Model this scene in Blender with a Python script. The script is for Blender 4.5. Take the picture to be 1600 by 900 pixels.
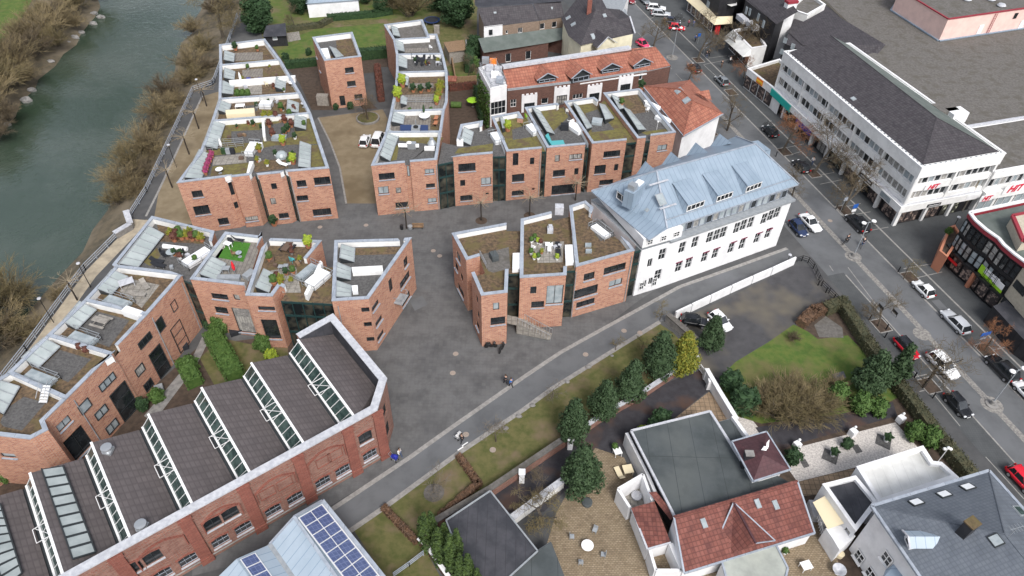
import bpy, math, random
from mathutils import Vector, Matrix
random.seed(7)
SC=bpy.context.scene; COL=SC.collection
for o in list(bpy.data.objects): bpy.data.objects.remove(o)
# ---------------------------------------------------------------- camera, sky, sun, exposure
CAMH=72.0; FPX=1130.0; NX,NY=770.85,1625.4          # focal length and nadir point measured from the building edges
_n=Vector(((NX-800)/FPX,(NY-450)/FPX,1)).normalized(); UP=-_n
_fy=(Vector((0,0,1))-UP*UP.z).normalized(); _rx=_fy.cross(UP)
RC=Matrix((_rx,_fy,UP))
cam=bpy.data.cameras.new('camera'); camo=bpy.data.objects.new('camera',cam); COL.objects.link(camo)
cam.sensor_width=36; cam.lens=36*FPX/1600; cam.clip_end=3000; cam.clip_start=1
X=RC@Vector((1,0,0)); Y=RC@Vector((0,-1,0)); Z=RC@Vector((0,0,-1))
camo.matrix_world=Matrix(((X.x,Y.x,Z.x,0),(X.y,Y.y,Z.y,0),(X.z,Y.z,Z.z,CAMH),(0,0,0,1)))
SC.camera=camo
SUN_EL,SUN_AZ=50,158       # degrees; azimuth clockwise from +Y
w=bpy.data.worlds.new('World'); SC.world=w; w.use_nodes=True
nt=w.node_tree; bg=nt.nodes['Background']; sky=nt.nodes.new('ShaderNodeTexSky'); sky.sky_type='NISHITA'; sky.sun_disc=False
sky.sun_elevation=math.radians(SUN_EL); sky.sun_rotation=math.radians(SUN_AZ); sky.dust_density=3; sky.air_density=1.0
hs=nt.nodes.new('ShaderNodeHueSaturation'); hs.inputs['Saturation'].default_value=.42
tcw=nt.nodes.new('ShaderNodeTexCoord'); nzw=nt.nodes.new('ShaderNodeTexNoise'); nzw.inputs['Scale'].default_value=2.2; nzw.inputs['Detail'].default_value=4
mrw=nt.nodes.new('ShaderNodeMapRange'); mrw.inputs[1].default_value=.38; mrw.inputs[2].default_value=.68; mrw.inputs[3].default_value=.3; mrw.inputs[4].default_value=2.1
mxw=nt.nodes.new('ShaderNodeMix'); mxw.data_type='RGBA'; mxw.blend_type='MULTIPLY'; mxw.inputs['Factor'].default_value=1
L=nt.links
L.new(sky.outputs[0],hs.inputs['Color']); L.new(tcw.outputs['Generated'],nzw.inputs['Vector']); L.new(nzw.outputs['Fac'],mrw.inputs[0])
L.new(hs.outputs[0],mxw.inputs['A']); L.new(mrw.outputs[0],mxw.inputs['B']); L.new(mxw.outputs['Result'],bg.inputs['Color'])
bg.inputs['Strength'].default_value=.10
sl=bpy.data.lights.new('sun','SUN'); sl.energy=1.5; sl.angle=math.radians(18); sl.color=(1,.97,.93)
so=bpy.data.objects.new('sun',sl); COL.objects.link(so)
_a=math.radians(SUN_AZ); _e=math.radians(SUN_EL)
so.rotation_euler=Vector((math.sin(_a)*math.cos(_e),math.cos(_a)*math.cos(_e),math.sin(_e))).to_track_quat('Z','Y').to_euler(); so.location=(0,0,60)
SC.view_settings.view_transform='Standard'; SC.view_settings.look='None'; SC.view_settings.gamma=1; SC.view_settings.exposure=0.86
SC.render.resolution_x=1024; SC.render.resolution_y=576

# ---------------------------------------------------------------- helpers
def at(x,y,h=0.0):
    d=RC@Vector(((x-800)/FPX,(y-450)/FPX,1)); t=(h-CAMH)/d.z; return Vector((d.x*t,d.y*t,h))
def onwall(x,y,p,n):
    o=Vector((0,0,CAMH)); d=RC@Vector(((x-800)/FPX,(y-450)/FPX,1)); k=d.dot(n)
    if k>-1e-6: return None
    return o+d*((p-o).dot(n)/k)
def V(p,h=0.0):
    if isinstance(p,Vector): return Vector((p.x,p.y,h))
    if len(p)==3: return at(*p) if p[2]!='w' else Vector((p[0],p[1],h))
    return at(p[0],p[1],h)
def W(p,z): return Vector((p.x,p.y,z))
def tag(o,label=None,cat=None,group=None,kind=None):
    if label: o['label']=label
    if cat: o['category']=cat
    if group: o['group']=group
    if kind: o['kind']=kind
    return o
def root(name,label,cat,loc,group=None,rz=0):
    o=bpy.data.objects.new(name,None); COL.objects.link(o); o.location=loc; o.rotation_euler=(0,0,rz); o.empty_display_size=.3
    return tag(o,label,cat,group)
class MB:
    def __init__(s): s.v=[];s.f=[];s.mi=[];s.k=0
    def poly(s,pts):
        n=len(s.v); s.v+= [Vector(p) for p in pts]; s.f.append(list(range(n,n+len(pts)))); s.mi.append(s.k); return s
    def box(s,c,sz,rz=0,axes=None):
        c=Vector(c); 
        if axes is None:
            ca,sa=math.cos(rz),math.sin(rz); axes=(Vector((ca,sa,0)),Vector((-sa,ca,0)),Vector((0,0,1)))
        a,b,d=[axes[i]*(sz[i]/2) for i in range(3)]
        n=len(s.v)
        for z in (-1,1):
            for (x,y) in ((-1,-1),(1,-1),(1,1),(-1,1)): s.v.append(c+a*x+b*y+d*z)
        for q in ((3,2,1,0),(4,5,6,7),(0,1,5,4),(1,2,6,5),(2,3,7,6),(3,0,4,7)): s.f.append([n+i for i in q]); s.mi.append(s.k)
        return s
    def bar(s,p,q,w=.1,h=None,up=Vector((0,0,1))):
        p=Vector(p);q=Vector(q);d=q-p;l=d.length
        if l<1e-4: return s
        d/=l; a=up.cross(d)
        if a.length<1e-3: a=Vector((1,0,0))
        a.normalize(); b=d.cross(a)
        return s.box((p+q)/2,(l,w,h or w),axes=(d,a,b))
    def prism(s,pts,z0,z1,bottom=False):
        pts=ccw([V(p,0) if not isinstance(p,Vector) else p for p in pts]); n=len(pts)
        for i in range(n):
            p,q=pts[i],pts[(i+1)%n]; s.poly([W(p,z0),W(q,z0),W(q,z1),W(p,z1)])
        s.poly([W(p,z1) for p in pts])
        if bottom: s.poly([W(p,z0) for p in reversed(pts)])
        return s
    def tube(s,pts,rad,n=5,cap=True):
        pts=[Vector(p) for p in pts]; rings=[]
        for i,p in enumerate(pts):
            d=(pts[min(i+1,len(pts)-1)]-pts[max(i-1,0)]).normalized()
            a=d.cross(Vector((.31,.17,.93)) if abs(d.z)<.9 else Vector((1,0,0))).normalized(); b=d.cross(a)
            r=rad[i] if isinstance(rad,(list,tuple)) else rad
            k=len(s.v)
            for j in range(n):
                t=2*math.pi*j/n; s.v.append(p+a*(r*math.cos(t))+b*(r*math.sin(t)))
            rings.append(k)
        for u,v_ in zip(rings,rings[1:]):
            for j in range(n): s.f.append([u+j,u+(j+1)%n,v_+(j+1)%n,v_+j]); s.mi.append(s.k)
        if cap:
            s.f.append([rings[0]+j for j in range(n)][::-1]); s.mi.append(s.k); s.f.append([rings[-1]+j for j in range(n)]); s.mi.append(s.k)
        return s
    def lathe(s,c,prof,n=14):
        c=Vector(c); ks=[]
        for (r,z) in prof:
            ks.append(len(s.v))
            for j in range(n): t=2*math.pi*j/n; s.v.append(c+Vector((r*math.cos(t),r*math.sin(t),z)))
        for u,v_ in zip(ks,ks[1:]):
            for j in range(n): s.f.append([u+j,u+(j+1)%n,v_+(j+1)%n,v_+j]); s.mi.append(s.k)
        s.f.append([ks[0]+j for j in range(n)][::-1]); s.mi.append(s.k); s.f.append([ks[-1]+j for j in range(n)]); s.mi.append(s.k)
        return s
    def ball(s,c,r,n=8,m=5,sq=(1,1,1),jit=0):
        c=Vector(c); prof=[]
        ks=[]
        for i in range(m+1):
            th=math.pi*i/m; ks.append(len(s.v)); 
            for j in range(n):
                t=2*math.pi*j/n; rr=r*(1+random.uniform(-jit,jit)); s.v.append(c+Vector((rr*sq[0]*math.sin(th)*math.cos(t),rr*sq[1]*math.sin(th)*math.sin(t),-rr*sq[2]*math.cos(th))))
        for u,v_ in zip(ks,ks[1:]):
            for j in range(n): s.f.append([u+j,u+(j+1)%n,v_+(j+1)%n,v_+j]); s.mi.append(s.k)
        return s
    def mesh(s,name,mats,smooth=False,off=Vector((0,0,0))):
        me=bpy.data.meshes.new(name); me.from_pydata([v-off for v in s.v],[],s.f)
        if not isinstance(mats,(list,tuple)): mats=[mats]
        for m in mats: me.materials.append(m)
        if len(mats)>1: me.polygons.foreach_set('material_index',s.mi)
        uv=me.uv_layers.new(name='UVMap'); data=[0.0]*(2*len(me.loops)); vs=s.v; li=0
        for p in me.polygons:
            n=p.normal
            if abs(n.z)>.985: t=Vector((1,0,0)); b=Vector((0,1,0))
            else: t=Vector((-n.y,n.x,0)).normalized(); b=n.cross(t)
            for k in p.loop_indices:
                c=vs[me.loops[k].vertex_index]; data[2*k]=c.dot(t); data[2*k+1]=c.dot(b)
        uv.data.foreach_set('uv',data)
        if smooth: me.polygons.foreach_set('use_smooth',[True]*len(me.polygons))
        me.update(); return me
    def build(s,name,mats,parent=None,smooth=False,tg=None):
        if not s.f: return None
        off=Vector((0,0,0))
        if parent is not None:
            q=parent
            while q is not None: off=off+q.location; q=q.parent
        o=bpy.data.objects.new(name,s.mesh(name,mats,smooth,off)); COL.objects.link(o)
        if parent is not None: o.parent=parent
        else:
            xs=[v.x for v in s.v]; ys=[v.y for v in s.v]; c=Vector(((min(xs)+max(xs))/2,(min(ys)+max(ys))/2,min(v.z for v in s.v)))
            for v in o.data.vertices: v.co-=c
            o.location=c
        if tg: tag(o,*tg)
        return o
def area(pts): return sum(pts[i].x*pts[(i+1)%len(pts)].y-pts[(i+1)%len(pts)].x*pts[i].y for i in range(len(pts)))/2
def ccw(pts): return pts if area(pts)>0 else pts[::-1]
def isect(p,d,q,e):
    k=d.x*e.y-d.y*e.x
    if abs(k)<1e-4: return None
    t=((q.x-p.x)*e.y-(q.y-p.y)*e.x)/k; return p+d*t
def offset(pts,ds):
    n=len(pts); out=[]; 
    for i in range(n):
        a,b,c=pts[i-1],pts[i],pts[(i+1)%n]; d0,d1=ds[i-1],ds[i]
        u=(b-a).normalized(); v=(c-b).normalized(); n0=Vector((-u.y,u.x,0)); n1=Vector((-v.y,v.x,0))
        if abs(u.cross(v).z)<.12: out.append(b+(n0*max(d0,d1)+n1*max(d0,d1))/2 if abs(d0-d1)<1e-3 else b+n1*max(d0,d1)); continue
        r=isect(a+n0*d0,u,b+n1*d1,v); out.append(r)
    return out
# ---------------------------------------------------------------- materials
MATS={}
def rgb(h):
    if isinstance(h,str):
        h=h.lstrip('#'); c=[int(h[i:i+2],16)/255 for i in (0,2,4)]; return tuple(((x+.055)/1.055)**2.4 if x>.04 else x/12.92 for x in c)+(1,)
    return tuple(h)+(1,) if len(h)==3 else tuple(h)
def mat(name,c1,c2=None,scale=1.0,rough=.85,pat=None,detail=5,bump=0,c3=None,metal=0,spec=.4,stain=0,coords='pos',lo=.4,hi=.62):
    """c1/c2 mixed by noise; pat=('stripe',w,depth)|('tile',w,h)|('brick',w,h,mortar)|('grid',w,h,linew,col) in UV metres"""
    m=bpy.data.materials.new(name); m.use_nodes=True; nt=m.node_tree; N=nt.nodes; Lk=nt.links; b=N['Principled BSDF']
    b.inputs['Roughness'].default_value=rough; b.inputs['Metallic'].default_value=metal; b.inputs['Specular IOR Level'].default_value=spec
    col=None
    if coords=='pos': src=N.new('ShaderNodeNewGeometry').outputs['Position']
    else: src=N.new('ShaderNodeTexCoord').outputs['Object']
    def noise(sc,det=detail,rg=.6):
        n=N.new('ShaderNodeTexNoise'); n.inputs['Scale'].default_value=sc; n.inputs['Detail'].default_value=det; n.inputs['Roughness'].default_value=rg; Lk.new(src,n.inputs['Vector']); return n
    def mr(x,a,c,d=0,e=1):
        n=N.new('ShaderNodeMapRange'); n.inputs[1].default_value=a; n.inputs[2].default_value=c; n.inputs[3].default_value=d; n.inputs[4].default_value=e; Lk.new(x,n.inputs[0]); return n.outputs[0]
    def mix(f,a,c,mode='MIX'):
        n=N.new('ShaderNodeMix'); n.data_type='RGBA'; n.blend_type=mode
        for k,x in (('Factor',f),('A',a),('B',c)):
            if isinstance(x,(int,float)): n.inputs[k].default_value=x
            elif isinstance(x,tuple): n.inputs[k].default_value=x
            else: Lk.new(x,n.inputs[k])
        return n.outputs['Result']
    def math_(op,a,c=None):
        n=N.new('ShaderNodeMath'); n.operation=op
        for i,x in enumerate((a,c)):
            if x is None: continue
            if isinstance(x,(int,float)): n.inputs[i].default_value=x
            else: Lk.new(x,n.inputs[i])
        return n.outputs[0]
    if c2 is None: out=rgb(c1)
    else:
        out=mix(mr(noise(scale).outputs['Fac'],lo,hi),rgb(c1),rgb(c2))
    if c3 is not None: out=mix(mr(noise(scale*.23,3).outputs['Fac'],.5,.66),out,rgb(c3))
    hgt=None
    if pat:
        uv=N.new('ShaderNodeUVMap').outputs[0]; sp=N.new('ShaderNodeSeparateXYZ'); Lk.new(uv,sp.inputs[0]); u,v=sp.outputs[0],sp.outputs[1]
        def saw(x,wd): return math_('FRACT',math_('DIVIDE',x,wd))
        if pat[0]=='stripe':
            f=saw(u,pat[1]); line=math_('LESS_THAN',f,pat[2] if len(pat)>2 else .12); out=mix(line,out,rgb(pat[3]) if len(pat)>3 else mixc(c1,.55)); hgt=line
        elif pat[0]=='tile':
            fv=saw(v,pat[2]); fu=saw(u,pat[1]); lv=mr(fv,0,.3,1,0); lu=mr(math_('ABSOLUTE',math_('SUBTRACT',fu,.5)),.25,.5,0,1)
            k=math_('MAXIMUM',lv,math_('MULTIPLY',lu,.6)); 
            cell=N.new('ShaderNodeCombineXYZ'); Lk.new(math_('FLOOR',math_('DIVIDE',u,pat[1])),cell.inputs[0]); Lk.new(math_('FLOOR',math_('DIVIDE',v,pat[2])),cell.inputs[1])
            wn=N.new('ShaderNodeTexWhiteNoise'); wn.noise_dimensions='2D'; Lk.new(cell.outputs[0],wn.inputs['Vector'])
            out=mix(mr(wn.outputs['Value'],0,1,0,.5),out,rgb(pat[4]) if len(pat)>4 else mixc(c1,.6))
            out=mix(math_('MULTIPLY',k,pat[3] if len(pat)>3 else .6),out,mixc(c1,.35)); hgt=math_('SUBTRACT',1,k)
        elif pat[0]=='brick':
            bt=N.new('ShaderNodeTexBrick'); Lk.new(uv,bt.inputs['Vector']); bt.inputs['Scale'].default_value=1; bt.inputs['Brick Width'].default_value=pat[1]; bt.inputs['Row Height'].default_value=pat[2]
            bt.inputs['Mortar Size'].default_value=pat[3]; bt.inputs['Mortar'].default_value=rgb(pat[4]); bt.inputs['Mortar Smooth'].default_value=.2; bt.inputs['Bias'].default_value=0
            Lk.new(out,bt.inputs['Color1']); bt.inputs['Color2'].default_value=rgb(pat[5]); out=bt.outputs['Color']; hgt=math_('SUBTRACT',1,bt.outputs['Fac'])
            out=mix(mr(noise(2.6,3).outputs['Fac'],.35,.7,0,.25),out,rgb(pat[6]) if len(pat)>6 else mixc(c1,.6))
        elif pat[0]=='grid':
            l1=math_('LESS_THAN',saw(u,pat[1]),pat[3]/pat[1]); l2=math_('LESS_THAN',saw(v,pat[2]),pat[3]/pat[2]); out=mix(math_('MAXIMUM',l1,l2),out,rgb(pat[4]))
    if stain: out=mix(mr(noise(.35,6,.7).outputs['Fac'],.48,.7,0,stain),out,mixc(c1,.45))
    if isinstance(out,tuple): b.inputs['Base Color'].default_value=out
    else: Lk.new(out,b.inputs['Base Color'])
    if bump:
        bp=N.new('ShaderNodeBump'); bp.inputs['Strength'].default_value=bump; bp.inputs['Distance'].default_value=.05
        Lk.new(hgt if hgt is not None else noise(scale*4).outputs['Fac'],bp.inputs['Height']); Lk.new(bp.outputs[0],b.inputs['Normal'])
    MATS[name]=m; return m
def mixc(c,k): c=rgb(c); return (c[0]*k,c[1]*k,c[2]*k,1)
M=MATS
mat('brick',(.45,.18,.105),(.29,.095,.06),11,.9,('brick',.5,.19,.03,(.43,.33,.27),(.56,.28,.17),(.17,.055,.04)),lo=.42,hi=.58,stain=.12)
mat('brick_old',(.25,.10,.072),(.17,.062,.05),7,.9,('brick',.5,.18,.03,(.24,.18,.15),(.31,.16,.12),(.12,.045,.04)),stain=.45)
mat('brick_red',(.215,.062,.046),(.155,.045,.036),4,.9,('brick',.5,.16,.02,(.24,.13,.10),(.28,.09,.065)),stain=.4)
mat('brick_dark',(.115,.05,.035),(.075,.032,.026),6,.9,('brick',.5,.16,.02,(.14,.10,.09),(.15,.07,.05)))
mat('brick_brown',(.24,.17,.12),(.16,.11,.08),6,.9,('brick',.5,.16,.02,(.26,.22,.18),(.28,.2,.15)))
mat('coping',(.36,.395,.45),(.28,.315,.37),1.2,.55,('stripe',2.0,.03,(.2,.22,.26)),stain=.3)
mat('coping_pale',(.52,.53,.56),(.40,.41,.45),2.5,.7,stain=.35)
mat('plaster',(.80,.80,.79),(.70,.70,.69),.8,.9,stain=.22)
mat('plaster_pure',(.80,.80,.81),(.70,.70,.71),.6,.85,stain=.16)
mat('plaster_cream',(.78,.73,.55),(.70,.65,.48),.7,.9,stain=.15)
mat('plaster_beige',(.50,.45,.36),(.43,.38,.30),3,.9,stain=.2)
mat('pink_render',(.78,.56,.50),(.70,.50,.45),.6,.9,stain=.12)
mat('sedum',(.155,.105,.062),(.07,.05,.034),2.2,.98,c3=(.12,.095,.042),bump=.5,detail=8)
mat('sedum_green',(.16,.145,.045),(.11,.09,.04),2.0,.98,c3=(.11,.078,.048),bump=.5,detail=8)
mat('gravel_dark',(.115,.112,.11),(.07,.068,.068),4,.97,bump=.5,detail=8)
mat('gravel_roof',(.155,.145,.135),(.10,.093,.086),2.4,.97,bump=.5,detail=10,c3=(.10,.092,.078),lo=.35,hi=.65)
mat('deck_wood',(.23,.21,.185),(.16,.145,.13),2,.85,('stripe',.5,.1,(.09,.08,.07)))
mat('terrace_slab',(.30,.28,.25),(.21,.195,.175),2,.9,('grid',.8,.8,.06,(.14,.13,.11)))
mat('turf',(.055,.17,.02),(.04,.13,.015),3,.95)
mat('glass',(.012,.015,.018),(.03,.034,.038),.7,.08,spec=.6)
mat('link_glass',(.010,.013,.014),(.085,.08,.06),.6,.12,detail=2,lo=.42,hi=.7); mat('glass_green',(.02,.045,.042),(.07,.11,.10),.9,.1,spec=.6)
mat('glass_pale',(.36,.40,.42),(.25,.29,.31),.9,.2,spec=.5)
mat('glass_collector',(.34,.38,.38),(.28,.32,.32),.5,.22,('stripe',1.5,.05,(.04,.045,.05)),spec=.5,stain=.15)
mat('curtain',(.42,.41,.38),(.16,.16,.16),1.6,.6,('stripe',.35,.3,(.25,.24,.23)))
mat('white_panel',(.85,.86,.87),(.78,.8,.82),1,.35,stain=.05)
mat('frame_dark',(.03,.035,.038),rough=.5); mat('frame_green',(.018,.045,.045),rough=.4)
mat('frame_white',(.8,.8,.8),rough=.5); mat('steel',(.45,.47,.49),rough=.35,metal=.6); mat('grey_metal',(.30,.32,.34),(.24,.26,.28),2,.5)
mat('black_metal',(.015,.015,.017),rough=.4); mat('black_cladding',(.02,.02,.024),(.032,.032,.036),1,.5,('stripe',1.2,.04,(.008,.008,.008)))
mat('zinc',(.26,.325,.40),(.225,.29,.36),.35,.42,('stripe',.75,.09,(.16,.21,.27)),stain=.08,bump=.3)
mat('zinc_pale',(.36,.43,.50),(.32,.39,.46),.3,.4,('stripe',.9,.07,(.20,.27,.36)),stain=.15,bump=.3)
mat('hall_roof',(.145,.124,.124),(.125,.108,.109),.5,.7,('tile',.9,.5,.6),stain=.12)
mat('slate',(.056,.049,.056),(.038,.034,.04),1.2,.75,('tile',.5,.45,.7,(.09,.085,.09)),stain=.2)
mat('slate_blue',(.135,.152,.180),(.105,.12,.145),.8,.5,('tile',.42,.36,.5,(.16,.18,.205)),stain=.2)
mat('tile_red',(.33,.12,.08),(.24,.085,.06),1.6,.85,('tile',.5,.62,.75,(.46,.21,.14)),stain=.35)
mat('tile_maroon',(.185,.062,.048),(.11,.038,.034),1.2,.8,('tile',.42,.5,.85,(.30,.12,.095)),stain=.6)
mat('tile_plum',(.08,.032,.038),(.055,.024,.03),1.2,.7,('tile',.5,.4,.4,(.11,.05,.055)),stain=.3)
mat('asphalt',(.083,.084,.086),(.066,.067,.069),.5,.93,c3=(.10,.10,.10),detail=8,stain=.35)
mat('setts',(.124,.124,.126),(.100,.100,.102),.7,.88,('tile',.5,.5,.14,(.128,.127,.126)),stain=.42,c3=(.078,.078,.081))
mat('road_asphalt',(.122,.126,.132),(.104,.108,.114),.35,.9,c3=(.14,.145,.155),detail=7,stain=.2)
mat('bay_paving',(.080,.085,.088),(.066,.070,.073),.6,.92,('tile',.3,.3,.25,(.085,.09,.094)),stain=.25)
mat('lot_asphalt',(.075,.074,.078),(.05,.049,.053),.45,.93,c3=(.13,.115,.09),detail=10,lo=.35,hi=.65)
mat('drive_asphalt',(.045,.043,.05),(.032,.030,.035),1,.9,c3=(.075,.045,.035),detail=8)
mat('cobble_pale',(.28,.265,.245),(.15,.145,.14),3.2,.9,bump=.5,detail=6)
mat('kerb_stone',(.30,.29,.275),(.22,.21,.20),2,.9,stain=.2)
mat('paver_tan',(.26,.195,.125),(.18,.13,.085),1.1,.9,('brick',.34,.2,.022,(.10,.085,.06),(.31,.24,.165),(.14,.12,.07)),stain=.55)
mat('paver_tan2',(.32,.23,.15),(.24,.17,.11),1.1,.9,('grid',.62,.62,.07,(.13,.10,.07)),stain=.35)
mat('sand',(.235,.19,.125),(.19,.15,.095),.6,.97,c3=(.15,.115,.07),detail=9,stain=.2)
mat('sand_pale',(.42,.36,.27),(.30,.26,.20),.8,.97,detail=9)
mat('white_gravel',(.62,.58,.54),(.38,.35,.33),5,.95,detail=8,bump=.6)
mat('grass',(.075,.115,.022),(.11,.125,.035),.8,.98,c3=(.135,.115,.06),detail=9,bump=.4)
mat('grass_lush',(.062,.112,.020),(.105,.135,.030),.9,.98,stain=.35,c3=(.125,.12,.045),detail=9,bump=.4)
mat('grass_moss',(.125,.115,.045),(.075,.085,.025),1.0,.98,c3=(.16,.12,.075),detail=9,bump=.4)
mat('soil',(.085,.06,.045),(.055,.04,.03),1.5,.98,detail=8,bump=.5)
mat('bank',(.13,.105,.07),(.075,.065,.045),.7,.98,c3=(.17,.14,.10),detail=9,bump=.7)
mat('rock',(.26,.25,.24),(.17,.165,.16),1.5,.95,bump=.4)
mat('bark',(.075,.06,.045),(.11,.095,.075),4,.95,coords='obj'); mat('bark_dark',(.03,.024,.02),(.05,.042,.035),4,.95,coords='obj')
mat('twig_brown',(.13,.10,.062),(.095,.075,.048),1,.95,coords='obj'); mat('twig_grey',(.15,.13,.105),rough=.95); mat('twig_olive',(.17,.135,.065),(.115,.095,.05),1.0,.95,coords='obj'); mat('twig_rust',(.22,.10,.05),rough=.95)
mat('bush_twig',(.23,.18,.095),(.15,.12,.07),.8,.95,coords='obj'); mat('pollard_twig',(.26,.215,.15),rough=.95)
def leafmat(n,a,b): return mat(n,a,b,2.2,.75,coords='obj',lo=.42,hi=.58)
leafmat('leaf_conifer',(.024,.05,.018),(.045,.08,.032)); leafmat('leaf_gold',(.22,.20,.022),(.12,.15,.02)); leafmat('leaf_green',(.045,.095,.018),(.075,.135,.03))
leafmat('leaf_dark',(.018,.045,.016),(.032,.07,.024)); leafmat('leaf_cypress',(.06,.10,.02),(.03,.055,.014)); leafmat('leaf_beech',(.15,.085,.05),(.09,.055,.035)); leafmat('leaf_yew',(.05,.055,.03),(.08,.075,.04)); leafmat('leaf_redbush',(.14,.05,.035),(.08,.035,.025)); leafmat('leaf_lime',(.30,.36,.03),(.18,.26,.03)); leafmat('leaf_pinkbloom',(.40,.06,.18),(.2,.05,.08))
mat('banner',(.16,.02,.05),rough=.7); mat('terracotta',(.40,.17,.09),rough=.8); mat('white_plastic',(.82,.82,.82),rough=.4); mat('wood',(.26,.17,.10),(.19,.12,.07),3,.7); mat('wood_grey',(.30,.28,.25),(.22,.2,.18),3,.8)
mat('red',(.62,.02,.03),rough=.5); mat('red_sign',(.60,.015,.05),rough=.5); mat('teal',(.02,.42,.36),rough=.6); mat('turquoise',(.08,.36,.38),rough=.6); mat('blue',(.02,.10,.38),rough=.5); mat('blue_tube',(.02,.04,.12),rough=.4); mat('navy',(.02,.03,.30),rough=.5)
mat('lime',(.33,.62,.03),rough=.5); mat('yellow',(.78,.50,.04),rough=.5); mat('orange',(.75,.22,.03),rough=.5); mat('cream_fabric',(.74,.64,.44),rough=.85); mat('pink',(.55,.10,.20),rough=.6)
mat('terra_paint',(.48,.20,.12),rough=.8); mat('maroon_trim',(.28,.03,.045),rough=.6); mat('roof_felt',(.055,.065,.068),(.075,.086,.09),.5,.9,('grid',2.6,9,.05,(.035,.04,.043)),stain=.3,c3=(.09,.10,.10)); mat('roof_felt_dark',(.035,.037,.045),(.06,.06,.07),.6,.75,('grid',1.0,30,.04,(.028,.028,.034)),stain=.3)
mat('roof_felt_green',(.13,.15,.14),(.10,.12,.11),.6,.9,stain=.3); mat('roof_pale',(.40,.42,.38),(.32,.34,.31),.5,.85,c3=(.18,.18,.16),stain=.3)
mat('roof_white',(.70,.70,.68),(.60,.60,.58),.5,.6,('stripe',1.2,.04,(.55,.55,.53)),c3=(.30,.30,.28),stain=.2)
mat('pv_cell',(.085,.115,.25),(.06,.085,.20),2,.25,('grid',.5,.5,.05,(.16,.20,.36)),spec=.6)
mat('shop_goods',(.05,.04,.04),(.34,.26,.22),1.9,.6,detail=3,lo=.5,hi=.6); mat('shop_goods2',(.035,.035,.03),(.42,.43,.33),1.7,.6,detail=3,lo=.52,hi=.6)
mat('rubber',(.015,.015,.015),rough=.8); mat('hub',(.5,.5,.52),rough=.35,metal=.7); mat('lamp_lens',(.75,.77,.8),rough=.15); mat('tail_lens',(.35,.01,.01),rough=.2)
mat('skin',(.50,.32,.24),rough=.6); mat('hair_brown',(.06,.035,.02),rough=.8); mat('manhole',(.33,.27,.23),(.25,.21,.18),9,.8)
def paint(n,c,r=.25): return mat('paint_'+n,c,rough=r,spec=.6)
paint('white',(.80,.81,.82)); paint('silver',(.50,.52,.55)); paint('black',(.012,.013,.016)); paint('navy',(.02,.035,.09)); paint('red',(.62,.012,.03)); paint('pink',(.80,.06,.16)); paint('grey',(.20,.22,.24)); paint('darkred',(.22,.02,.03)); paint('blueblack',(.015,.02,.045))
# water: turbid green base, broad paler patches painted in to suggest reflected cloud
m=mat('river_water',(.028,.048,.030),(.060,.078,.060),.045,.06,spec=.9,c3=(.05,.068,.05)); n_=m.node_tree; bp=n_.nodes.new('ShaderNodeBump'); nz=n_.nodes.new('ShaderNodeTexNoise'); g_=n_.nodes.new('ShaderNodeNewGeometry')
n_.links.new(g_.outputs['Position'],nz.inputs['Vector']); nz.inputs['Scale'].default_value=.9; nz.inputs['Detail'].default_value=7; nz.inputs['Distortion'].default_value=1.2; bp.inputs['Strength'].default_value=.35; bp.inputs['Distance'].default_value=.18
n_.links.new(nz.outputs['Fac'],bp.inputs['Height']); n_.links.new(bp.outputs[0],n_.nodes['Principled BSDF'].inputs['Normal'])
# ---------------------------------------------------------------- the ground and its sheets
NS=[0]
def sheet(name,pts,m,k=1,h=None,kind='structure',label=None):
    NS[0]+=1; b=MB(); z=.004*k+.00006*NS[0] if h is None else h; b.poly([W(p,z) for p in ccw([V(p) for p in pts])]); o=b.build(name,M[m]); tag(o,label,None,None,kind); return o
def strip(name,pts,wd,m,k=3,parent=None,zz=None,kind='structure'):
    P=[V(p) for p in pts]; NS[0]+=1; b=MB(); z=.004*k+.00006*NS[0] if zz is None else zz
    for p,q in zip(P,P[1:]):
        d=(q-p).normalized(); n=Vector((-d.y,d.x,0))*wd/2; b.poly([W(p-n,z),W(q-n,z),W(q+n,z),W(p+n,z)])
    o=b.build(name,M[m],parent); 
    if parent is None: tag(o,kind=kind)
    return o
def kerb(pts,wd=.18,hh=.1,m='kerb_stone',name='kerb'):
    P=[V(p) for p in pts]; b=MB()
    for p,q in zip(P,P[1:]): b.bar(W(p,hh/2),W(q,hh/2),wd,hh)
    return tag(b.build(name,M[m]),kind='structure')
BANK=[(520,-260),(430,-90),(395,-30),(372,25),(357,67),(335,128),(302,142),(265,220),(228,300),(203,338),(186,368),(133,421),(40,548),(-30,640),(-150,820),(-330,1180)]
WEST=[(250,-260),(120,-90),(62,-20),(30,35),(-10,85),(-60,140),(-160,250),(-330,420),(-700,800)]
E_WATER=[(455,-260),(370,-90),(332,-30),(306,25),(285,80),(262,128),(240,165),(205,235),(178,300),(155,345),(135,385),(85,435),(20,520),(-40,600),(-150,750),(-380,1180)]
W_WATER=[(330,-260),(215,-90),(165,-20),(140,42),(96,90),(50,140),(10,205),(-70,310),(-400,700)]
WZ=-3.0
bt=[at(*p) for p in BANK]; b=MB(); b.poly([W(p,0) for p in ccw(bt+[Vector((-60,-60,0)),Vector((400,-60,0)),Vector((400,600,0)),Vector((bt[0].x,600,0))])]); tag(b.build('ground',M['asphalt']),kind='structure')
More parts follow.
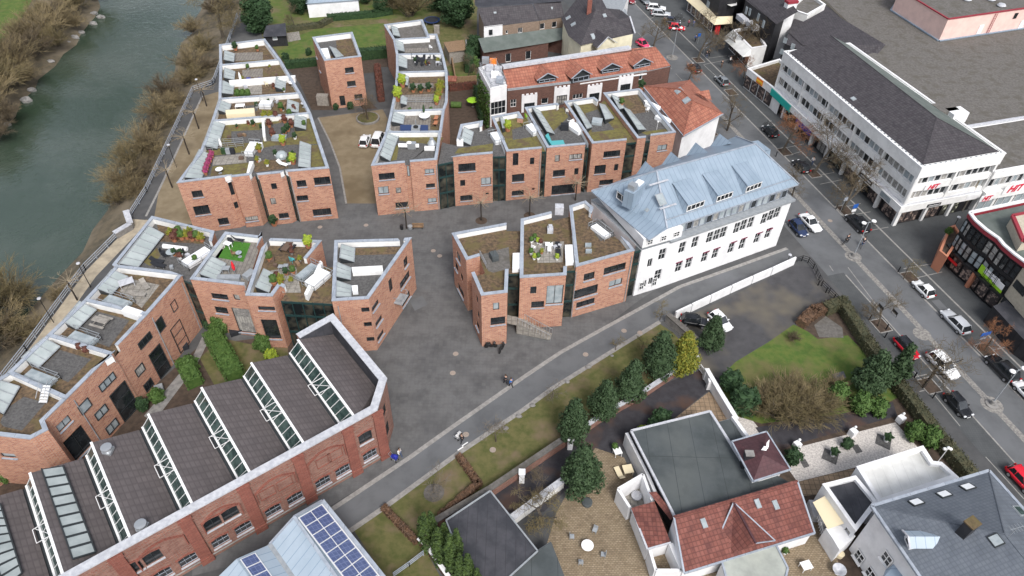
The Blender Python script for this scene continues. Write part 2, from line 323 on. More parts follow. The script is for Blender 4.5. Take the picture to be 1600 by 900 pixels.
def slope(name,top,bot,m,n=4,ztop=0,zb=WZ-1.2,rough=.35):
    random.seed(3); T=[]; Bq=[]
    def res(L,k):
        out=[]
        for a,c in zip(L,L[1:]):
            for i in range(k): out.append(a.lerp(c,i/k))
        return out+[L[-1]]
    N=60
    def samp(L):
        d=[0]
        for a,c in zip(L,L[1:]): d.append(d[-1]+(c-a).length)
        out=[]
        for i in range(N+1):
            t=d[-1]*i/N; j=max(k for k in range(len(L)) if d[k]<=t+1e-9); j=min(j,len(L)-2); out.append(L[j].lerp(L[j+1],min(1,(t-d[j])/(d[j+1]-d[j]))))
        return out
    A=samp([W(at(*p),0) for p in top]) if 0 else samp([V(p) for p in top]); Bt=samp([V(p,0) if False else at(p[0],p[1],WZ) for p in bot]); rows=[]
    for r in range(n+1):
        t=r/n*1.35; rows.append([Vector((a.x+(c.x-a.x)*t+random.uniform(-rough,rough)*(0<r),a.y+(c.y-a.y)*t+random.uniform(-rough,rough)*(0<r),ztop+(WZ-ztop)*t+random.uniform(-.25,.25)*(0<r))) for a,c in zip(A,Bt)])
    b=MB()
    for r in range(n):
        for i in range(N): b.poly([rows[r][i],rows[r][i+1],rows[r+1][i+1],rows[r+1][i]])
    me=b
    return tag(b.build(name,M[m]),kind='structure')
slope('river_bank',BANK,E_WATER,'bank'); slope('river_bank',WEST,W_WATER,'bank')
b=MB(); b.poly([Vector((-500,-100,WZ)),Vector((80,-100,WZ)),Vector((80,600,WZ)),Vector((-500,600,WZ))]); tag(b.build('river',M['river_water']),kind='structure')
wt=[at(*p) for p in WEST]; b=MB(); b.poly([W(p,0) for p in ccw(wt+[Vector((-600,wt[-1].y,0)),Vector((-600,600,0)),Vector((wt[0].x,600,0))])]); tag(b.build('meadow',M['grass_lush']),kind='structure')
# rocks at the west water edge
def rock(px,sz,label,z=WZ,group=None):
    c=at(px[0],px[1],z); b=MB(); b.ball((c.x,c.y,z+sz*.2),sz,7,5,(1,.8,.6),.18); b.build('rock',M['rock'],tg=(label,'rock',group))
# promenade, gravel yards, square
sheet('promenade',[(376,25),(361,67),(339,130),(306,146),(232,302),(207,340),(240,345),(248,300),(316,150),(345,140),(362,70),(392,45)],'asphalt',2)
sheet('gravel_yard',[(318,150),(352,140),(360,350),(225,350),(236,318)],'sand',1)
strip('path_edge',[(316,150),(282,225),(247,300),(228,338)],.35,'kerb_stone',3)
sheet('riverside_path',[(205,342),(186,370),(135,423),(42,550),(-30,640),(-60,700),(60,560),(150,440),(200,380),(240,345)],'sand_pale',2)
sheet('riverside_path',[(232,346),(150,432),(80,530),(100,540),(200,420),(250,350)],'asphalt',3)
sheet('paved_square',[(300,352),(350,330),(498,182),(620,168),(720,200),(960,300),(1034,446),(992,474),(940,515),(877,550),(760,632),(632,720),(500,800),(380,880),(300,900),(330,560)],'setts',1)
sheet('gravel_courtyard',[(497,184),(598,171),(606,186),(592,240),(581,262),(588,318),(541,318),(531,262),(516,222)],'sand',2)
strip('path_edge',[(497,184),(516,222),(531,262),(541,318)],.3,'kerb_stone',3)
# the path along the hall and its paver line
sheet('path',[(520,795),(640,717),(880,549),(942,516),(1004,482),(1062,447),(1232,388),(1243,408),(1140,458),(1048,498),(1031,503),(860,609),(818,640),(715,709),(606,789),(545,831),(480,880),(440,860)],'road_asphalt',2)
strip('paver_line',[(470,832),(520,795),(640,715),(700,672),(760,630),(820,588),(877,550),(940,515),(1002,481),(1062,448),(1150,417),(1230,388)],.55,'kerb_stone',3)
strip('path_edge',[(470,888),(545,831),(606,789),(715,709),(818,640),(860,609),(940,559),(1031,503)],.6,'kerb_stone',4)
# street
SO=Vector((49.2,92.5,0)); SU=Vector((.28992,-.95705,0)); SN=Vector((.95705,.28992,0))
def rd(s,o,z=0): p=SO+SU*s+SN*o; return Vector((p.x,p.y,z))
def srect(name,s0,s1,o0,o1,m,k=1): b=MB(); b.poly([W(p,.004*k) for p in ccw([rd(s0,o0),rd(s1,o0),rd(s1,o1),rd(s0,o1)])]); return tag(b.build(name,M[m]),kind='structure')
srect('road',-150,90,-6.3,4.4,'road_asphalt',3)
srect('parking_strip',-150,90,4.4,8.2,'bay_paving',2); srect('parking_strip',12,90,-6.5,-3.6,'bay_paving',4)
srect('pavement',-150,90,8.2,26,'bay_paving',1)
srect('pavement',-150,-12,-12,-6.3,'bay_paving',3)
srect('paved_median',-38,90,-.42,.42,'cobble_pale',5)
b=MB(); 
for s,o,rr in ((9.2,0,1.25),(25.6,-.5,1.2),(38.1,0,1.35),(-57.9,1.1,1.3)):
    c=rd(s,o,.024+.001*rr); b.poly([c+Vector((rr*math.cos(t*math.pi/8),rr*math.sin(t*math.pi/8),0)) for t in range(16)])
tag(b.build('paved_median',M['cobble_pale']),kind='structure')
def sline(pts,wd=.13,m='kerb_stone',k=6): return strip('road_marking',pts,wd,m,k)
for o,sw in ((4.4,.28),(8.2,.28),(-3.6,.2)):
    P=[rd(-150,o),rd(90,o)] if o>0 else [rd(12.5,o),rd(90,o)]; sline(P,sw)
for a_ in [((1337,335),(1360,331)),((1318,324),(1345,318)),((1360,360),(1388,355)),((1412,420),(1464,411)),((1429,435),(1472,425)),((1538,550),(1570,543)),((1228,231),(1256,225)),((1233,242),(1252,237)),((1272,276),(1303,269.5)),((1281,288),(1315,281)),((1099,101),(1139,93)),((1107,91),(1136,87)),((1222,351),(1232,348)),((1325,418),(1370,478)),((1296,415),(1302,424)),((1415,567),(1436,589)),((1454,610),(1500,666)),((1540,714),(1600,780)),((1418,592),(1448,585)),((1436,612),(1469,604)),((1035,20),(1013,31)),((1100,102),(1122,122))]: sline(a_)
b=MB()
for s in range(-146,-40,5): b.poly([W(p,.026) for p in ccw([rd(s,-1.35),rd(s+3,-1.35),rd(s+3,-1.23),rd(s,-1.23)])])
tag(b.build('road_marking',M['kerb_stone']),kind='structure')
for x in ((715,704),(722,697)): sline([(x[0],x[1]),(x[0]+9,x[1]-6)],.15,'plaster')
# soil squares under street trees
for (s,o) in ((-55.4,6.1),(-54.3,14.4),(-41,6.2),(-19,5.2),(-11.7,6.4),(-1.2,5.6),(15.5,5.4),(30.4,5.8),(22.8,-5.0),(33.5,-5.6),(-28.1,-4.9)):
    srect('tree_bed',s-1.2,s+1.2,o-1.0,o+1.0,'soil',7); kerb([rd(s-1.2,o-1),rd(s+1.2,o-1),rd(s+1.2,o+1),rd(s-1.2,o+1),rd(s-1.2,o-1)],.14,.08)
# parking lot, green strip, driveway, villa grounds
sheet('parking_lot',[(1052,505),(1243,415),(1272,418),(1310,460),(1248,505),(1150,565),(1122,592),(1095,580)],'lot_asphalt',2)
sheet('lawn_strip',[(553,829),(608,791),(717,711),(820,642),(862,611),(1031,506),(1052,520),(1088,560),(1004,612),(930,655),(889,690),(762,767),(681,815),(660,850),(720,960),(640,960)],'grass_moss',3)
sheet('driveway',[(1096,578),(1125,592),(1120,600),(1046,660),(960,712),(880,770),(850,800),(790,800),(762,767),(889,690),(1004,612)],'drive_asphalt',3)
sheet('garden_ground',[(1125,594),(1248,506),(1310,462),(1600,850),(1600,1000),(900,1000),(1100,700)],'soil',1)
sheet('lawn',[(1126,588),(1150,565),(1200,535),(1240,507),(1262,518),(1278,530),(1325,524),(1348,548),(1372,585),(1405,620),(1390,628),(1330,645),(1190,662),(1150,650),(1130,622)],'grass_lush',3)
sheet('gravel_patch',[(1272,508),(1290,494),(1316,512),(1318,528),(1280,527)],'gravel_roof',4); 
sheet('garden_path',[(1180,668),(1300,650),(1395,628),(1402,650),(1250,692),(1210,706),(1195,690)],'drive_asphalt',5)
sheet('gravel_garden',[(1250,698),(1399,660),(1440,706),(1436,712),(1334,731),(1246,753),(1233,735)],'white_gravel',4)
sheet('garden_path',[(1248,753),(1334,732),(1336,742),(1300,770),(1256,775)],'paver_tan2',4)
sheet('gravel_patch',[(1135,650),(1170,650),(1215,705),(1190,705),(1165,680)],'white_gravel',2)
sheet('villa_terrace',[(930,700),(975,715),(1060,900),(1080,1000),(830,1000),(845,880),(870,800),(900,745)],'paver_tan',4)
sheet('villa_terrace',[(1046,660),(1108,612),(1150,660),(1120,690),(1000,690)],'paver_tan2',4)
sheet('villa_terrace',[(1060,860),(1280,800),(1300,840),(1340,1000),(1050,1000)],'paver_tan',3)
# gardens behind
sheet('lawn',[(398,-80),(410,60),(425,72),(447,104),(500,104),(600,92),(700,110),(745,190),(745,20),(760,-80)],'grass_moss',1)
sheet('lawn',[(426,72),(492,46),(600,36),(608,70),(500,84),(447,99)],'grass_lush',2)
sheet('lawn',[(400,-80),(425,55),(500,34),(640,28),(740,10),(740,-80)],'grass',3)
sheet('lawn',[(702,112),(742,112),(742,140),(705,140)],'grass_lush',3)
sheet('garden_soil',[(700,140),(745,140),(765,200),(765,240),(700,240)],'soil',4)
sheet('garden_soil',[(447,104),(506,98),(520,172),(487,172),(468,130)],'soil',4)
sheet('garden_path',[(498,84),(500,80),(610,76),(612,110),(560,116),(567,170),(590,170)],'soil',3)
sheet('garden_path',[(585,105),(610,105),(612,160),(598,172)],'asphalt',5)
sheet('garden_path',[(448,52),(467,49),(470,62),(450,66)],'terrace_slab',4)
sheet('lawn',[(312,560),(345,528),(400,540),(450,530),(450,560),(345,620)],'grass_moss',3)
sheet('garden_soil',[(200,640),(312,540),(470,520),(470,560),(345,620),(100,760),(-20,810),(-20,740)],'soil',2)
sheet('garden_path',[(225,650),(300,560),(318,522),(328,528),(308,570),(240,660)],'rock',3)

# ---------------------------------------------------------------- builders of buildings
class Win: pass
def frame(parent,p,u,s0,s1,z0,z1,nx=2,nz=1,depth=.16,fm='frame_dark',gm='glass',name='window',sill=None,fw=.09):
    """window at the back of its reveal; p wall start, u direction; outward normal (u.y,-u.x)"""
    n=Vector((u.y,-u.x,0)); b=MB(); q=p-n*(depth-.05)
    def P(s,z): v=q+u*s; return Vector((v.x,v.y,z))
    ax=(u,n,Vector((0,0,1)))
    wv=s1-s0; hv=z1-z0
    b.box(P((s0+s1)/2,z0+fw/2),(wv,.07,fw),axes=ax).box(P((s0+s1)/2,z1-fw/2),(wv,.07,fw),axes=ax)
    b.box(P(s0+fw/2,(z0+z1)/2),(fw,.07,hv-2*fw),axes=ax).box(P(s1-fw/2,(z0+z1)/2),(fw,.07,hv-2*fw),axes=ax)
    for i in range(1,nx): b.box(P(s0+wv*i/nx,(z0+z1)/2),(fw*.8,.06,hv-2*fw),axes=ax)
    for i in range(1,nz): b.box(P((s0+s1)/2,z0+hv*i/nz),(wv-2*fw,.05,fw*.7),axes=ax)
    if sill: b.k=1; b.box(P((s0+s1)/2,z0-.05)+n*(depth*.5+.03),(wv+.14,depth+.2,.09),axes=ax); b.k=0
    f=b.build(name,[M[fm],M[sill]] if sill else M[fm],parent)
    g=MB(); q=p-n*depth; g.poly([P(s0,z0),P(s1,z0),P(s1,z1),P(s0,z1)])
    if gm=='mixed': gm=random.choice(['glass','glass','curtain','glass_pale'])
    elif gm=='glass' and fm=='frame_dark': gm=random.choice(['glass','glass','glass','glass','curtain','glass_pale'])
    g.build('pane',M[gm],f)
    return f
def wallmesh(b,p,q,z0,z1,holes,depth=.18):
    u=(q-p); L=u.length; u=u/L; n=Vector((u.y,-u.x,0))
    hs=[(max(.05,a),min(L-.05,c),max(z0+.02,d),min(z1-.05,e)) for a,c,d,e in holes]; hs=[h for h in hs if h[1]-h[0]>.1 and h[3]-h[2]>.1]
    ss=sorted(set([0,L]+[x for h in hs for x in h[:2]])); zs=sorted(set([z0,z1]+[x for h in hs for x in h[2:]]))
    def P(s,z,d=0): v=p+u*s-n*d; return Vector((v.x,v.y,z))
    for s0,s1 in zip(ss,ss[1:]):
        for a,c in zip(zs,zs[1:]):
            ms,mz=(s0+s1)/2,(a+c)/2
            if any(h[0]<ms<h[1] and h[2]<mz<h[3] for h in hs): continue
            b.poly([P(s0,a),P(s1,a),P(s1,c),P(s0,c)])
    for s0,s1,a,c in hs:
        d=depth
        b.poly([P(s0,a,d),P(s0,a),P(s0,c),P(s0,c,d)]); b.poly([P(s1,a),P(s1,a,d),P(s1,c,d),P(s1,c)])
        b.poly([P(s0,c),P(s1,c),P(s1,c,d),P(s0,c,d)]); b.poly([P(s0,a,d),P(s1,a,d),P(s1,a),P(s0,a)])
    return hs
def curtain(parent,p,q,z0,z1,nx,zsl,fm='frame_green',gm='link_glass',name='glazing'):
    u=(q-p); L=u.length; u/=L; n=Vector((u.y,-u.x,0)); ax=(u,n,Vector((0,0,1))); b=MB()
    for i in range(nx+1): c=p+u*(L*i/nx); b.box((c.x,c.y,(z0+z1)/2),(.12,.12,z1-z0),axes=ax)
    for z in zsl: c=p+u*(L/2)+n*.02; b.box((c.x,c.y,z),(L,.14,.28),axes=ax)
    f=b.build(name,M[fm],parent); g=MB(); pp=p-n*.03; qq=q-n*.03; g.poly([W(pp,z0),W(qq,z0),W(qq,z1),W(pp,z1)]); g.build('pane',M[gm],f); return f
def building(name,label,cat,poly,h,edges=None,par=.85,t=.38,zb=0,wallm='brick',innerm='plaster',copem='coping',deckm='sedum',wins=(),fm='frame_dark',gm='glass',sill=None,group=None,floors=(3.1,6.1),wdepth=.18,ow=None):
    P=[V(p,h) for p in poly]; n=len(P); ed=list(edges or ['B']*n)
    if area(P)<0: P=P[::-1]; ed=[ed[(n-2-i)%n] for i in range(n)]
    c=sum(P,Vector())/n; r=root(name,label,cat,(round(c.x,2),round(c.y,2),zb),group)
    deck=h-par
    ins=offset(P,[t if e=='B' else 0 for e in ed]); out=offset(P,[-.05 if e=='B' else 0 for e in ed]); insc=offset(P,[t+.04 if e=='B' else 0 for e in ed])
    walls=[]
    for i in range(n):
        if ed[i] in 'NGP' : continue
        a,c2=P[i],P[(i+1)%n]
        if (c2-a).length<.05: continue
        walls.append((i,a,c2,[]))
    for wd in wins:
        x,y,ww,hh=wd[:4]; nx=wd[4] if len(wd)>4 else 2; best=None
        for wl in walls:
            a,c2=wl[1],wl[2]; u=(c2-a); L=u.length; u=u/L; nn=Vector((u.y,-u.x,0)); q=onwall(x,y,a,nn)
            if q is None: continue
            s=(q-a).dot(u)
            if -.1<=s<=L+.1 and zb-.3<=q.z<=h+.3:
                d=(q-Vector((0,0,CAMH))).length
                if best is None or d<best[0]: best=(d,wl,s,q.z,L)
        if best is None: print('NOWIN',name,wd); continue
        _,wl,s,z,L=best; ww=min(ww,L-.3); s=min(max(s,ww/2+.12),L-ww/2-.12); z=min(max(z,zb+hh/2+.05),h-hh/2-.2); o_=False
        for (e0,e1,f0,f1,*_r) in wl[3]:
            if s-ww/2<e1 and s+ww/2>e0 and z-hh/2<f1 and z+hh/2>f0: o_=True
        if o_: print('OVERLAP',name,wd); continue
        wl[3].append((s-ww/2,s+ww/2,z-hh/2,z+hh/2,nx,wd[5] if len(wd)>5 else gm,wd[6] if len(wd)>6 else 1))
    wb=MB()
    for i,a,c2,hl in walls:
        top=h if ed[i]=='B' else deck
        hs=wallmesh(wb,a,c2,zb,top,[x[:4] for x in hl],wdepth)
        u=(c2-a).normalized()
        for (s0,s1,z0,z1,nx,g_,nz) in hl: frame(r,a,u,s0,s1,z0,min(z1,top-.05),nx,nz,wdepth,fm,g_,sill=sill or ('coping' if wallm=='brick' and s1-s0>1 else None),fw=.045 if wallm=='plaster_pure' else .07)
    wb.build('wall',M[wallm],r)
    for i in range(n):
        if ed[i]=='G':
            a,c2=P[i],P[(i+1)%n]; L=(c2-a).length
            curtain(r,a,c2,zb,deck,max(1,round(L/1.3)),[z for z in list(floors)+[deck-.15] if z<deck])
    d=MB(); d.poly([W(p,deck) for p in ins]); d.build('roof',M[deckm],r)
    pm=MB(); cp=MB()
    for i in range(n):
        if ed[i]!='B': continue
        j=(i+1)%n; pm.poly([W(ins[j],deck-.05),W(ins[i],deck-.05),W(ins[i],h),W(ins[j],h)])
        for (e,k) in ((ed[i-1],i),(ed[j],j)):
            if e!='B': pm.poly([W(P[k],deck-.3),W(ins[k],deck-.3),W(ins[k],h),W(P[k],h)])
        z0,z1=h-.04,h+.07
        cp.poly([W(out[i],z1),W(out[j],z1),W(insc[j],z1),W(insc[i],z1)]); cp.poly([W(out[i],z0),W(out[j],z0),W(out[j],z1),W(out[i],z1)]); cp.poly([W(insc[j],z0),W(insc[i],z0),W(insc[i],z1),W(insc[j],z1)])
        for (e,k) in ((ed[i-1],i),(ed[j],j)):
            if e!='B': cp.poly([W(out[k],z0),W(insc[k],z0),W(insc[k],z1),W(out[k],z1)])
    ln=offset(P,[.04 if e=='P' else (t if e=='B' else 0) for e in ed])
    for i in range(n):
        if ed[i]=='P': j=(i+1)%n; pm.poly([W(ln[j],deck-.05),W(ln[i],deck-.05),W(ln[i],h-.03),W(ln[j],h-.03)])
    if pm.f: pm.build('parapet',M[innerm],r)
    if cp.f: cp.build('coping',M[copem],r)
    return r
HB=9.5; DK=HB-.85
def patch(r,pts,m,z=DK,k=1,name='roof_covering'): b=MB(); b.poly([W(p,z+.01*k) for p in ccw([V(p,z) for p in pts])]); b.build(name,M[m],r)
def collector(r,tl,tr,br,bl,n=4,zh=HB+.1,zl=DK+.25,name='sloped_skylight'):
    """lean-to glazing: the left side (tl-bl) stands high on struts, the right side rests near the deck"""
    A,B_,C_,D_=at(tl[0],tl[1],zh),at(tr[0],tr[1],zl),at(br[0],br[1],zl),at(bl[0],bl[1],zh)
    b=MB(); b.poly([A,D_,C_,B_]); g=b.build(name,M['glass_collector'] if 0 else M['glass_pale2'],r)
    f=MB(); 
    for k in range(n+1):
        t=k/n; f.bar(A.lerp(D_,t)+Vector((0,0,.04)),B_.lerp(C_,t)+Vector((0,0,.04)),.07,.08)
    f.bar(A,D_,.1).bar(B_,C_,.1)
    f.k=1
    for p,q in ((A,B_),(D_,C_)): f.poly([W(p,DK+.02),W(q,DK+.02),q-Vector((0,0,.06)),p-Vector((0,0,.06))])
    f.poly([W(A,DK+.02),W(D_,DK+.02),D_-Vector((0,0,.06)),A-Vector((0,0,.06))])
    f.build('frame',[M['grey_metal'],M['frame_dark']],g)
mat('glass_pale2',(.40,.44,.44),(.32,.36,.36),.5,.25,spec=.5,stain=.2)
def slab(r,pts,z0,z1,m,name='roof_hatch'): b=MB(); b.prism([V(p,z1) for p in pts],z0,z1); return b.build(name,M[m],r)
def railing(r,pts,z=DK,hh=1.0,m='steel',name='railing',n=None):
    P=[V(p,z) for p in pts]; b=MB()
    for p,q in zip(P,P[1:]):
        L=(q-p).length; k=n or max(1,int(L/1.2))
        for i in range(k+1): c=p.lerp(q,i/k); b.bar(W(c,z),W(c,z+hh),.05)
        for f in (.35,.68,1): b.bar(W(p,z+hh*f),W(q,z+hh*f),.05)
    return b.build(name,M[m],r)
def bulkhead(r,c,dx,dy,ang,m='white_panel',hh=.75,rail=True,z=DK):
    """white sloping roof-access hatch with a railing round it; c pixel centre, dx,dy metres"""
    p=at(c[0],c[1],z); a=math.radians(ang); u=Vector((math.cos(a),math.sin(a),0)); v=Vector((-u.y,u.x,0)); b=MB(); b.box(W(p,z+hh/2),(dx,dy,hh),axes=(u,v,Vector((0,0,1)))); o=b.build('roof_hatch',M[m],r)
    if rail:
        e=MB(); k=.25; cs=[p+u*(dx/2+k)*sx+v*(dy/2+k)*sy for sx,sy in ((-1,-1),(1,-1),(1,1),(-1,1))]
        for i in range(3):
            q0,q1=cs[i],cs[i+1]
            for zz in (.5,1.05): e.bar(W(q0,z+zz),W(q1,z+zz),.05)
            for t in (0,.5,1): c_=q0.lerp(q1,t); e.bar(W(c_,z),W(c_,z+1.05),.05)
        e.build('railing',M['steel'],o)
    return o

def pipes(r,poly,items,h=HB-.9,m='grey_metal'):
    for (x,y) in items:
        for a,c in zip(poly,poly[1:]):
            a,c=V(a,HB),V(c,HB); u=(c-a).normalized(); L=(c-a).length; n=Vector((u.y,-u.x,0)); n=-n if n.y>0 else n; q=onwall(x,y,a,n)
            if q is None: continue
            if 0<=(q-a).dot(u)<=L: b=MB(); q=q+n*.08; b.tube([W(q,.1),W(q,h)],.06,6); b.build('downpipe',M[m],r); break
# ---------------------------------------------------------------- photograph crops used while measuring: origin and zoom
def K(ox,oy,s):
    def f(*a):
        if len(a)==2 and not isinstance(a[0],(tuple,list)): return (ox+a[0]/s,oy+a[1]/s)
        return [(ox+x/s,oy+y/s) for x,y in a]
    return f
k2,k3,k4,k5,k6=K(240,0,3.75),K(560,0,3.75),K(800,0,3.75),K(1080,0,3.75),K(1280,0,3.75)
a1,a2,a3,a4,a5,a6,a7=K(0,0,3),K(240,160,3.75),K(560,160,3.75),K(800,100,3.75),K(900,180,3.3333),K(1160,60,2.727),K(1280,280,3.75)
b1,b2,b3,b4,b5,b6,b7=K(160,320,3.75),K(380,340,3.75),K(680,310,3.75),K(0,420,3.75),K(0,620,3.2145),K(240,480,3),K(320,660,3.75)
c1,c2,c3,c4,c5,c6,c7=K(1040,380,3),K(1360,400,5),K(860,500,3.75),K(600,640,3.4625),K(860,620,3.213),K(1200,620,3.215),K(560,480,3.75)
def ws(k,*items): return [tuple(k(x[0],x[1]))+tuple(x[2:]) for x in items]
# ================= riverside curved terrace (five houses, one behind the other)
L_=k2((385,262),(388,385),(382,520),(366,600),(338,705))+a2((280,280),(205,385),(137,472))
cat='terraced house'; G1='curved riverside row of brick houses'
P0=k2((385,262),(652,228),(745,352),(388,385))
h1=building('terraced_house','farthest house of the riverside row, small wedge-shaped roof terrace with pale coping',cat,P0,HB,group=G1,deckm='sedum',par=1.1)
patch(h1,k2((470,310),(640,305),(640,350),(470,358)),'deck_wood',HB-1.1); collector(h1,*k2((415,295),(475,315),(470,362),(412,350)),3)
P1=k2((388,385),(745,352),(862,548),(382,583))
h2=building('terraced_house','second farthest riverside house, with a round white table in its roof corner',cat,P1,HB,edges=['P','B','B','B'],group=G1)
patch(h2,k2((520,410),(640,400),(640,450),(520,455)),'deck_wood'); patch(h2,k2((500,500),(635,490),(635,550),(480,560)),'terrace_slab')
collector(h2,*k2((415,397),(478,420),(472,468),(412,455)),3); collector(h2,*k2((405,472),(472,500),(465,553),(400,545)),3); collector(h2,*k2((718,450),(776,475),(770,530),(712,510)),4)
slab(h2,k2((440,470),(830,440),(826,455),(445,488)),DK-.2,HB-.05,'plaster','dividing_parapet')
P2=k2((382,583),(862,548),(922,665),(340,712))
h3=building('terraced_house','middle riverside house, terrace with long cream awning box and white roof hatch',cat,P2,HB,edges=['P','B','B','B'],group=G1)
patch(h3,k2((540,620),(610,615),(610,650),(540,655)),'gravel_dark'); collector(h3,*k2((382,585),(455,612),(435,665),(368,640)),3); collector(h3,*k2((785,582),(852,605),(848,660),(780,650)),3); bulkhead(h3,k2(662,625),2.0,1.7,0)
P3=k2((340,712),(922,665))+a2((970,215),(700,225),(540,262),(300,290),(272,292))
h4=building('terraced_house','second nearest riverside house, roof garden crowded with dead shrubs beside a mossy lawn patch',cat,P3,HB,edges=['P','B','L','L','L','L','B'],group=G1,deckm='sedum_green')
patch(h4,k2((455,770),(640,760),(640,835),(455,840)),'gravel_dark'); patch(h4,k2((655,740),(820,700),(830,800),(655,830)),'gravel_dark'); collector(h4,*k2((350,705),(418,730),(372,872),(285,850)),6); collector(h4,*k2((828,665),(895,690),(892,758),(825,740)),4)
bulkhead(h4,a2(738,215),2.2,1.3,0,'glass_pale',.5,False); railing(h4,a2((360,250),(530,240)))
slab(h4,k2((632,700),(648,700),(655,800),(640,800)),DK-.2,HB,'plaster','dividing_parapet')
P4=a2((272,292),(300,290),(540,262),(700,225),(970,215),(1028,385),(785,405),(770,397),(742,412),(610,425),(590,400),(560,425),(457,437),(450,425),(415,437),(137,472))
h5=building('terraced_house','house at the near end of the riverside row, tall slot windows in its plaza front',cat,P4,HB,group=G1,deckm='gravel_dark',
 edges=['L','L','L','L','B','B','G','L','B','G','L','B','L','L','B','B'],
 wins=ws(a2,(257,537,1.5,1.2),(283,632,2.2,1.7,2),(460,500,.8,2.6,1),(476,605,1.9,1.2,3),(410,697,1.5,1.3,2),(564,683,1.9,.9,2),(706,492,.8,1.1,1),(701,580,.8,1.2,1),(763,664,1.5,1,2),(867,476,1.4,1.2,2),(988,460,2.4,1.4,3),(872,561,1.7,1,2),(987,643,2.8,1.3,4)))
patch(h5,a2((345,375),(560,352),(548,430),(330,440)),'sedum_green'); patch(h5,a2((350,320),(540,300),(545,352),(345,370)),'terrace_slab'); patch(h5,a2((925,250),(970,250),(1000,375),(922,378)),'sedum_green'); patch(h5,a2((590,345),(770,330),(790,385),(590,410)),'sedum')
collector(h5,*a2((268,275),(340,310),(280,448),(180,440)),6); collector(h5,*a2((858,228),(922,250),(918,385),(848,375)),6); bulkhead(h5,a2(578,285),1.3,3.0,-2); bulkhead(h5,a2(622,275),.9,1.2,0,'white_panel',.9,False)
railing(h5,a2((300,285),(530,262)),n=5); slab(h5,a2((560,345),(585,345),(560,410),(545,412)),DK-.2,HB,'plaster','dividing_parapet')
# ================= free-standing tower house
t1=building('tower_house','square free-standing brick tower house with a black door between two round bushes','house',[(488,58.3),(550.5,50.2),(564.3,88.3),(506.7,94.7)],9.9,deckm='sedum',par=1.0,
 wins=ws(k2,(1147,411,1.6,1.1,2),(1159,490,1.6,1.1,2),(1107,590,1.0,2.1,1),(1200,565,1.5,.9,2),(955,320,1.2,1.3),(975,400,1.2,1.3)))
patch(t1,[(492,64),(525,62),(527,85),(500,90)],'gravel_dark',8.9); slab(t1,k2((975,285),(1020,280),(1035,330),(990,335)),8.9,9.5,'white_panel'); collector(t1,*K(400,0,5)((575,362),(625,380),(685,440),(625,450)),3,zh=10.1,zl=9.2)
# ================= second curved terrace
G2='second curved row of brick houses'
def trap(k,*p): return k(*p)
h=[None]
g1=building('terraced_house','farthest house of the inner curved row, roof with turquoise cover in its corner',cat,k3((150,145),(375,115),(410,200),(418,222),(205,235)),HB,group=G2,deckm='gravel_roof')
collector(g1,*k3((190,150),(228,162),(245,215),(205,205)),3)
g2=building('terraced_house','second house of the inner curved row, pink hose lying across grey roof',cat,k3((205,235),(418,222),(410,200),(460,200),(497,318),(222,322)),HB,edges=['P','N','B','B','B','B'],group=G2,deckm='gravel_roof')
collector(g2,*k3((215,232),(262,250),(270,302),(222,290)),3); patch(g2,k3((270,285),(410,280),(410,303),(272,308)),'deck_wood')
g3=building('terraced_house','third house of the inner curved row, terrace packed with dark chairs and tables',cat,k3((222,322),(497,318),(521,420),(222,428)),HB,edges=['P','B','B','B'],group=G2,deckm='gravel_dark')
collector(g3,*k3((235,320),(285,345),(285,400),(235,385)),3)
g4=building('terraced_house','fourth house of the inner curved row, plain grey roof terrace with low white rail',cat,k3((222,428),(521,420),(524,520),(214,532)),HB,edges=['P','B','L','B'],group=G2,deckm='sedum')
collector(g4,*k3((238,425),(295,450),(290,500),(238,490)),3); patch(g4,k3((295,488),(440,488),(440,515),(290,518)),'deck_wood')
g5=building('terraced_house','fifth house of the inner curved row, wooden terrace edged by yellow shrubs in pots',cat,k3((214,532),(524,520),(521,600),(505,645),(188,655)),HB,edges=['N','B','B','B','B'],group=G2,deckm='deck_wood')
collector(g5,*k3((248,555),(287,575),(282,615),(248,605)),2); railing(g5,k3((285,605),(440,605)))
g6=building('terraced_house','sixth house of inner curved row, wooden terrace, white round table and green parasol',cat,k3((188,655),(505,645),(487,775),(160,778)),HB,edges=['P','B','B','B'],group=G2,deckm='deck_wood')
collector(g6,*k3((210,640),(272,670),(262,728),(195,712)),4); patch(g6,k3((425,665),(490,665),(480,765),(420,760)),'sedum'); slab(g6,k3((245,730),(408,732),(408,765),(245,760)),DK,DK+.9,'blue_tube','solar_panel')
g7=building('terraced_house','front house of the inner curved row with silver ventilation units and a corner balcony opening',cat,k3((160,778),(487,775))+a3((485,175),(460,335),(302,348),(300,340),(272,342),(272,352),(75,370)),HB,group=G2,deckm='gravel_dark',
 edges=['P','L','B','B','L','L','L','B','B'],
 wins=ws(a3,(166,433,2.4,1.2,3),(416,404,1.4,.9,2),(293,400,.9,2.2,1),(423,488,1.4,.8,2),(147,515,1.6,1.4,2),(235,516,.8,1.1,1),(292,597,2.0,1.1,2),(228,603,1.2,1.1,1),(432,574,1.4,.9,2)))
patch(g7,a3((240,195),(500,205),(470,250),(240,225)),'sedum_green'); patch(g7,a3((215,260),(240,240),(225,335),(190,345)),'sedum_green'); collector(g7,*a3((178,160),(240,185),(185,343),(128,310)),6)
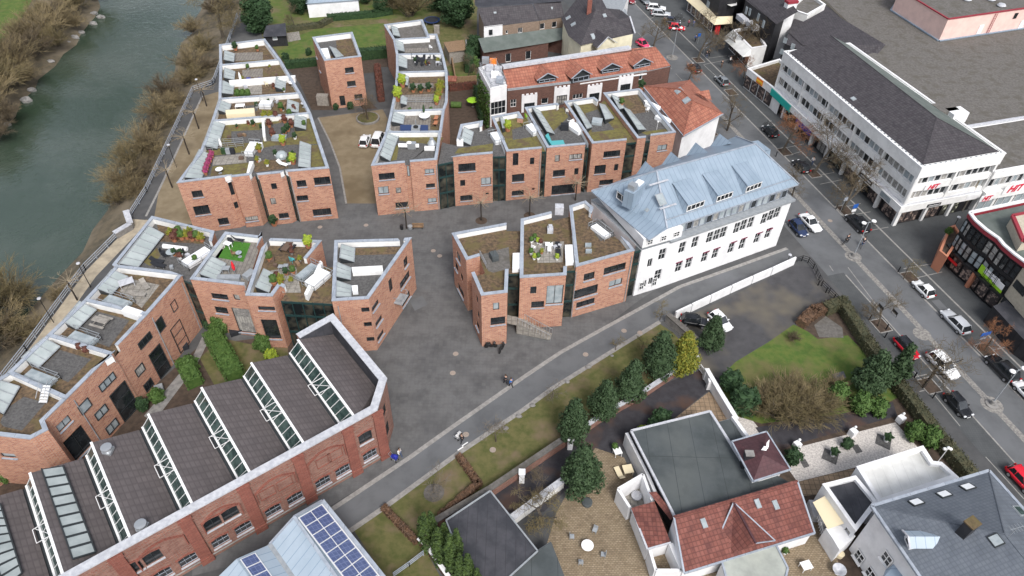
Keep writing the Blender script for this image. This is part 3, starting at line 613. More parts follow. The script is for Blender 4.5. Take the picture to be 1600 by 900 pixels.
# ================= plaza row with glazed links
G3='brick houses with glazed links along the plaza'
def row(label,front,backp,link,deckm,wins,par=.85,ledge=None):
    pts=front+backp; ed=['B','B']
    return pts
e1=building('terraced_house','brick house left of the plaza row, sloping white skylight and one wide top window',cat,a3((465,336),(553,318),(787,298),(787,290),(862,287),(795,110),(725,140),(728,108),(600,130),(575,225),(515,215),(490,205)),HB,group=G3,deckm='gravel_dark',
 edges=['G','B','L','G','P','L','B','B','B','L','L','N'],
 wins=ws(a3,(636,381,2.7,1.5,3),(611,473,.8,1.2,1),(748,462,1.6,1.4,2),(633,560,2.0,1.1,3),(755,535,.5,.4,1)))
patch(e1,a3((585,270),(790,240),(785,290),(565,300)),'sedum_green'); collector(e1,*a3((620,145),(675,175),(658,250),(600,222)),3); bulkhead(e1,a3(808,222),1.2,2.6,22)
e2=building('terraced_house','brick house in the plaza row with tall slot window and mossy roof',cat,a3((868,287),(1075,268),(1075,260),(1100,262),(985,60),(930,90),(965,95),(940,55),(780,85)),HB,group=G3,deckm='sedum_green',
 edges=['B','L','G','P','L','B','B','B','B'],
 wins=ws(a3,(921,334,.9,2.3,1),(1018,344,.7,1.3,1),(936,443,2.0,1.5,2),(934,531,2.0,1,2),(1024,508,.5,.4,1)))
patch(e2,a3((900,160),(990,130),(1030,200),(905,220)),'gravel_dark'); collector(e2,*a3((830,85),(862,95),(888,155),(845,150)),3,zl=DK+.1); bulkhead(e2,a3(1020,172),1.2,2.6,28)
e3=building('terraced_house','plaza row brick house with a shop window and turquoise roof screen',cat,a4((205,490),(430,470),(430,460),(450,465),(320,215),(275,240),(265,230),(75,255)),HB,group=G3,deckm='gravel_dark',
 edges=['B','L','G','P','L','B','B','B'],
 wins=ws(a4,(265,554,.8,1.3,1),(373,543,2.1,1,3),(275,640,2.0,1.3,2),(377,630,.7,1.3,1),(301,735,4.0,1.9,3)))
patch(e3,a4((165,280),(300,255),(330,310),(235,400)),'sedum_green'); collector(e3,*a4((120,255),(160,270),(250,410),(205,395)),5,zl=DK+.2); bulkhead(e3,a4(372,385),1.6,3.2,38,'white_panel',.6,False)
slab(e3,a4((195,418),(212,405),(232,450),(300,445),(310,470),(235,480)),DK,HB-.1,'turquoise','screen')
e4=building('terraced_house','brick house of the plaza row with twin sloping skylights and a pale blue roof hatch',cat,a4((470,465),(672,445),(672,437),(735,430),(560,175),(505,215),(480,195),(305,220)),HB,group=G3,deckm='sedum_green',
 edges=['B','L','G','P','L','B','B','B'],
 wins=ws(a4,(585,527,2.8,1.2,4),(516,618,1.9,1.7,2),(610,606,.7,1.3,1),(552,693,2.4,1,3)))
patch(e4,a4((430,290),(500,265),(600,385),(470,400)),'gravel_dark'); collector(e4,*a4((355,225),(392,250),(470,370),(440,380)),5,zl=DK+.2); collector(e4,*a4((512,232),(545,240),(598,318),(548,325)),3,zl=DK+.2); bulkhead(e4,a4(498,345),1.7,1.7,-10,'glass_pale',.5,False)
e5=building('terraced_house','right end brick house of the plaza row with two long white rooflights',cat,a4((735,435),(785,430),(785,425),(812,422),(812,420),(960,400),(755,150),(745,145),(535,170)),HB,group=G3,deckm='gravel_dark',
 edges=['B','L','G','L','B','B','B','B','B'],
 wins=ws(a4,(880,490,1.7,1.1,2)))
patch(e5,a4((625,190),(730,175),(800,280),(700,295)),'sedum'); patch(e5,a4((750,400),(900,380),(915,400),(790,415)),'sedum_green'); collector(e5,*a4((582,180),(620,195),(660,260),(630,265)),3,zl=DK+.2); collector(e5,*a4((655,255),(690,270),(785,385),(740,385)),5,zl=DK+.2)
for c_ in (a4(822,258),a4(882,333)): bulkhead(e5,c_,1.3,2.5,42,'white_panel',.6,False)
# ================= centre block
G4='brick houses in the middle of the plaza'
f1=building('terraced_house','left brick house of the middle block with a notched front tower',cat,[(706.3,364.7),(791.5,348.7)]+b3((418,165),(505,165),(492,415),(428,415),(422,550),(270,568),(213,435),(292,414),(262,335),(182,360)),HB,group=G4,deckm='sedum',
 edges=['B','L','L','P','G','B','B','B','L','L','B','B'],par=.8,
 wins=ws(b3,(357,633,.8,1.3,1),(367,718,1.9,1.4,2),(245,590,.9,1.2),(253,680,.9,1.3),(250,745,1.4,1.2),(137,345,1.6,1.5,2),(125,400,1.3,1.3),(155,460,1.0,1.3),(150,540,2.6,1.4,2)))
patch(f1,b3((270,330),(430,285),(440,410),(340,435),(310,425)),'gravel_roof',HB-.8); slab(f1,b3((455,320),(502,318),(497,410),(452,412)),HB-.8,HB-.1,'white_panel'); railing(f1,b3((262,340),(300,412)),HB-.8)
f2=building('terraced_house','centre brick house of the middle block, paved roof terrace and tall loggia window',cat,b3((503,122),(680,78),(690,105),(795,80),(822,395),(770,398),(768,448),(497,465)),HB,group=G4,deckm='sedum',
 edges=['B','L','L','P','G','B','B','B'],par=.8,
 wins=ws(b3,(575,538,.8,1.3,1),(600,622,1.7,1.2,2),(700,565,2.2,3.4,2)))
patch(f2,b3((570,255),(755,252),(745,375),(600,378)),'terrace_slab',HB-.8); slab(f2,b3((760,272),(805,270),(812,372),(765,375)),HB-.8,HB-.2,'white_panel')
f3=building('terraced_house','right brick house of the middle block, brown planted roof with a rooflight in a railing',cat,b3((787,45),(880,15),(925,55),(915,90),(1130,255),(1168,305),(825,400)),HB,group=G4,deckm='sedum',
 edges=['B','B','B','L','B','B','B'],par=.8,
 wins=ws(b3,(1052,412,3.3,1.3,3),(902,457,1.6,1.3,2),(880,548,3.6,1.7,1),(1057,494,2.0,1.2,2),(880,613,2.8,1.1,3)))
patch(f3,b3((890,150),(980,120),(1060,220),(970,250)),'gravel_dark',HB-.8); bulkhead(f3,b3(968,203),1.1,2.9,38,'white_panel',.5); 
for q in ((897,268),(900,303)): slab(f3,b3((q[0]-18,q[1]-8),(q[0]+18,q[1]-8),(q[0]+18,q[1]+8),(q[0]-18,q[1]+8)),HB-.8,HB-.45,'glass_pale','rooflight')
# glazed stair link between the middle block and the white building
lk=building('glazed_stair_link','narrow green glazed link squeezed between brick block and white building','link building',b3((1168,312),(1200,300),(1215,560),(1118,605)) and [(992,392),(1004,389),(1008,378),(996,375)],8.6,edges=['G','L','L','L'],deckm='roof_felt',par=.1)
# ================= riverside long block, lower left
G5='long row of brick houses above the river'
f=lambda *p:list(p)
q1=building('terraced_house','corner house of the long row with planted bed and loungers on its roof',cat,b1((290,68),(655,155),(640,215),(715,235),(520,430),(465,412),(75,365),(60,352)),HB,edges=['B','B','L','L','G','B','B','B'],group=G5,deckm='gravel_dark',par=.9)
patch(q1,b1((320,115),(600,185),(600,230),(340,215)),'sedum',HB-.9); patch(q1,b1((240,335),(320,250),(340,300),(280,360)),'sedum_green',HB-.9); collector(q1,*b1((270,125),(362,172),(210,365),(100,345)),6,zl=DK+.3); bulkhead(q1,b1(560,320),1.6,3.6,-35,'white_panel',.6)
q2=building('terraced_house','second house of the long row, paved terrace with a flat table and two loungers',cat,b4((870,-55),(1058,32),(850,263),(490,190),(520,170),(645,10),(672,-20)) if 0 else [b1(75,365),b1(465,412),b4(690,450) and b4(858,272),b4(492,187)],HB,edges=['P','B','B','B'],group=G5,deckm='sedum',par=.9,
 wins=ws(b4,(1018,217,1.0,1.4,1),(938,326,1.2,1.8,1,'glass_pale')) and ())
patch(q2,b4((700,130),(770,60),(935,95),(830,230)),'terrace_slab',HB-.9); collector(q2,*b4((655,5),(750,45),(655,150),(568,115)),3,zl=DK+.3); bulkhead(q2,b4(690,205),3.4,1.3,-20,'glass_pale',.4)
q3=building('terraced_house','third house of the long row with bare wooden picnic table on dark gravel roof',cat,[b4(492,187),b4(858,272),b4(690,450),b4(640,503),b4(275,393)],HB,edges=['P','B','L','B','B'],group=G5,deckm='sedum',par=.9)
patch(q3,b4((465,345),(570,250),(760,300),(640,460),(560,430)),'gravel_dark',HB-.9); collector(q3,*b4((465,190),(565,240),(450,355),(365,305)),3,zl=DK+.3); bulkhead(q3,b4(490,420),3.4,1.3,-20,'glass_pale',.4)
q4=building('terraced_house','fourth house of the long row with slate-strewn roof and white outside steps',cat,[b4(275,393),b4(640,503),b4(660,490),b4(385,765),b4(45,612)],HB,edges=['P','B','B','B','B'],group=G5,deckm='sedum',par=.9,
 wins=())
patch(q4,b4((230,590),(350,475),(535,530),(400,665),(300,620)),'gravel_dark',HB-.9); collector(q4,*b4((255,405),(352,455),(225,580),(125,520)),3,zl=DK+.3); bulkhead(q4,b4(240,650),3.6,1.3,-20,'glass_pale',.4)
q5=building('terraced_house','nearest house of the long row, cut by the left edge, dark wet roof',cat,[b4(45,612),b4(385,765),b5(222,118),b5(240,165),b5(150,212),b5(0,195),(-60,676),(-150,740),(-120,650),(-30,610)],HB,edges=['P','B','B','B','B','B','B','B','L','B'],group=G5,deckm='sedum',par=.9,
 wins=ws(b5,(322,135,1.7,1.1,2,'glass_pale'),(75,298,1.6,.8,1,'glass_pale'),(395,232,2.6,3.6,2),(298,190,.5,1.3,1))+ws(b4,(397,885,1.5,1.1,2,'glass_pale')))
patch(q5,b5((0,130),(30,60),(120,0),(230,30),(110,170),(20,150)),'gravel_dark',HB-.9); collector(q5,*b4((0,655),(115,690),(20,850),(-60,800)),3,zl=DK+.3)
G6='brick houses of the garden court facing the plaza'
r2=building('terraced_house','brick house with bright green artificial lawn and red parasol on roof',cat,b1((720,160),(935,185),(905,240),(830,470),(515,435)),HB,edges=['B','B','L','B','B'],group=G6,deckm='deck_wood',par=.9,
 wins=ws(b1,(688,538,2.2,1.0,2),(787,543,.8,1.0,1),(698,618,1.7,1.2,2),(830,680,2.4,4.6,1),))
patch(r2,b1((680,310),(740,210),(870,225),(825,335)),'turf',HB-.9); collector(r2,*b1((640,300),(725,345),(665,440),(570,405)),4,zl=DK+.2)
r3=building('terraced_house','brick house with green steel glazing and a cluttered brown terrace with wooden dining set',cat,b1((935,250),(985,198))+b2((458,135),(370,240),(500,262),(530,260),(520,475),(215,458),(240,410),(215,398),(170,460),(15,455)),HB,edges=['L','B','B','L','L','P','G','L','B','B','B','B'],group=G6,deckm='sedum',par=.9,
 wins=ws(b2,(150,533,2.1,.7,1),(165,655,2.0,3.6,1)))
patch(r3,b2((160,310),(310,290),(340,440),(230,440)),'terrace_slab',HB-.9); collector(r3,*b2((120,300),(195,335),(150,440),(70,405)),3,zl=DK+.2); bulkhead(r3,b2(375,330),1.2,3.0,-30,'glass_pale',.5); bulkhead(r3,b2(440,375),1.6,3.0,-30,'white_panel',.8)
slab(r3,b2((450,250),(465,262),(375,455),(357,445)),HB-.9,HB+.1,'plaster','dividing_parapet')
r4=building('terraced_house','pointed corner brick house at the plaza with wrapped corner windows and balcony',cat,b2((537,135),(908,125),(930,150),(945,122),(985,118),(735,475),(520,488)),HB,edges=['B','L','L','B','B','B','B'],group=G6,deckm='gravel_dark',par=.9,
 wins=ws(b2,(953,260,1.2,1.6,1),(948,365,3.0,1.3,3),(865,395,1.0,2.2,1),(955,475,2.6,1.3,3),(775,515,1.8,.9,1),(795,605,1.8,.9,1),(805,690,1.8,.9,1),(728,540,1.0,.8,1),(742,625,1.0,.8,1),(758,712,1.0,.8,1)))
patch(r4,b2((655,180),(930,170),(890,215),(655,220)),'sedum',HB-.9)
for q in (((575,155),(655,180),(650,260),(565,235)),((550,262),(632,295),(630,365),(545,345)),((548,370),(635,400),(632,465),(545,462))): collector(r4,*b2(*q),3,zl=DK+.2)
slab(r4,b2((635,290),(815,280),(820,310),(640,320)),HB-.9,HB-.2,'plaster','dividing_parapet'); slab(r4,b2((635,398),(670,395),(672,430),(640,432)),HB-.9,HB-.3,'white_panel','vent_box')
# balcony on the corner house
pc=at(*b2(985,118),HB); pd=at(*b2(735,475),HB); uu=(pd-pc).normalized(); 
if True:
    n_=Vector((-uu.y,uu.x,0)); n_=n_ if n_.y<0 else -n_; q=onwall(*b2(900,460),pc,n_); bb=MB(); ax=(uu,n_,Vector((0,0,1))); cc=q+n_*.6; bb.box(W(cc,q.z-.4),(2.0,1.2,.15),axes=ax)
    for s in (-1,0,1): bb.box(W(cc+uu*s+n_*.55,q.z+.1),(.05,.05,1),axes=ax)
    bb.box(W(cc+n_*.55,q.z+.6),(2,.05,.05),axes=ax); bb.box(W(cc+uu,q.z+.6),(.05,1.1,.05),axes=ax); bb.box(W(cc-uu,q.z+.6),(.05,1.1,.05),axes=ax); bb.build('balcony',M['grey_metal'],r4)
# windows of the long row's garden front are placed with a second pass so each finds its own house
def addwins(r,poly,items,fm='frame_dark',gm='glass',h=HB):
    """windows set 3 cm proud of an existing wall, for narrow openings whose wall is shared"""
    P=[V(p,h) for p in poly]
    for it in items:
        x,y,ww,hh=it[:4]; best=None
        for a,c in zip(P,P[1:]):
            u=(c-a).normalized(); L=(c-a).length
            n=Vector((u.y,-u.x,0)); 
            if n.y>0: n=-n; 
            u=Vector((-n.y,n.x,0)); a0=a if (c-a).dot(u)>0 else c
            q=onwall(x,y,a0,n)
            if q is None: continue
            s=(q-a0).dot(u)
            if 0<s<L: best=(a0,u,s,q.z,n)
        if not best: print('NOADD',it); continue
        a0,u,s,z,n=best; z=max(z,hh/2+.05)
        frame(r,a0+n*.19,u,s-ww/2,s+ww/2,z-hh/2,z+hh/2,it[4] if len(it)>4 else 2,it[6] if len(it)>6 else 1,.16,fm,it[5] if len(it)>5 else gm)
addwins(q2,[b4(1062,35),b4(858,272)],ws(b4,(1018,217,1.0,1.5,1,'glass_pale'),(938,326,1.3,1.9,1),(1052,395,2.1,4.4,1,'glass',3)))
addwins(q3,[b4(858,272),b4(690,450)],ws(b4,(848,420,2.2,1.1,3),(940,553,2.1,4.6,1,'glass',3),(818,592,1.4,1.3,1),(868,680,1.4,1.3,2)))
addwins(q4,[b4(660,490),b4(385,765)],ws(b4,(627,662,2.3,1.1,3,'glass_pale'),(495,805,1.5,1.4,1,'glass_pale'),(592,840,1.7,1.2,2,'glass_pale'),(735,790,2.5,5.0,1,'glass',3))+ws(b5,(562,148,1.7,1.3,2,'glass_pale')))
pipes(q2,[b4(1062,35),b4(858,272)],[b4(960,440),b4(1130,250)]); pipes(q3,[b4(858,272),b4(690,450)],[b4(750,640)]); pipes(q4,[b4(660,490),b4(385,765)],[b4(470,830),b4(790,700)])
pipes(r4,b2((518,488),(735,475)),[b2(565,560)]); pipes(r2,[b1(515,435),b1(830,470)],[b1(870,600),b1(540,520)]); pipes(h5,a2((785,405),(1028,385)),[a2(830,560)]); pipes(e4,a4((470,465),(672,445)),[a4(455,560)]); pipes(e2,a3((868,287),(1075,268)),[a3(1060,420)]); pipes(f3,b3((825,400),(1168,305)),[b3(815,520),b3(1140,400)]); pipes(g7,a3((75,370),(460,335)),[a3(465,500)])
# ================= brick hall with saw-tooth roofs
hp=at(588.3,640,9); hq=at(333.3,780,9); hd=(hq-hp).normalized(); far=hp+hd*46; 
rA=at(466.7,530,9); rF=at(48.2,738.2,9); rd_=(rF-rA).normalized(); farb=rA+rd_*46
hall_poly=[at(603.3,591.7,9),at(588.3,640,9),far,farb,at(463.3,523.3,9),at(520,491.7,9)]
HP=ccw(hall_poly)
hall=root('brick_hall','old dark red brick factory hall with saw-tooth glazed roofs and pilastered long front','hall',(-28,42,0))
wb=MB(); holes={}
facA,facB=at(588.3,640,9),far
u=(facA-facB).normalized() if True else None     # facing the camera: run left to right
nF=Vector((u.y,-u.x,0)); Lf=(facA-facB).length
def fs(x,y): q=onwall(x,y,facB,nF); return (q-facB).dot(u),q.z
lowr=[b7(969,194),b7(812,292),b7(698,365),b7(538,465),b7(413,543),b7(242,650),b7(112,730)]
lowr+=[b5(965,850)]
upr=[b7(941,85),b7(158,550),b7(57,612),b5(875,775),b5(785,830),b5(1165,600) ]
hl=[]
for (x,y) in [b7(969,194),b7(812,292),b7(698,365),b7(538,465),b7(413,543),b7(242,650),b7(112,730),b5(965,850),b5(845,930)]:
    s,z=fs(x,y); hl.append((s-.85,s+.85,1.25,2.75))
for (x,y) in [b7(941,85),b7(158,550),b7(57,612),b5(785,830),b5(690,890)]:
    s,z=fs(x,y); hl.append((s-.8,s+.8,4.6,6.3))
hs=wallmesh(wb,facB,facA,0,9,hl,.22)
# the corner walls with one window column each
cA,cB=facA,at(603.3,591.7,9); hs2=wallmesh(wb,cA,cB,0,9,[(1.4,2.9,1.3,3.6),(1.4,2.9,5,6.8)],.22)
for p,q in ((cB,at(520,491.7,9)),(at(520,491.7,9),at(463.3,523.3,9)),(farb,facB)): wallmesh(wb,p,q,0,9,[])
wall_o=wb.build('wall',M['brick_old'],hall)
ax=(u,nF,Vector((0,0,1)))
for (s0,s1,z0,z1) in hs: frame(hall,facB,u,s0,s1,z0,z1,3 if z0<3 else 2,2 if z0<3 else 1,.2,'coping' if z0<3 else 'frame_dark','glass',sill='coping_pale',fw=.032 if z0<3 else .07)
u2=(cB-cA).normalized()
for (s0,s1,z0,z1) in hs2: frame(hall,cA,u2,s0,s1,z0,z1,2,2,.2,'frame_dark','glass',fw=.05)
# pilasters, string courses, arches
pil=[b7(1030,80),b7(865,180),b7(590,350),b7(290,520),b7(20,740),b5(1010,760),b5(640,870)]
for (x,y) in [b7(1040,110),b7(865,180),b7(590,350),b7(290,530),b5(1010,760),b5(700,960)]:
    s,z=fs(x,y); c=facB+u*s+nF*.12; p_=MB(); p_.box(W(c,4.35),(1.15,.24,8.7),axes=ax); p_.box(W(c+nF*.05,.5),(1.3,.34,1.0),axes=ax); p_.box(W(c+nF*.04,8.5),(1.3,.3,.35),axes=ax); p_.build('pilaster',M['brick_red'],hall)
tr=MB()
for z,hgt,d in ((3.55,.16,.1),(3.95,.12,.08),(7.6,.14,.09),(8.1,.3,.14),(.55,.5,.16)): tr.box(W(facB+u*(Lf/2)+nF*d/2,z),(Lf-.3,d,hgt),axes=ax)
tr.build('string_course',M['brick_old'],hall)
tr=MB(); tr.box(W(facB+u*(Lf/2)+nF*.2,.86),(Lf-.3,.12,.1),axes=ax); tr.build('plinth_coping',M['kerb_stone'],hall)
def arch(s0,s1,z0,z1,rise):
    N=12; ar=MB()
    for i in range(N):
        t0,t1=i/N,(i+1)/N; f=lambda t:z1+rise*math.sin(math.pi*t)
        p=facB+u*(s0+(s1-s0)*t0)+nF*.05; q=facB+u*(s0+(s1-s0)*t1)+nF*.05; ar.bar(W(p,f(t0)),W(q,f(t1)),.12,.32,up=nF)
    for s in (s0,s1): p=facB+u*s+nF*.045; ar.bar(W(p,z0),W(p,z1+.1),.12,.35,up=nF)
    ar.build('arch_moulding',M['brick_red'],hall)
for k_ in [(b7(625,240),b7(800,150)),(b7(330,430),b7(515,330)),(b7(30,620),b7(200,520)),(b5(740,850),b5(920,730))]:
    s0,_=fs(*k_[0]); s1,_=fs(*k_[1]); arch(s0-.5,s1+.3,4.6,6.3,1.0)
for (s0,s1,z0,z1) in hs:
    for dz in (0,): 
        ar=MB();        p=facB+u*(s0-.15)+nF*.04; q=facB+u*(s1+.15)+nF*.04; m_=(p+q)/2; ar.bar(W(p,z1+.12),W(m_,z1+.34),.1,.24,up=nF); ar.bar(W(m_,z1+.34),W(q,z1+.12),.1,.24,up=nF); ar.build('window_arch',M['brick_red'],hall)
for k_ in (b7(700,240),b7(765,195),b7(372,425),b7(470,365)):
    s,_=fs(*k_); ar=MB()
    for a_,c_ in (((-.8,4.7),(-.8,6.2)),((.8,4.7),(.8,6.2)),((-.8,6.2),(.8,6.2)),((-.8,4.7),(.8,4.7))): ar.bar(W(facB+u*(s+a_[0])+nF*.03,a_[1]),W(facB+u*(s+c_[0])+nF*.03,c_[1]),.07,.12,up=nF)
    ar.build('blind_window',M['brick_red'],hall)
# coping band: 0.9 m wide over the wall top
ring=[farb,facB,facA,cB,at(520,491.7,9),at(463.3,523.3,9)]; ring=ccw(ring)
din=offset(ring,[.75]*6); dout=offset(ring,[-.12]*6); cp=MB(); im=MB()
for i in range(6):
    j=(i+1)%6; e=(ring[i],ring[j])
    if (ring[i]-farb).length<.1 and (ring[j]-facB).length<.1 : continue
    if ((ring[i]-farb).length<.1 and (ring[j]-at(463.3,523.3,9)).length<.1) or ((ring[j]-farb).length<.1 and (ring[i]-at(463.3,523.3,9)).length<.1): continue
    cp.poly([W(dout[i],9.1),W(dout[j],9.1),W(din[j],9.1),W(din[i],9.1)]); cp.poly([W(dout[i],8.9),W(dout[j],8.9),W(dout[j],9.1),W(dout[i],9.1)]); cp.poly([W(din[j],8.95),W(din[i],8.95),W(din[i],9.1),W(din[j],9.1)])
    im.poly([W(din[j]+Vector((0,0,0)),5.6),W(din[i],5.6),W(din[i],9.0),W(din[j],9.0)])
cp.build('coping',M['coping_pale'],hall); im.build('parapet',M['roof_felt_dark'],hall)
# teeth
RB=[at(466.7,530,9)+(rF-rA)*(i/5) for i in range(0,7)]
RF0=at(555,650,9); RF5=at(101,900,9); RFp=[RF0+(RF5-RF0)*(i/5) for i in range(0,7)]
zr,zg=8.95,6.55
for i in range(7):
    B0,F0=W(RB[i],zr),W(RFp[i],zr)
    F0=F0+(F0-B0).normalized()*.25
    gd=(at(453.3,551.7,zg)-W(RB[0],zg)); gb=W(RB[i],zg)+gd; gf=W(RFp[i],zg)+gd
    # roof plane from this ridge to the foot of the next tooth to the right (or the parapet)
    if i>0: eb=W(RB[i-1],zg)+gd; ef=W(RFp[i-1],zg)+gd; off_=(B0-eb); off_.z=0; o1=off_.normalized()*.45; eb=eb+o1; ef=ef+o1
    else:
        eb=at(520,521,6.7); ef=at(588,606,6.7)
    rr=MB()
    if i==0: rr.poly([B0,F0,at(583,633,6.7),ef,eb])
    else: rr.poly([B0,F0,ef,eb])
    roof=rr.build('sawtooth_roof',M['hall_roof'],hall)
    # white ridge band and sloping glass
    u_=(F0-B0).normalized(); g=MB(); topb=B0-Vector((0,0,.25)); topf=F0-Vector((0,0,.25)); g.poly([gb,gf,topf,topb]); pane=MB()
    gl=g.build('clerestory',M['glass_green'],hall); fr=MB(); n_m=12
    for k in range(n_m+1): t=k/n_m; fr.bar(gb.lerp(gf,t)+gd.normalized()*.05,topb.lerp(topf,t)+gd.normalized()*.05,.055)
    fr.bar(gb+gd.normalized()*.05,gf+gd.normalized()*.05,.2); fr.bar(B0+gd.normalized()*.12+Vector((0,0,-.08)),F0+gd.normalized()*.12+Vector((0,0,-.08)),.24,.26); fr.build('glazing_bars',M['frame_white'],gl)
    # raised opening vent
    v=MB(); m0=gb.lerp(gf,.47); m1=gb.lerp(gf,.6); t0=topb.lerp(topf,.47); t1=topb.lerp(topf,.6); ou=gd.normalized()*.7+Vector((0,0,.3)); 
    for p,q in ((t0,m0+ou),(t1,m1+ou),(m0+ou,m1+ou)): v.bar(p,q,.06)
    v.bar(m0+ou*.55+Vector((0,0,.3)),t1,.05); v.build('vent_sash',M['frame_white'],gl)
    # back gable end of the tooth
    e=MB(); e.poly([B0,gb,W(gb,0),W(eb,0),eb]); e.build('gable',M['grey_metal'],hall)
    if i>0: e=MB(); g0_,g1_=W(RB[i-1],zg-.15)+W(gd,0),W(RFp[i-1],zg-.15)+W(gd,0); e.poly([g0_,g1_,W(ef,zg-.15),W(eb,zg-.15)]); e.poly([W(eb,0),W(g0_,0),g0_,W(eb,zg-.15)]); e.build('gutter',M['frame_dark'],hall)
def on_tooth(i,x,y):
    """pixel -> point on the sloping roof of tooth i"""
    B0,F0=W(RB[i],zr),W(RFp[i],zr); gd=(at(453.3,551.7,zg)-W(RB[0],zg)); eb=W(RB[i-1],zg)+gd
    n=(F0-B0).cross(eb-B0).normalized(); d=RC@Vector(((x-800)/FPX,(y-450)/FPX,1)); o=Vector((0,0,CAMH)); t=(B0-o).dot(n)/d.dot(n); n=n if n.z>0 else -n; return o+d*t,n
for i,quad in ((4,None),):
    pass
for nm,i,k,TL,TR,BR,BL in (('a',5,b5,(208,365),(315,350),(480,785),(365,820)),('b',6,b5,(-130,520),(0,540),(110,890),(20,960))):
    P_=[on_tooth(i,*k(*q)) for q in (TL,TR,BR,BL)]; n=P_[0][1]; TLw,TRw,BRw,BLw=[p+n*.12 for p,_ in P_]; c=MB(); fr=MB()
    N=9
    for j in range(N):
        a,b_=j/N+.012,(j+1)/N-.012; p0,p1=TLw.lerp(BLw,a),TLw.lerp(BLw,b_); q0,q1=TRw.lerp(BRw,a),TRw.lerp(BRw,b_); c.poly([p0,p1,q1,q0])
    o=c.build('solar_panel',M['glass_pale2'],hall); fr.poly([TLw-n*.03,BLw-n*.03,BRw-n*.03,TRw-n*.03]); fr.bar(TLw,BLw,.12).bar(TRw,BRw,.12).bar(BLw,BRw,.12); fr.build('frame',M['frame_dark'],o)
for k,x,y in ((b5,540,275),(b5,712,660)):
    p,n=on_tooth(4,*k(x,y)); v=MB(); v.box(p+n*.1,(1.0,1.0,.3)); v.lathe(p+n*.2,[(.42,0),(.42,.35),(.55,.4),(.55,.55),(.3,.6)]); v.build('roof_fan',M['steel'],hall)
# ================= zinc roofed hall with photovoltaic panels, bottom
zk=b7
pv=root('zinc_roof_hall','pale blue standing-seam roof with violet photovoltaic panels at the bottom edge','hall',(-8,38,0))
ze=5.0; zrr=7.2
def Pz(k,x,y,z): p=k(x,y); return at(p[0],p[1],z)
R0,R1=Pz(b7,525,555,zrr),Pz(b7,525+400,555+575,zrr); E0,E1=Pz(b7,690,460,ze),Pz(b7,690+480,460+600,ze); V0,V1=Pz(b7,380,715,ze+.1),Pz(b7,380+300,715+430,ze+.1)
r2_0,r2_1=Pz(b7,185,800,zrr),Pz(b7,185+300,800+430,zrr); e3_0,e3_1=Pz(b7,20,960,ze),Pz(b7,300,1400,ze)
for nm,q in (('a',(R0,E0,E1,R1)),('b',(V0,R0,R1,V1)),('c',(r2_0,V0,V1,r2_1)),('d',(e3_0,r2_0,r2_1,e3_1))):
    z=MB(); z.poly(list(reversed(q))); z.build('roof',M['zinc_pale'],pv)
z=MB(); z.poly([E0,R0,V0,r2_0,e3_0]+[W(p,0) for p in (e3_0,V0,E0)]) if 0 else None
for a_,b__ in ((E0,R0),(R0,V0),(V0,r2_0),(r2_0,e3_0)): z.poly([W(b__,0),W(a_,0),a_-Vector((0,0,.1)),b__-Vector((0,0,.1))])
z.poly([W(E0,0),W(E1,0),E1-Vector((0,0,.1)),E0-Vector((0,0,.1))]); z.build('wall',M['plaster_beige'],pv)
z=MB(); z.bar(V0+Vector((0,0,.1)),V1+Vector((0,0,.1)),.45,.1); z.build('gutter',M['grey_metal'],pv); z=MB(); z.bar(E0+Vector((0,0,.06)),E1+Vector((0,0,.06)),.4,.14).bar(R0+Vector((0,0,.08)),R1+Vector((0,0,.08)),.3,.1).bar(E0+Vector((0,0,.08)),R0+Vector((0,0,.08)),.3,.1).bar(R0+Vector((0,0,.08)),V0+Vector((0,0,.08)),.2,.1); z.build('ridge_cap',M['coping'],pv)
def pvrow(r,o,du,dv,nu,nv,w_,h_,n):
    for i in range(nu):
        for j in range(nv):
            p=o+du*(w_+.12)*i+dv*(h_+.12)*j; m_=MB(); m_.poly([p,p+dv*h_,p+dv*h_+du*w_,p+du*w_]) if du.cross(dv).z<0 else m_.poly([p,p+du*w_,p+du*w_+dv*h_,p+dv*h_])
            m_.build('photovoltaic_panel',M['pv_cell'],r)
nA=(E0-R0).cross(R1-R0).normalized(); nA=nA if nA.z>0 else -nA
du=(E0-R0).normalized(); dv=(E1-E0).normalized(); pvrow(pv,R0+nA*.12+du*.35+dv*.45,du,dv,2,13,1.55,1.1,nA)
b_=MB(); o_=R0+nA*.08+du*.2+dv*.3; b_.poly([o_,o_+du*3.6,o_+du*3.6+dv*16.2,o_+dv*16.2][::-1]); b_.build('panel_mount',M['white_plastic'],pv)
nC=(V0-r2_0).cross(r2_1-r2_0).normalized(); nC=nC if nC.z>0 else -nC; du=(V0-r2_0).normalized(); dv=(r2_1-r2_0).normalized(); pvrow(pv,r2_0+nC*.12+du*.3+dv*.35,du,dv,1,6,1.5,1.0,nC)
b_=MB(); o_=r2_0+nC*.08+du*.2+dv*.25; b_.poly([o_,o_+du*1.75,o_+du*1.75+dv*6.8,o_+dv*6.8][::-1]); b_.build('panel_mount',M['white_plastic'],pv)
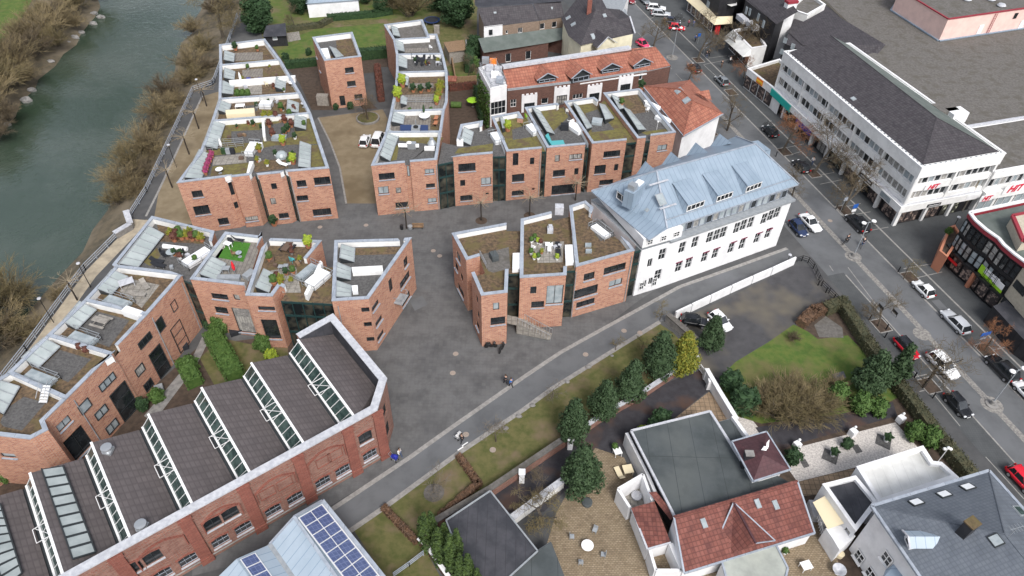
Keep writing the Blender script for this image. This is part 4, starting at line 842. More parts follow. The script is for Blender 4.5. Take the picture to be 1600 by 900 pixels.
# ---------------------------------------------------------------- pitched roofs, dormers, add-on panes
def faces(r,name,m,fs_,flip=None):
    b=MB()
    for f in fs_:
        P=[Vector(p) if isinstance(p,Vector) else at(*p) for p in f]
        n=sum(((P[i].cross(P[(i+1)%len(P)])) for i in range(len(P))),Vector())
        if n.z<0: P=P[::-1]
        b.poly(P)
    return b.build(name,M[m],r)
def plane(a,b,c): n=(b-a).cross(c-a).normalized(); n=n if n.z>0 else -n; return (a,n)
def hit(x,y,pl): d=RC@Vector(((x-800)/FPX,(y-450)/FPX,1)); o=Vector((0,0,CAMH)); return o+d*((pl[0]-o).dot(pl[1])/d.dot(pl[1]))
def dormer(r,pl,L,R,hg,m='zinc',gable=0,wm='frame_white',taper=.2,slope=.12,facem=None,wn=4,ov=.15):
    A,B=hit(*L,pl),hit(*R,pl); u=(B-A); u.z=0; w_=u.length; u/=w_; back=Vector((-u.y,u.x,0)); 
    if back.dot(Vector((pl[1].x,pl[1].y,0)))>0: back=-back
    z=Vector((0,0,1)); z0=min(A.z,B.z); A=W(A,z0);B=W(B,z0)
    TA,TB=A+z*hg+u*taper,B+z*hg-u*taper
    def run(p,sl): # move back until the plane is met
        d=back+z*sl; t=(pl[0]-p).dot(pl[1])/d.dot(pl[1]); return p+d*max(t,.1)
    fr=MB(); 
    if gable:
        T=(TA+TB)/2+z*gable; e=back*-.35; o1=(A-B).normalized()*.3
        BT=run(T,0); BA,BB=run(TA,0),run(TB,0)
        fr.poly([A,B,TB,T,TA]); dm=fr.build('dormer',M[facem or 'brick_dark'],r); rf=MB(); rf.poly([TA+o1+e-z*.12,T+e+z*.1,BT+z*.1,BA+o1-z*.12][::-1]); rf.poly([TB-o1+e-z*.12,BB-o1-z*.12,BT+z*.1,T+e+z*.1][::-1]); rf.build('roof',M[m],dm); sd=MB(); sd.poly([A,TA,BA]).poly([B,BB,TB]); sd.build('cheek',M[facem or 'brick_dark'],dm)
        tr_=MB(); tr_.bar(TA+o1+e,T+e+z*.15,.16,.12).bar(TB-o1+e,T+e+z*.15,.16,.12); tr_.build('bargeboard',M['coping_pale' if wm=='frame_white' else wm],dm)
    else:
        BA,BB=run(TA,slope),run(TB,slope); fr.poly([A,B,TB,TA]); fr.poly([A,TA,BA]).poly([B,BB,TB]); dm=fr.build('dormer',M[facem or m],r)
        e=back*-.2; rf=MB(); rf.poly([TA+e-u*ov+z*.05,TB+e+u*ov+z*.05,BB+u*ov+z*.05,BA-u*ov+z*.05]); rf.build('roof',M[m],dm)
    if wn: frame(dm,A+back*-.13,u,.45*max(taper,.3)+.1,w_-.45*max(taper,.3)-.1,z0+.2,z0+hg-.15,wn,1,.1,wm,'glass',fw=.09)
    return dm
def skylight(r,pl,c,wd=1.0,ht=1.4,gm='glass_pale',rot=0,fm='grey_metal'):
    p=hit(*c,pl); n=pl[1]; t=Vector((-n.y,n.x,0)).normalized(); b_=n.cross(t); b=MB(); b.box(p+n*.06,(wd,ht,.14),axes=(t,b_,n)); o=b.build('skylight',M[fm],r); g=MB(); q=p+n*.14
    g.poly([q-t*wd*.4-b_*ht*.42,q+t*wd*.4-b_*ht*.42,q+t*wd*.4+b_*ht*.42,q-t*wd*.4+b_*ht*.42]); g.build('pane',M[gm],o)
def plate(r,name,x,y,a,c,ww,hh,m,dist=.06,thick=.08,z=None):
    """flat panel fixed to the wall a-c (world points), centred where pixel (x,y) meets it"""
    u=(c-a); u.z=0; u.normalize(); n=Vector((u.y,-u.x,0)); 
    if n.y>0: n=-n; u=-u
    a0=W(a,0); q=onwall(x,y,a0,n); z=z if z is not None else q.z; b=MB(); b.box(W(q,z)+n*dist,(ww,thick,hh),axes=(u,n,Vector((0,0,1)))); return b.build(name,M[m],r),q,u,n
def text(r,s,p,u,n,size,m,name='lettering',shear=0,ext=.02):
    cu=bpy.data.curves.new(name,'FONT'); cu.body=s; cu.size=size; cu.extrude=ext; cu.align_x='CENTER'; cu.align_y='CENTER'; cu.shear=shear; cu.offset=size*.04
    o=bpy.data.objects.new(name,cu); COL.objects.link(o); cu.materials.append(M[m]); off=r.location if r.parent is None else r.location+r.parent.location
    dg=bpy.context.evaluated_depsgraph_get(); me=bpy.data.meshes.new_from_object(o.evaluated_get(dg)); bpy.data.objects.remove(o); me.materials.clear(); me.materials.append(M[m]); o=bpy.data.objects.new(name,me); COL.objects.link(o); z=Vector((0,0,1)); o.parent=r
    mw=Matrix((u,z,n)).transposed().to_4x4(); mw.translation=p-off; o.matrix_local=mw; return o
def edgewins(r,p,q,z0,z1,n,wf=.8,start=0,end=None,nx=1,nz=1,fm='frame_white',gm='mixed',out=.03,fw=.07,sill=None):
    u=(q-p); u.z=0; L=u.length; u/=L; nn=Vector((u.y,-u.x,0)); a=W(p,0)
    if nn.y>0 and abs(nn.y)>.5: pass
    end=L if end is None else end; st=(end-start)/n
    for i in range(n): c=start+st*(i+.5); frame(r,a+nn*(.11+out),u,c-st*wf/2,c+st*wf/2,z0,z1,nx,nz,.1,fm,gm,fw=fw,sill=sill)
# ================= white building with the blue zinc roof
WA,WB_=Vector((21.2,75.7,0)),Vector((40.6,85.8,0)); WL=Vector((17.3,73.9,0)); uW=(WB_-WA).normalized(); vW=Vector((-uW.y,uW.x,0)); WLb=Vector((11.2,84.4,0)); WBb=WB_+vW*12.6
wpoly=[WL,WA,WB_,WBb,WLb]
def nwin(k,*xs): return ws(k,*[(x,y,1.12,2.05,2,'glass',2) for x,y in xs])
wh=building('office_building','long white rendered building with a pale blue standing-seam zinc roof and dormers','building',[Vector((p.x,p.y,0)) for p in wpoly],8.6,edges=['L']*5,par=.02,wallm='plaster_pure',deckm='grey_metal',fm='frame_white',
 wins=nwin(a5,(553,690),(587,676),(620,662),(697,637),(733,624),(768,611),(838,588),(873,573),(910,560),(980,540),(1015,523),(1048,508), (535,790),(587,770),(670,738),(725,720),(808,692),(865,672),(943,640),(1000,615),(472,718),(450,825))+ws(a5,(385,770,.8,1.6,2),(418,745,.8,1.6,2),(355,880,.7,1.4,2),(388,865,.7,1.4,2)))
z=Vector((0,0,1))
ledge=MB(); ledge.prism(offset([WA,WB_,WBb,WLb],[-.35,-.35,-.1,0]),8.62,8.95,True); ledge.build('ledge',M['grey_metal'],wh)
up=MB(); ui=[WA+uW*2+vW*.8,WB_-uW*.7+vW*.8,WBb-uW*.7-vW*.5,WLb+uW]; up.prism(ui,8.95,10.6); up.build('attic_storey',M['frame_dark'],wh)
ga=MB(); ga.prism([WL,WA,WA+uW*2,WA+uW*2+vW*1,WLb+uW],8.95,10.55); ga.build('corner_wall',M['plaster_pure'],wh)
edgewins(wh,ui[0],ui[1],9.1,10.45,17,.9,nx=1,gm='mixed',fm='coping')
edgewins(wh,WA,WA+uW*2,9.3,10.2,1,.5,nx=2,nz=2,gm='glass'); edgewins(wh,WL,WA,9.3,10.2,2,.4,nx=2,nz=2,gm='glass'); edgewins(wh,WL,WA,.9,2.4,2,.35,nx=2,nz=2,gm='glass')
for x,y in ((537,765),(590,745),(680,712),(735,693),(823,660),(877,640),(958,612),(1010,593)): plate(wh,'red_banner',*a5(x,y),WA,WB_,1.15,.2,'banner',.04,.05)
eFL,eFR,eL,eLF=at(1042.5,357,10.7),at(1248,288,10.7),at(924,298.5,10.7),at(1014,375,10.7); eBR=eFR+vW*14.2; RL,RR=at(1026,267,15),at(1180.5,225,15)
zr_=faces(wh,'roof','zinc',[[eFL,eFR,RR,RL],[eFR,eBR,RR],[eBR,eL,RL,RR],[eL,eLF,eFL,RL]])
sf=MB(); sf.prism([eLF,eFL,eFR,eBR,eL],10.5,10.68,True); sf.build('gutter',M['coping'],wh)
cap=MB(); 
for p,q in ((RL,RR),(RL,eL),(RR,eFR),(RL,eFL),(RR,eBR)): cap.bar(p+z*.05,q+z*.05,.22,.12)
cap.bar(eFL.lerp(RL,.12)+z*.25,eFR.lerp(RR,.12)+z*.25,.06,.12); cap.build('ridge_cap',M['coping'],wh)
plF=plane(eFL,eFR,RR); plB=plane(eBR,eL,RL); plWst=plane(eL,eLF,RL); plE=plane(eFR,eBR,RR)
for l,r_ in (((560,512),(672,470)),((715,462),(818,424)),((868,412),(968,372))): dormer(wh,plF,a5(*l),a5(*r_),1.3,'zinc',wn=4,taper=.55,slope=.33)
uB=uW
for t in (.30,.47,.64,.81):
    c=eL.lerp(eBR,t)+ (-vW)*1.2; 
    P_=[c-uB*1.4,c+uB*1.4]; b=MB(); zt=13.6; A_,B2=W(c-uB*1.5,11.3),W(c+uB*1.5,11.3); T_=W(c,zt); Tb=W(c-vW*3.0,zt)
    b.poly([A_,T_,Tb]).poly([B2,Tb,T_]); b.poly([B2,A_,T_][::-1]); b.build('dormer',M['zinc'],wh)
c=eFR.lerp(eBR,.5)-uW*1.3; b=MB(); A_,B2=W(c-vW*1.8,11.5),W(c+vW*1.8,11.5); T1,T2=W(c-vW*1.4,13.6),W(c+vW*1.4,13.6); k1,k2_=T1-uW*3,T2-uW*3; b.poly([A_,B2,T2,T1]).poly([T1,T2,k2_+z*.3,k1+z*.3]).poly([A_,T1,k1]).poly([B2,k2_,T2]); b.build('dormer',M['zinc'],wh)
dm=dormer(wh,plWst,a5(205,430),a5(268,478),1.5,'zinc',taper=.1,wn=2)
p=hit(*a5(300,430),plWst); b=MB(); ax_=(Vector((.6,.8,0)).normalized(),Vector((-.8,.6,0)).normalized(),z); b.box(W(p,p.z+.6),(3.4,1.5,2.6),axes=ax_); o=b.build('lift_housing',M['zinc'],wh); b=MB(); b.box(W(p,p.z+2.3)-ax_[0]*.8,(1.0,1.0,.9),axes=ax_); b.build('vent_box',M['steel'],o); b=MB(); b.box(W(p,p.z+2.0)+ax_[0]*.9,(1.3,.9,.2),axes=ax_); b.build('rooflight',M['white_panel'],o)
skylight(wh,plF,a5(441,440),1.2,1.7); skylight(wh,plWst,a5(370,495),.5,.5)
for (x,y,x2,y2) in ((380,375,478,345),(435,498,520,470)):
    b=MB(); b.bar(hit(*a5(x,y),plF)+z*.3,hit(*a5(x2,y2),plF)+z*.3,.3,.05); b.build('roof_walkway',M['coping_pale'],wh)
# ================= department store on the right
HA,HBk,HC=Vector((50.0,128.8,0)),Vector((61.0,91.7,0)),Vector((75.2,96.1,0)); HD=HA+(HC-HBk)*.93
hit_b=root('department_store','long white shop building with two window bands, dark hipped tile roof and red lettering','shop building',(62,110,0))
HP_=[HA,HBk,HC,HD]; core=offset(HP_,[.45]*4)
def bld(r,name,pts,z0,z1,m,bottom=False): b=MB(); b.prism([W(p,0) for p in pts],z0,z1,bottom); return b.build(name,M[m],r)
uS=(HBk-HA).normalized(); nS=Vector((uS.y,-uS.x,0)); uT=(HC-HBk).normalized(); nT=Vector((uT.y,-uT.x,0)); LS=(HBk-HA).length; LT=(HC-HBk).length
g0=offset(HP_,[.25,.25,.5,.5]); bld(hit_b,'ground_floor',g0,0,2.6,'black_metal')
bld(hit_b,'canopy',offset(HP_,[-.75,-.4,.2,0]),2.75,4.0,'plaster',True); bld(hit_b,'canopy_roof',offset(HP_,[-.55,-.2,.2,.1]),4.01,4.08,'coping_pale')
bld(hit_b,'window_band_wall',core,4.0,9.6,'plaster')
bld(hit_b,'spandrel',offset(HP_,[.05]*4),4.0,4.75,'plaster'); bld(hit_b,'spandrel',offset(HP_,[.0]*4),6.35,7.5,'plaster',True); bld(hit_b,'eaves_band',offset(HP_,[-.25]*4),9.15,11.1,'plaster',True)
b=MB(); 
ringo=offset(HP_,[-.3]*4); ringi=offset(HP_,[.15]*4)
for i in range(4): j=(i+1)%4; b.poly([W(ringo[i],11.22),W(ringo[j],11.22),W(ringi[j],11.22),W(ringi[i],11.22)]); b.poly([W(ringo[i],11.05),W(ringo[j],11.05),W(ringo[j],11.22),W(ringo[i],11.22)])
b.build('coping',M['plaster_pure'],hit_b)
for z0,z1 in ((4.78,6.33),(7.53,9.13)):
    edgewins(hit_b,core[0],core[1],z0,z1,30,.93,gm='mixed',nx=1,fw=.06); edgewins(hit_b,core[1],core[2],z0,z1,12,.93,gm='mixed',fw=.06)
for i in range(0,31,6): b=MB(); c=HA+uS*(LS*i/30)-nS*.15 ; b.box(W(c,6.6),(.35,.5,5.2),axes=(uS,nS,z)); b.build('pier',M['plaster'],hit_b)
for i in (0,5,10): b=MB(); c=HBk+uT*(LT*i/10)-nT*.15; b.box(W(c,6.6),(.4,.5,5.2),axes=(uT,nT,z)); b.build('pier',M['plaster'],hit_b)
# shop windows behind the arcade and its pillars
gA,gB,gC=g0[0],g0[1],g0[2]
mats_s=['shop_goods','shop_goods2','glass','shop_goods','curtain','shop_goods2','shop_goods','glass','shop_goods','shop_goods']
for i in range(10):
    u=uS; L=(gB-gA).length; s0=L*i/10+.25; s1=L*(i+1)/10-.25; frame(hit_b,gA+nS*.2,u,s0,s1,.1,2.6,3,1,.12,'black_metal',mats_s[i],name='shop_window')
for i in range(3): L=(gC-gB).length; frame(hit_b,gB+nT*.2,uT,L*i/3.6+.3,L*(i+1)/3.6-.2,.1,2.6,3,1,.12,'black_metal',['shop_goods','shop_goods','shop_goods2'][i],name='shop_window')
for i in range(0,9): c=HA+uS*(LS*i/8)+nS*.15; b=MB(); b.box(W(c,1.25),(.45,.6,2.5),axes=(uS,nS,z)); b.build('pillar',M['plaster'],hit_b)
for i in range(1,3): c=HBk+uT*(LT*i/3)+nT*.0; b=MB(); b.box(W(c,1.25),(.45,.5,2.5),axes=(uT,nT,z)); b.build('pillar',M['plaster'],hit_b)
rS,rE=at(1291.5,52,13.6),at(1464,184,13.6); ei=offset(HP_,[.45]*4); eh=[W(p,11.15) for p in ei]
rS=W((eh[0]+eh[3])/2,13.6)*1; rS=Vector(( (eh[0]*.38+eh[3]*.62).x,(eh[0]*.38+eh[3]*.62).y,13.6))
faces(hit_b,'roof','slate',[[eh[0],eh[1],rE,rS],[eh[1],eh[2],rE]]); faces(hit_b,'rear_roof','roof_felt_green',[[eh[2],eh[3],rS,rE]]); b=MB(); b.poly([eh[0],rS,eh[3]]); b.build('gable',M['slate'],hit_b)
b=MB(); b.bar(rE,eh[1],.16,.08).bar(rE,eh[2],.14,.08).bar(rS,rE,.14,.08); b.build('ridge_cap',M['slate'],hit_b)
plS=plane(eh[0],eh[1],rE); skylight(hit_b,plS,k5(950,580),.9,.7)
b=MB()
for i in range(44): c=HA+uS*(LS*(i+.5)/44)-nS*.05; b.box(W(c,11.3),(.3,.12,.1),axes=(uS,nS,z))
for i in range(16): c=HBk+uT*(LT*(i+.5)/16)-nT*.05; b.box(W(c,11.3),(.3,.12,.1),axes=(uT,nT,z))
b.build('snow_guard',M['grey_metal'],hit_b); 
b=MB(); pp=at(1497,171,12); b.box(W(pp,10.9),(3,2.2,1.8),axes=(uT,nT,z)); b.build('lift_housing',M['plaster_pure'],hit_b); b=MB(); pp=at(1478,165,12); b.box(W(pp,10.9),(3.4,2.8,1.8),axes=(uT,nT,z)); b.build('stair_housing',M['gravel_roof'],hit_b)
# signs
def sign(r,label_,x,y,a,c,ww,hh,bgm,s=None,sm='red_sign',size=1.0,shear=.3,dist=.1):
    o,q,u,n=plate(r,'sign_panel',x,y,a,c,ww,hh,bgm,dist)
    if s: text(o,s,q+n*(dist+.06),u,n,size,sm,shear=shear)
K14=K(1400,200,6.43)
sign(hit_b,'',*K14(365,585),HBk,HC,3.0,.95,'plaster_pure','HIT',size=1.15,dist=.12)
o_,q_,u_,n_=plate(hit_b,'sign_panel',*K14(378,770),HBk+nT*.35,HC+nT*.35,2.6,.6,'black_metal',.06); plate(hit_b,'sign_panel',*K14(770,690),HBk+nT*.35,HC+nT*.35,2.6,.8,'plaster_pure',.06)
b=MB(); 
for i in range(9): b.box(q_+u_*(-.95+i*.24)+n_*.13+z*random.uniform(-.04,.04),(.14,.03,.2),axes=(u_,n_,z))
b.build('lettering',M['plaster_pure'],o_)
dS=nS*.7
Kc=K(1180,180,6.4273)
for (k,x,y,ww,hh,m_) in ((Kc,1115,640,3.2,.7,'black_metal'),(Kc,1310,820,2.4,.9,'glass_pale'),(Kc,485,120,4.8,1.0,'navy')): plate(hit_b,'sign_panel',*k(x,y),HA+dS,HBk+dS,ww,hh,m_,.06)
o_,q_,u_,n_=plate(hit_b,'sign_panel',*Kc(1115,640),HA+dS,HBk+dS,3.25,.72,'black_metal',.07); b=MB(); 
for i in range(10): b.box(q_+u_*(-1.2+i*.27)+n_*.13,(.16,.03,.24),axes=(u_,n_,z))
b.build('lettering',M['plaster_pure'],o_)
# low wing with the big lettering, right
XA=HC+nT*.2; XB=XA+uT*30; wing=root('shop_wing','low white wing with big red lettering running off the right edge','shop building',(XA+uT*15),'')
wing['group']='' ; del wing['group']
_w=(at(1523,197,7.6)-XA).dot(-nT)-.3; wp=[XA,XB,XB-nT*_w,XA-nT*_w]; bld(wing,'wall',wp,0,7.6,'plaster'); bld(wing,'roof',offset(wp,[.3]*4),7.4,7.66,'gravel_roof'); b=MB(); b.bar(W(XA,7.75),W(XB,7.75),.4,.3).bar(W(XA,7.75),W(wp[3],7.75),.4,.3); b.build('coping',M['plaster_pure'],wing)
bld(wing,'canopy',offset(wp,[-.8,0,2,0]),2.6,4.1,'plaster',True); edgewins(wing,XA,XB,4.9,6.4,26,.84)
bld(wing,'ledge',offset(wp,[-.25,0,.5,0]),6.5,7.5,'plaster',True)
for x,y,sz,pw,ph in ((908,702,1.0,2.6,1.2),(1190,605,1.7,4.4,1.7)):
    o_,q_,u_,n_=plate(wing,'sign_panel',*K14(x,y),XA+nT*.8,XB+nT*.8,pw,ph,'plaster_pure',.06); text(o_,'HIT',q_+n_*.12,u_,n_,sz*1.05,'red_sign',shear=.3)
    if sz==1.0: b=MB(); b.box(q_+n_*.12-z*.5,(1.5,.04,.06),axes=(u_,n_,z)); b.build('underline',M['red_sign'],o_)
edgewins(wing,XA+nT*.05,XB+nT*.05,.2,2.4,8,.8,nx=2,gm='glass_pale')
# ================= huge flat gravel roof with the pink block
RH=7.5
_d=(at(1523,197,7.6)-XA).dot(-nT); hdi=W(HD+(HA-HD)*.12,RH); hci=W(HC+(HBk-HC)*.1,RH)
big=building('market_hall','vast flat gravelled roof stained with moss, filling the upper right corner','hall',[(1292,2),(1374,80),hdi,hci,W(XA-nT*_d,RH),W(XB-nT*_d+uT*30,RH),(1900,-60),(1500,-200),(1200,-60)],RH,edges=['L']*9,par=.05,wallm='plaster_beige',deckm='gravel_roof')
b=MB(); b.bar(W(XA-nT*_d,RH+.2),W(XB-nT*_d+uT*30,RH+.2),.5,.4); b.build('coping',M['coping_pale'],big)
pk=building('rooftop_block','pale pink rendered block standing on the big gravel roof, maroon edged','building',[(1393,16.5,RH),(1466.7,64,RH),(1640,36,RH),(1800,-60,RH),(1500,-120,RH)],RH+.0001,edges=['L']*5,par=0,zb=RH-.2)
for ch in list(pk.children): bpy.data.objects.remove(ch)
pkp=[at(1393,16.5,RH),at(1466.7,64,RH),at(1640,38,RH),at(1800,-60,RH),at(1480,-110,RH)]
wb_=MB(); PP=ccw(pkp); 
for i in range(5): wallmesh(wb_,PP[i],PP[(i+1)%5],RH,RH+4.6,[])
wb_.build('wall',M['pink_render'],pk); bld(pk,'roof',offset(PP,[.3]*5),RH+4.2,RH+4.5,'gravel_roof'); b=MB()
for i in range(5): b.bar(W(PP[i],RH+4.6),W(PP[(i+1)%5],RH+4.6),.35,.2)
b.build('coping',M['maroon_trim'],pk); b=MB()
for i in range(5): b.bar(W(PP[i],RH+.12),W(PP[(i+1)%5],RH+.12),.7,.2)
b.build('flashing',M['zinc'],pk)
pa,pb=pkp[1],pkp[2]
plate(pk,'door',*k6(942,172),pa,pb,1.1,1.9,'plaster_pure'); plate(pk,'window',*k6(1150,92),pa,pb,.9,1.2,'glass'); plate(pk,'door',*k6(1183,145),pa,pb,1.1,1.9,'plaster_pure')
o_,q_,u_,n_=plate(pk,'ladder',*k6(1003,135),pa,pb,.06,4.2,'maroon_trim',.2,z=RH+2.3); b=MB(); b.box(q_+u_*.6+n_*.2+z*(RH+2.3-q_.z),(.06,.06,4.2),axes=(u_,n_,z))
for i in range(11): b.box(W(q_,RH+.5+i*.36)+u_*.3+n_*.2,(.6,.04,.04),axes=(u_,n_,z))
b.build('rung',M['maroon_trim'],o_)
for x,y in ((865,3),(1005,3),(1065,38)):
    p=at(*k6(x,y),RH+4.5); b=MB(); b.lathe(p,[(.6,0),(.6,.2),(.9,.25),(.7,.55),(.2,.7)],10); b.build('roof_vent',M['coping_pale'],pk)
# ================= black-fronted shop building, right edge
T14=K(1440,300,5)
topP=[(1515,333),(1524,345),(1540,359),(1560,373),(1568,383),(1584,397),(1603,411),(1660,470),(1800,400),(1640,306)]
sh=root('shop_building','flat-roofed shop with curved black glazed front, maroon parapet edge and lime green panels','shop building',(75,84,0)); HS=9.0
S_=ccw([at(x,y,HS) for x,y in topP]); wbk=MB()
o_=[at(x,y,HS) for x,y in topP]
i0=[i for i,p in enumerate(S_) if (p-o_[0]).length<.01][0]
nS_=len(S_)
b=MB(); 
for i in range(nS_):
    p,q=S_[i],S_[(i+1)%nS_]; blk=any((p-o_[k]).length<.01 and (q-o_[k+1]).length<.01 for k in range(6)); (b if blk else wbk).poly([W(p,0),W(q,0),W(q,HS),W(p,HS)])
b.build('glazed_front',M['black_metal'],sh); wbk.build('wall',M['plaster_beige'],sh); bld(sh,'roof',offset(S_,[.4]*nS_),HS-.6,HS-.35,'roof_felt_green')
cp1,cp2=MB(),MB()
for i in range(nS_):
    p,q=S_[i],S_[(i+1)%nS_]; cp1.bar(W(p,HS+.1),W(q,HS+.1),.5,.2); cp2.bar(W(p,HS-.35),W(q,HS-.35),.35,.6)
cp1.build('coping',M['plaster_pure'],sh); cp2.build('fascia',M['maroon_trim'],sh)
for k in range(6):
    a,c=o_[k],o_[k+1]; u=(c-a); L=u.length; u=u/L; nwn=max(1,round(L/1.15))
    for (z0,z1) in ((5.9,8.0),(3.2,5.3)): edgewins(sh,a,c,z0,z1,nwn,.86,fm='black_metal',gm='mixed',nz=2,out=.05)
    edgewins(sh,a,c,.3,2.6,max(1,round(L/1.8)),.9,fm='black_metal',gm=random.choice(['shop_goods','shop_goods2']),out=.05)
    bb_=MB(); n=Vector((u.y,-u.x,0)); bb_.box(W((a+c)/2+n*.3,2.95),(L+.3,.7,.35),axes=(u,n,z)); bb_.build('cornice',M['black_metal'],sh)
sA,sB=o_[3]+Vector((0,0,0)),o_[6]
for (x,y,ww,hh,m_) in ((490,605,.9,1.3,'lime'),(508,660,1.1,.9,'lime'),(535,690,1.0,.9,'lime'),(570,735,1.0,.9,'lime'),(605,765,1.3,.9,'lime'),(530,625,1.1,.9,'plaster_pure'),(565,655,.9,.8,'plaster_pure'),(600,690,.9,1.0,'plaster_pure'),(630,725,1.2,.9,'plaster_pure')): plate(sh,'coloured_panel',*T14(x,y),sA,sB,ww,hh,m_,.35)
plate(sh,'red_sign',*T14(272,530),o_[0],o_[3],2.2,.4,'red',.8); plate(sh,'pillar',*T14(180,500),o_[0],o_[3],.5,2.8,'terra_paint',.4,.5,z=1.4); plate(sh,'pillar',*T14(392,705),o_[0],o_[3],.5,2.8,'terra_paint',.4,.5,z=1.4)
for x,y in ((285,465),(375,550)): plate(sh,'poster',*T14(x,y),o_[0],o_[3],.9,.8,'pink',.2)
for x,y in ((770,750),(672,880)): plate(sh,'window',*T14(x,y),o_[6],o_[7],2.2,1.2,'glass',.05)
pp=at(1598,350,HS); b=MB(); b.prism([at(1585,333,HS+2),at(1640,322,HS+2),at(1660,360,HS+2),at(1602,372,HS+2)],HS-.4,HS+1.6); o=b.build('roof_housing',M['plaster_beige'],sh); b=MB(); q4=[at(1585,333,HS+2),at(1640,322,HS+2),at(1660,360,HS+2),at(1602,372,HS+2)]
for i in range(4): b.bar(W(q4[i],HS+1.5),W(q4[(i+1)%4],HS+1.5),.5,.35)
b.build('fascia',M['maroon_trim'],o)
pch=building('shop_porch','terracotta shop porch with a planted flat top beside the black glazed shop front','porch',T14((215,275),(250,275),(248,385),(140,440),(190,345)) and [(1483,355,3.2),(1492,352,3.2),(1502,368,3.2),(1480,402,3.2),(1468,392,3.2)],3.2,par=.3,t=.25,wallm='terra_paint',innerm='terra_paint',copem='terra_paint',deckm='soil')
dk=building('passage_building','dark low entrance building with white steps behind the silver parked car','building',[(1552,478,3),(1600,530,3),(1700,600,3),(1800,540,3),(1640,440,3)],3.0,edges=['L']*5,par=.05,wallm='black_cladding',deckm='roof_felt_dark')
# ================= shops along the top of the street
def shop(name,label,px,h,m='plaster',deck='sedum',edges=None,par=.5,wins=(),group=None,fm='frame_dark',copem='plaster_pure',**kw): return building(name,label,'shop building',px,h,edges=edges,par=par,wallm=m,deckm=deck,wins=wins,group=group,fm=fm,copem=copem,**kw)
u3=shop('shop_building','single-storey shop with brown gravel roof carrying yellow and teal signs',[(1168,107,4),(1211,140,4),(1222,150,4),(1240,110,4),(1218,92,4)],4.0)
uA,uB3=at(1168,107,4),at(1211,140,4)
sign(u3,'',*k5(403,478),uA,uB3,2.0,1.1,'orange',None); o_,q_,u_,n_=plate(u3,'sign_stripe',*k5(403,478),uA,uB3,1.9,.35,'yellow',.17)
wq=HA+uS*2+nS*.95; o_,q_,u_,n_=plate(hit_b,'sign_panel',*k5(525,585),HA+nS*.75,HBk+nS*.75,7.0,1.3,'teal',.1); text(o_,'hair',q_+n_*.06-u_*1.7,u_,n_,.9,'plaster_pure',shear=.2)
edgewins(u3,uA,uB3,.3,2.7,4,.85,fm='black_metal',gm='shop_goods',out=.04)
# canopy shop next to it
u2=shop('shop_building','corner shop with sloping glass canopy and brown planted roof under slate-clad flats',[(1145,47,4.2),(1174,76,4.2),(1198,72,4.2),(1180,40,4.2)],4.2)
faces(u2,'canopy','roof_white',[[(1129,60,3.2),(1161,89,3.2),(1174,76,4.2),(1145,47,4.2)],[(1161,89,3.2),(1174,76,4.2),(1172,88,3.2)]])
c_,d_=at(1145,47,4.2),at(1174,76,4.2); edgewins(u2,c_,d_,.3,2.8,4,.85,fm='black_metal',gm='shop_goods',out=.04)
u4=shop('apartment_building','black slate-clad block of flats with white balconies and dark tiled roof, by the street',[(1165,0,9),(1212,37,9),(1236,22,9),(1190,-50,9)],9.0,m='black_cladding',edges=['L']*4,deck='slate',par=.02)

faces(u4,'roof','slate',[[(1163,-5,9.1),(1213,38,9.1),(1247,18,11.5),(1200,-40,11.5)]])
for (x,y) in ((300,110),(360,150)): 
    p=at(*k5(x,y),6.0); b=MB(); b.box(W(p,6),(3.2,1.3,1.0),axes=(uS,nS,z)); b.build('balcony',M['coping_pale'],u4)
for (x,y) in ((350,70),(430,140),(400,100),(330,60)): plate(u4,'window',*k5(x,y),at(1160,20,8),at(1200,52,8),.7,1.5,'glass_pale',.3)
ch=root('chimney_stack','tall white rectangular chimney shaft with reddish cap against the black flats','chimney',tuple(at(1214,91)))
b=MB(); p=at(1212,89); b.box(W(p,6.0),(2.2,1.3,12),axes=(uT,nT,z)); b.build('shaft',M['plaster_pure'],ch); b=MB(); b.box(W(p,12.2),(2.4,1.5,.5),axes=(uT,nT,z)); b.build('cap',M['maroon_trim'],ch)
u5=shop('apartment_building','dark gabled slate roof house squeezed between white chimney and market hall',[(1226,68,7),(1252,78,7),(1290,98,7),(1372,88,7),(1384,70,7),(1290,8,7),(1240,30,7)],7.0,m='black_cladding',edges=['L']*7,deck='slate',par=.02)
faces(u5,'roof','slate',[[(1229,48,7.1),(1253,70,7.1),(1368,88,7.1),(1384,70,8.6),(1291,14,8.6)]])
for (x,y) in ((555,235),(600,270),(535,300)): plate(u5,'window',*k5(x,y),at(1226,68,7),at(1252,78,7),.8,1.1,'glass_pale',.3)
u6=shop('shop_building','low white flat-roofed annexe with grey top between the chimney and market hall',[(1233,14,8.5),(1262,24,8.5),(1290,8,8.5),(1262,-12,8.5)],8.6,deck='gravel_roof')
u7=shop('shop_building','corner shop with long cream awning and a red advertising column at the top edge',[(1090,-37,8),(1126,-2,8),(1152,-5,8),(1190,-60,8),(1110,-90,8)],8.0,m='black_cladding',deck='slate',edges=['L']*5,par=.02)
faces(u7,'awning','cream_fabric',[[(1072,0,2.7),(1116,39,2.7),(1121,26,4),(1086,-8,4)],[(1116,39,2.7),(1144,37,2.7),(1145,25,4),(1121,26,4)]])
fA,fB=at(1089,4,4),at(1121,34,4); edgewins(u7,at(1078,-2,3),at(1118,32,3),.3,2.5,6,.85,fm='frame_white',gm='shop_goods',out=.3); b=MB(); b.box(W(at(1119,53),1.3),(1.0,.8,2.6)); b.build('red_column',M['red'],u7)
for (x,y) in ((100,25),(20,0)): plate(u7,'window',*k5(x,y),at(1090,-37,8),at(1126,-2,8),1.4,1.4,'glass_pale',.05)
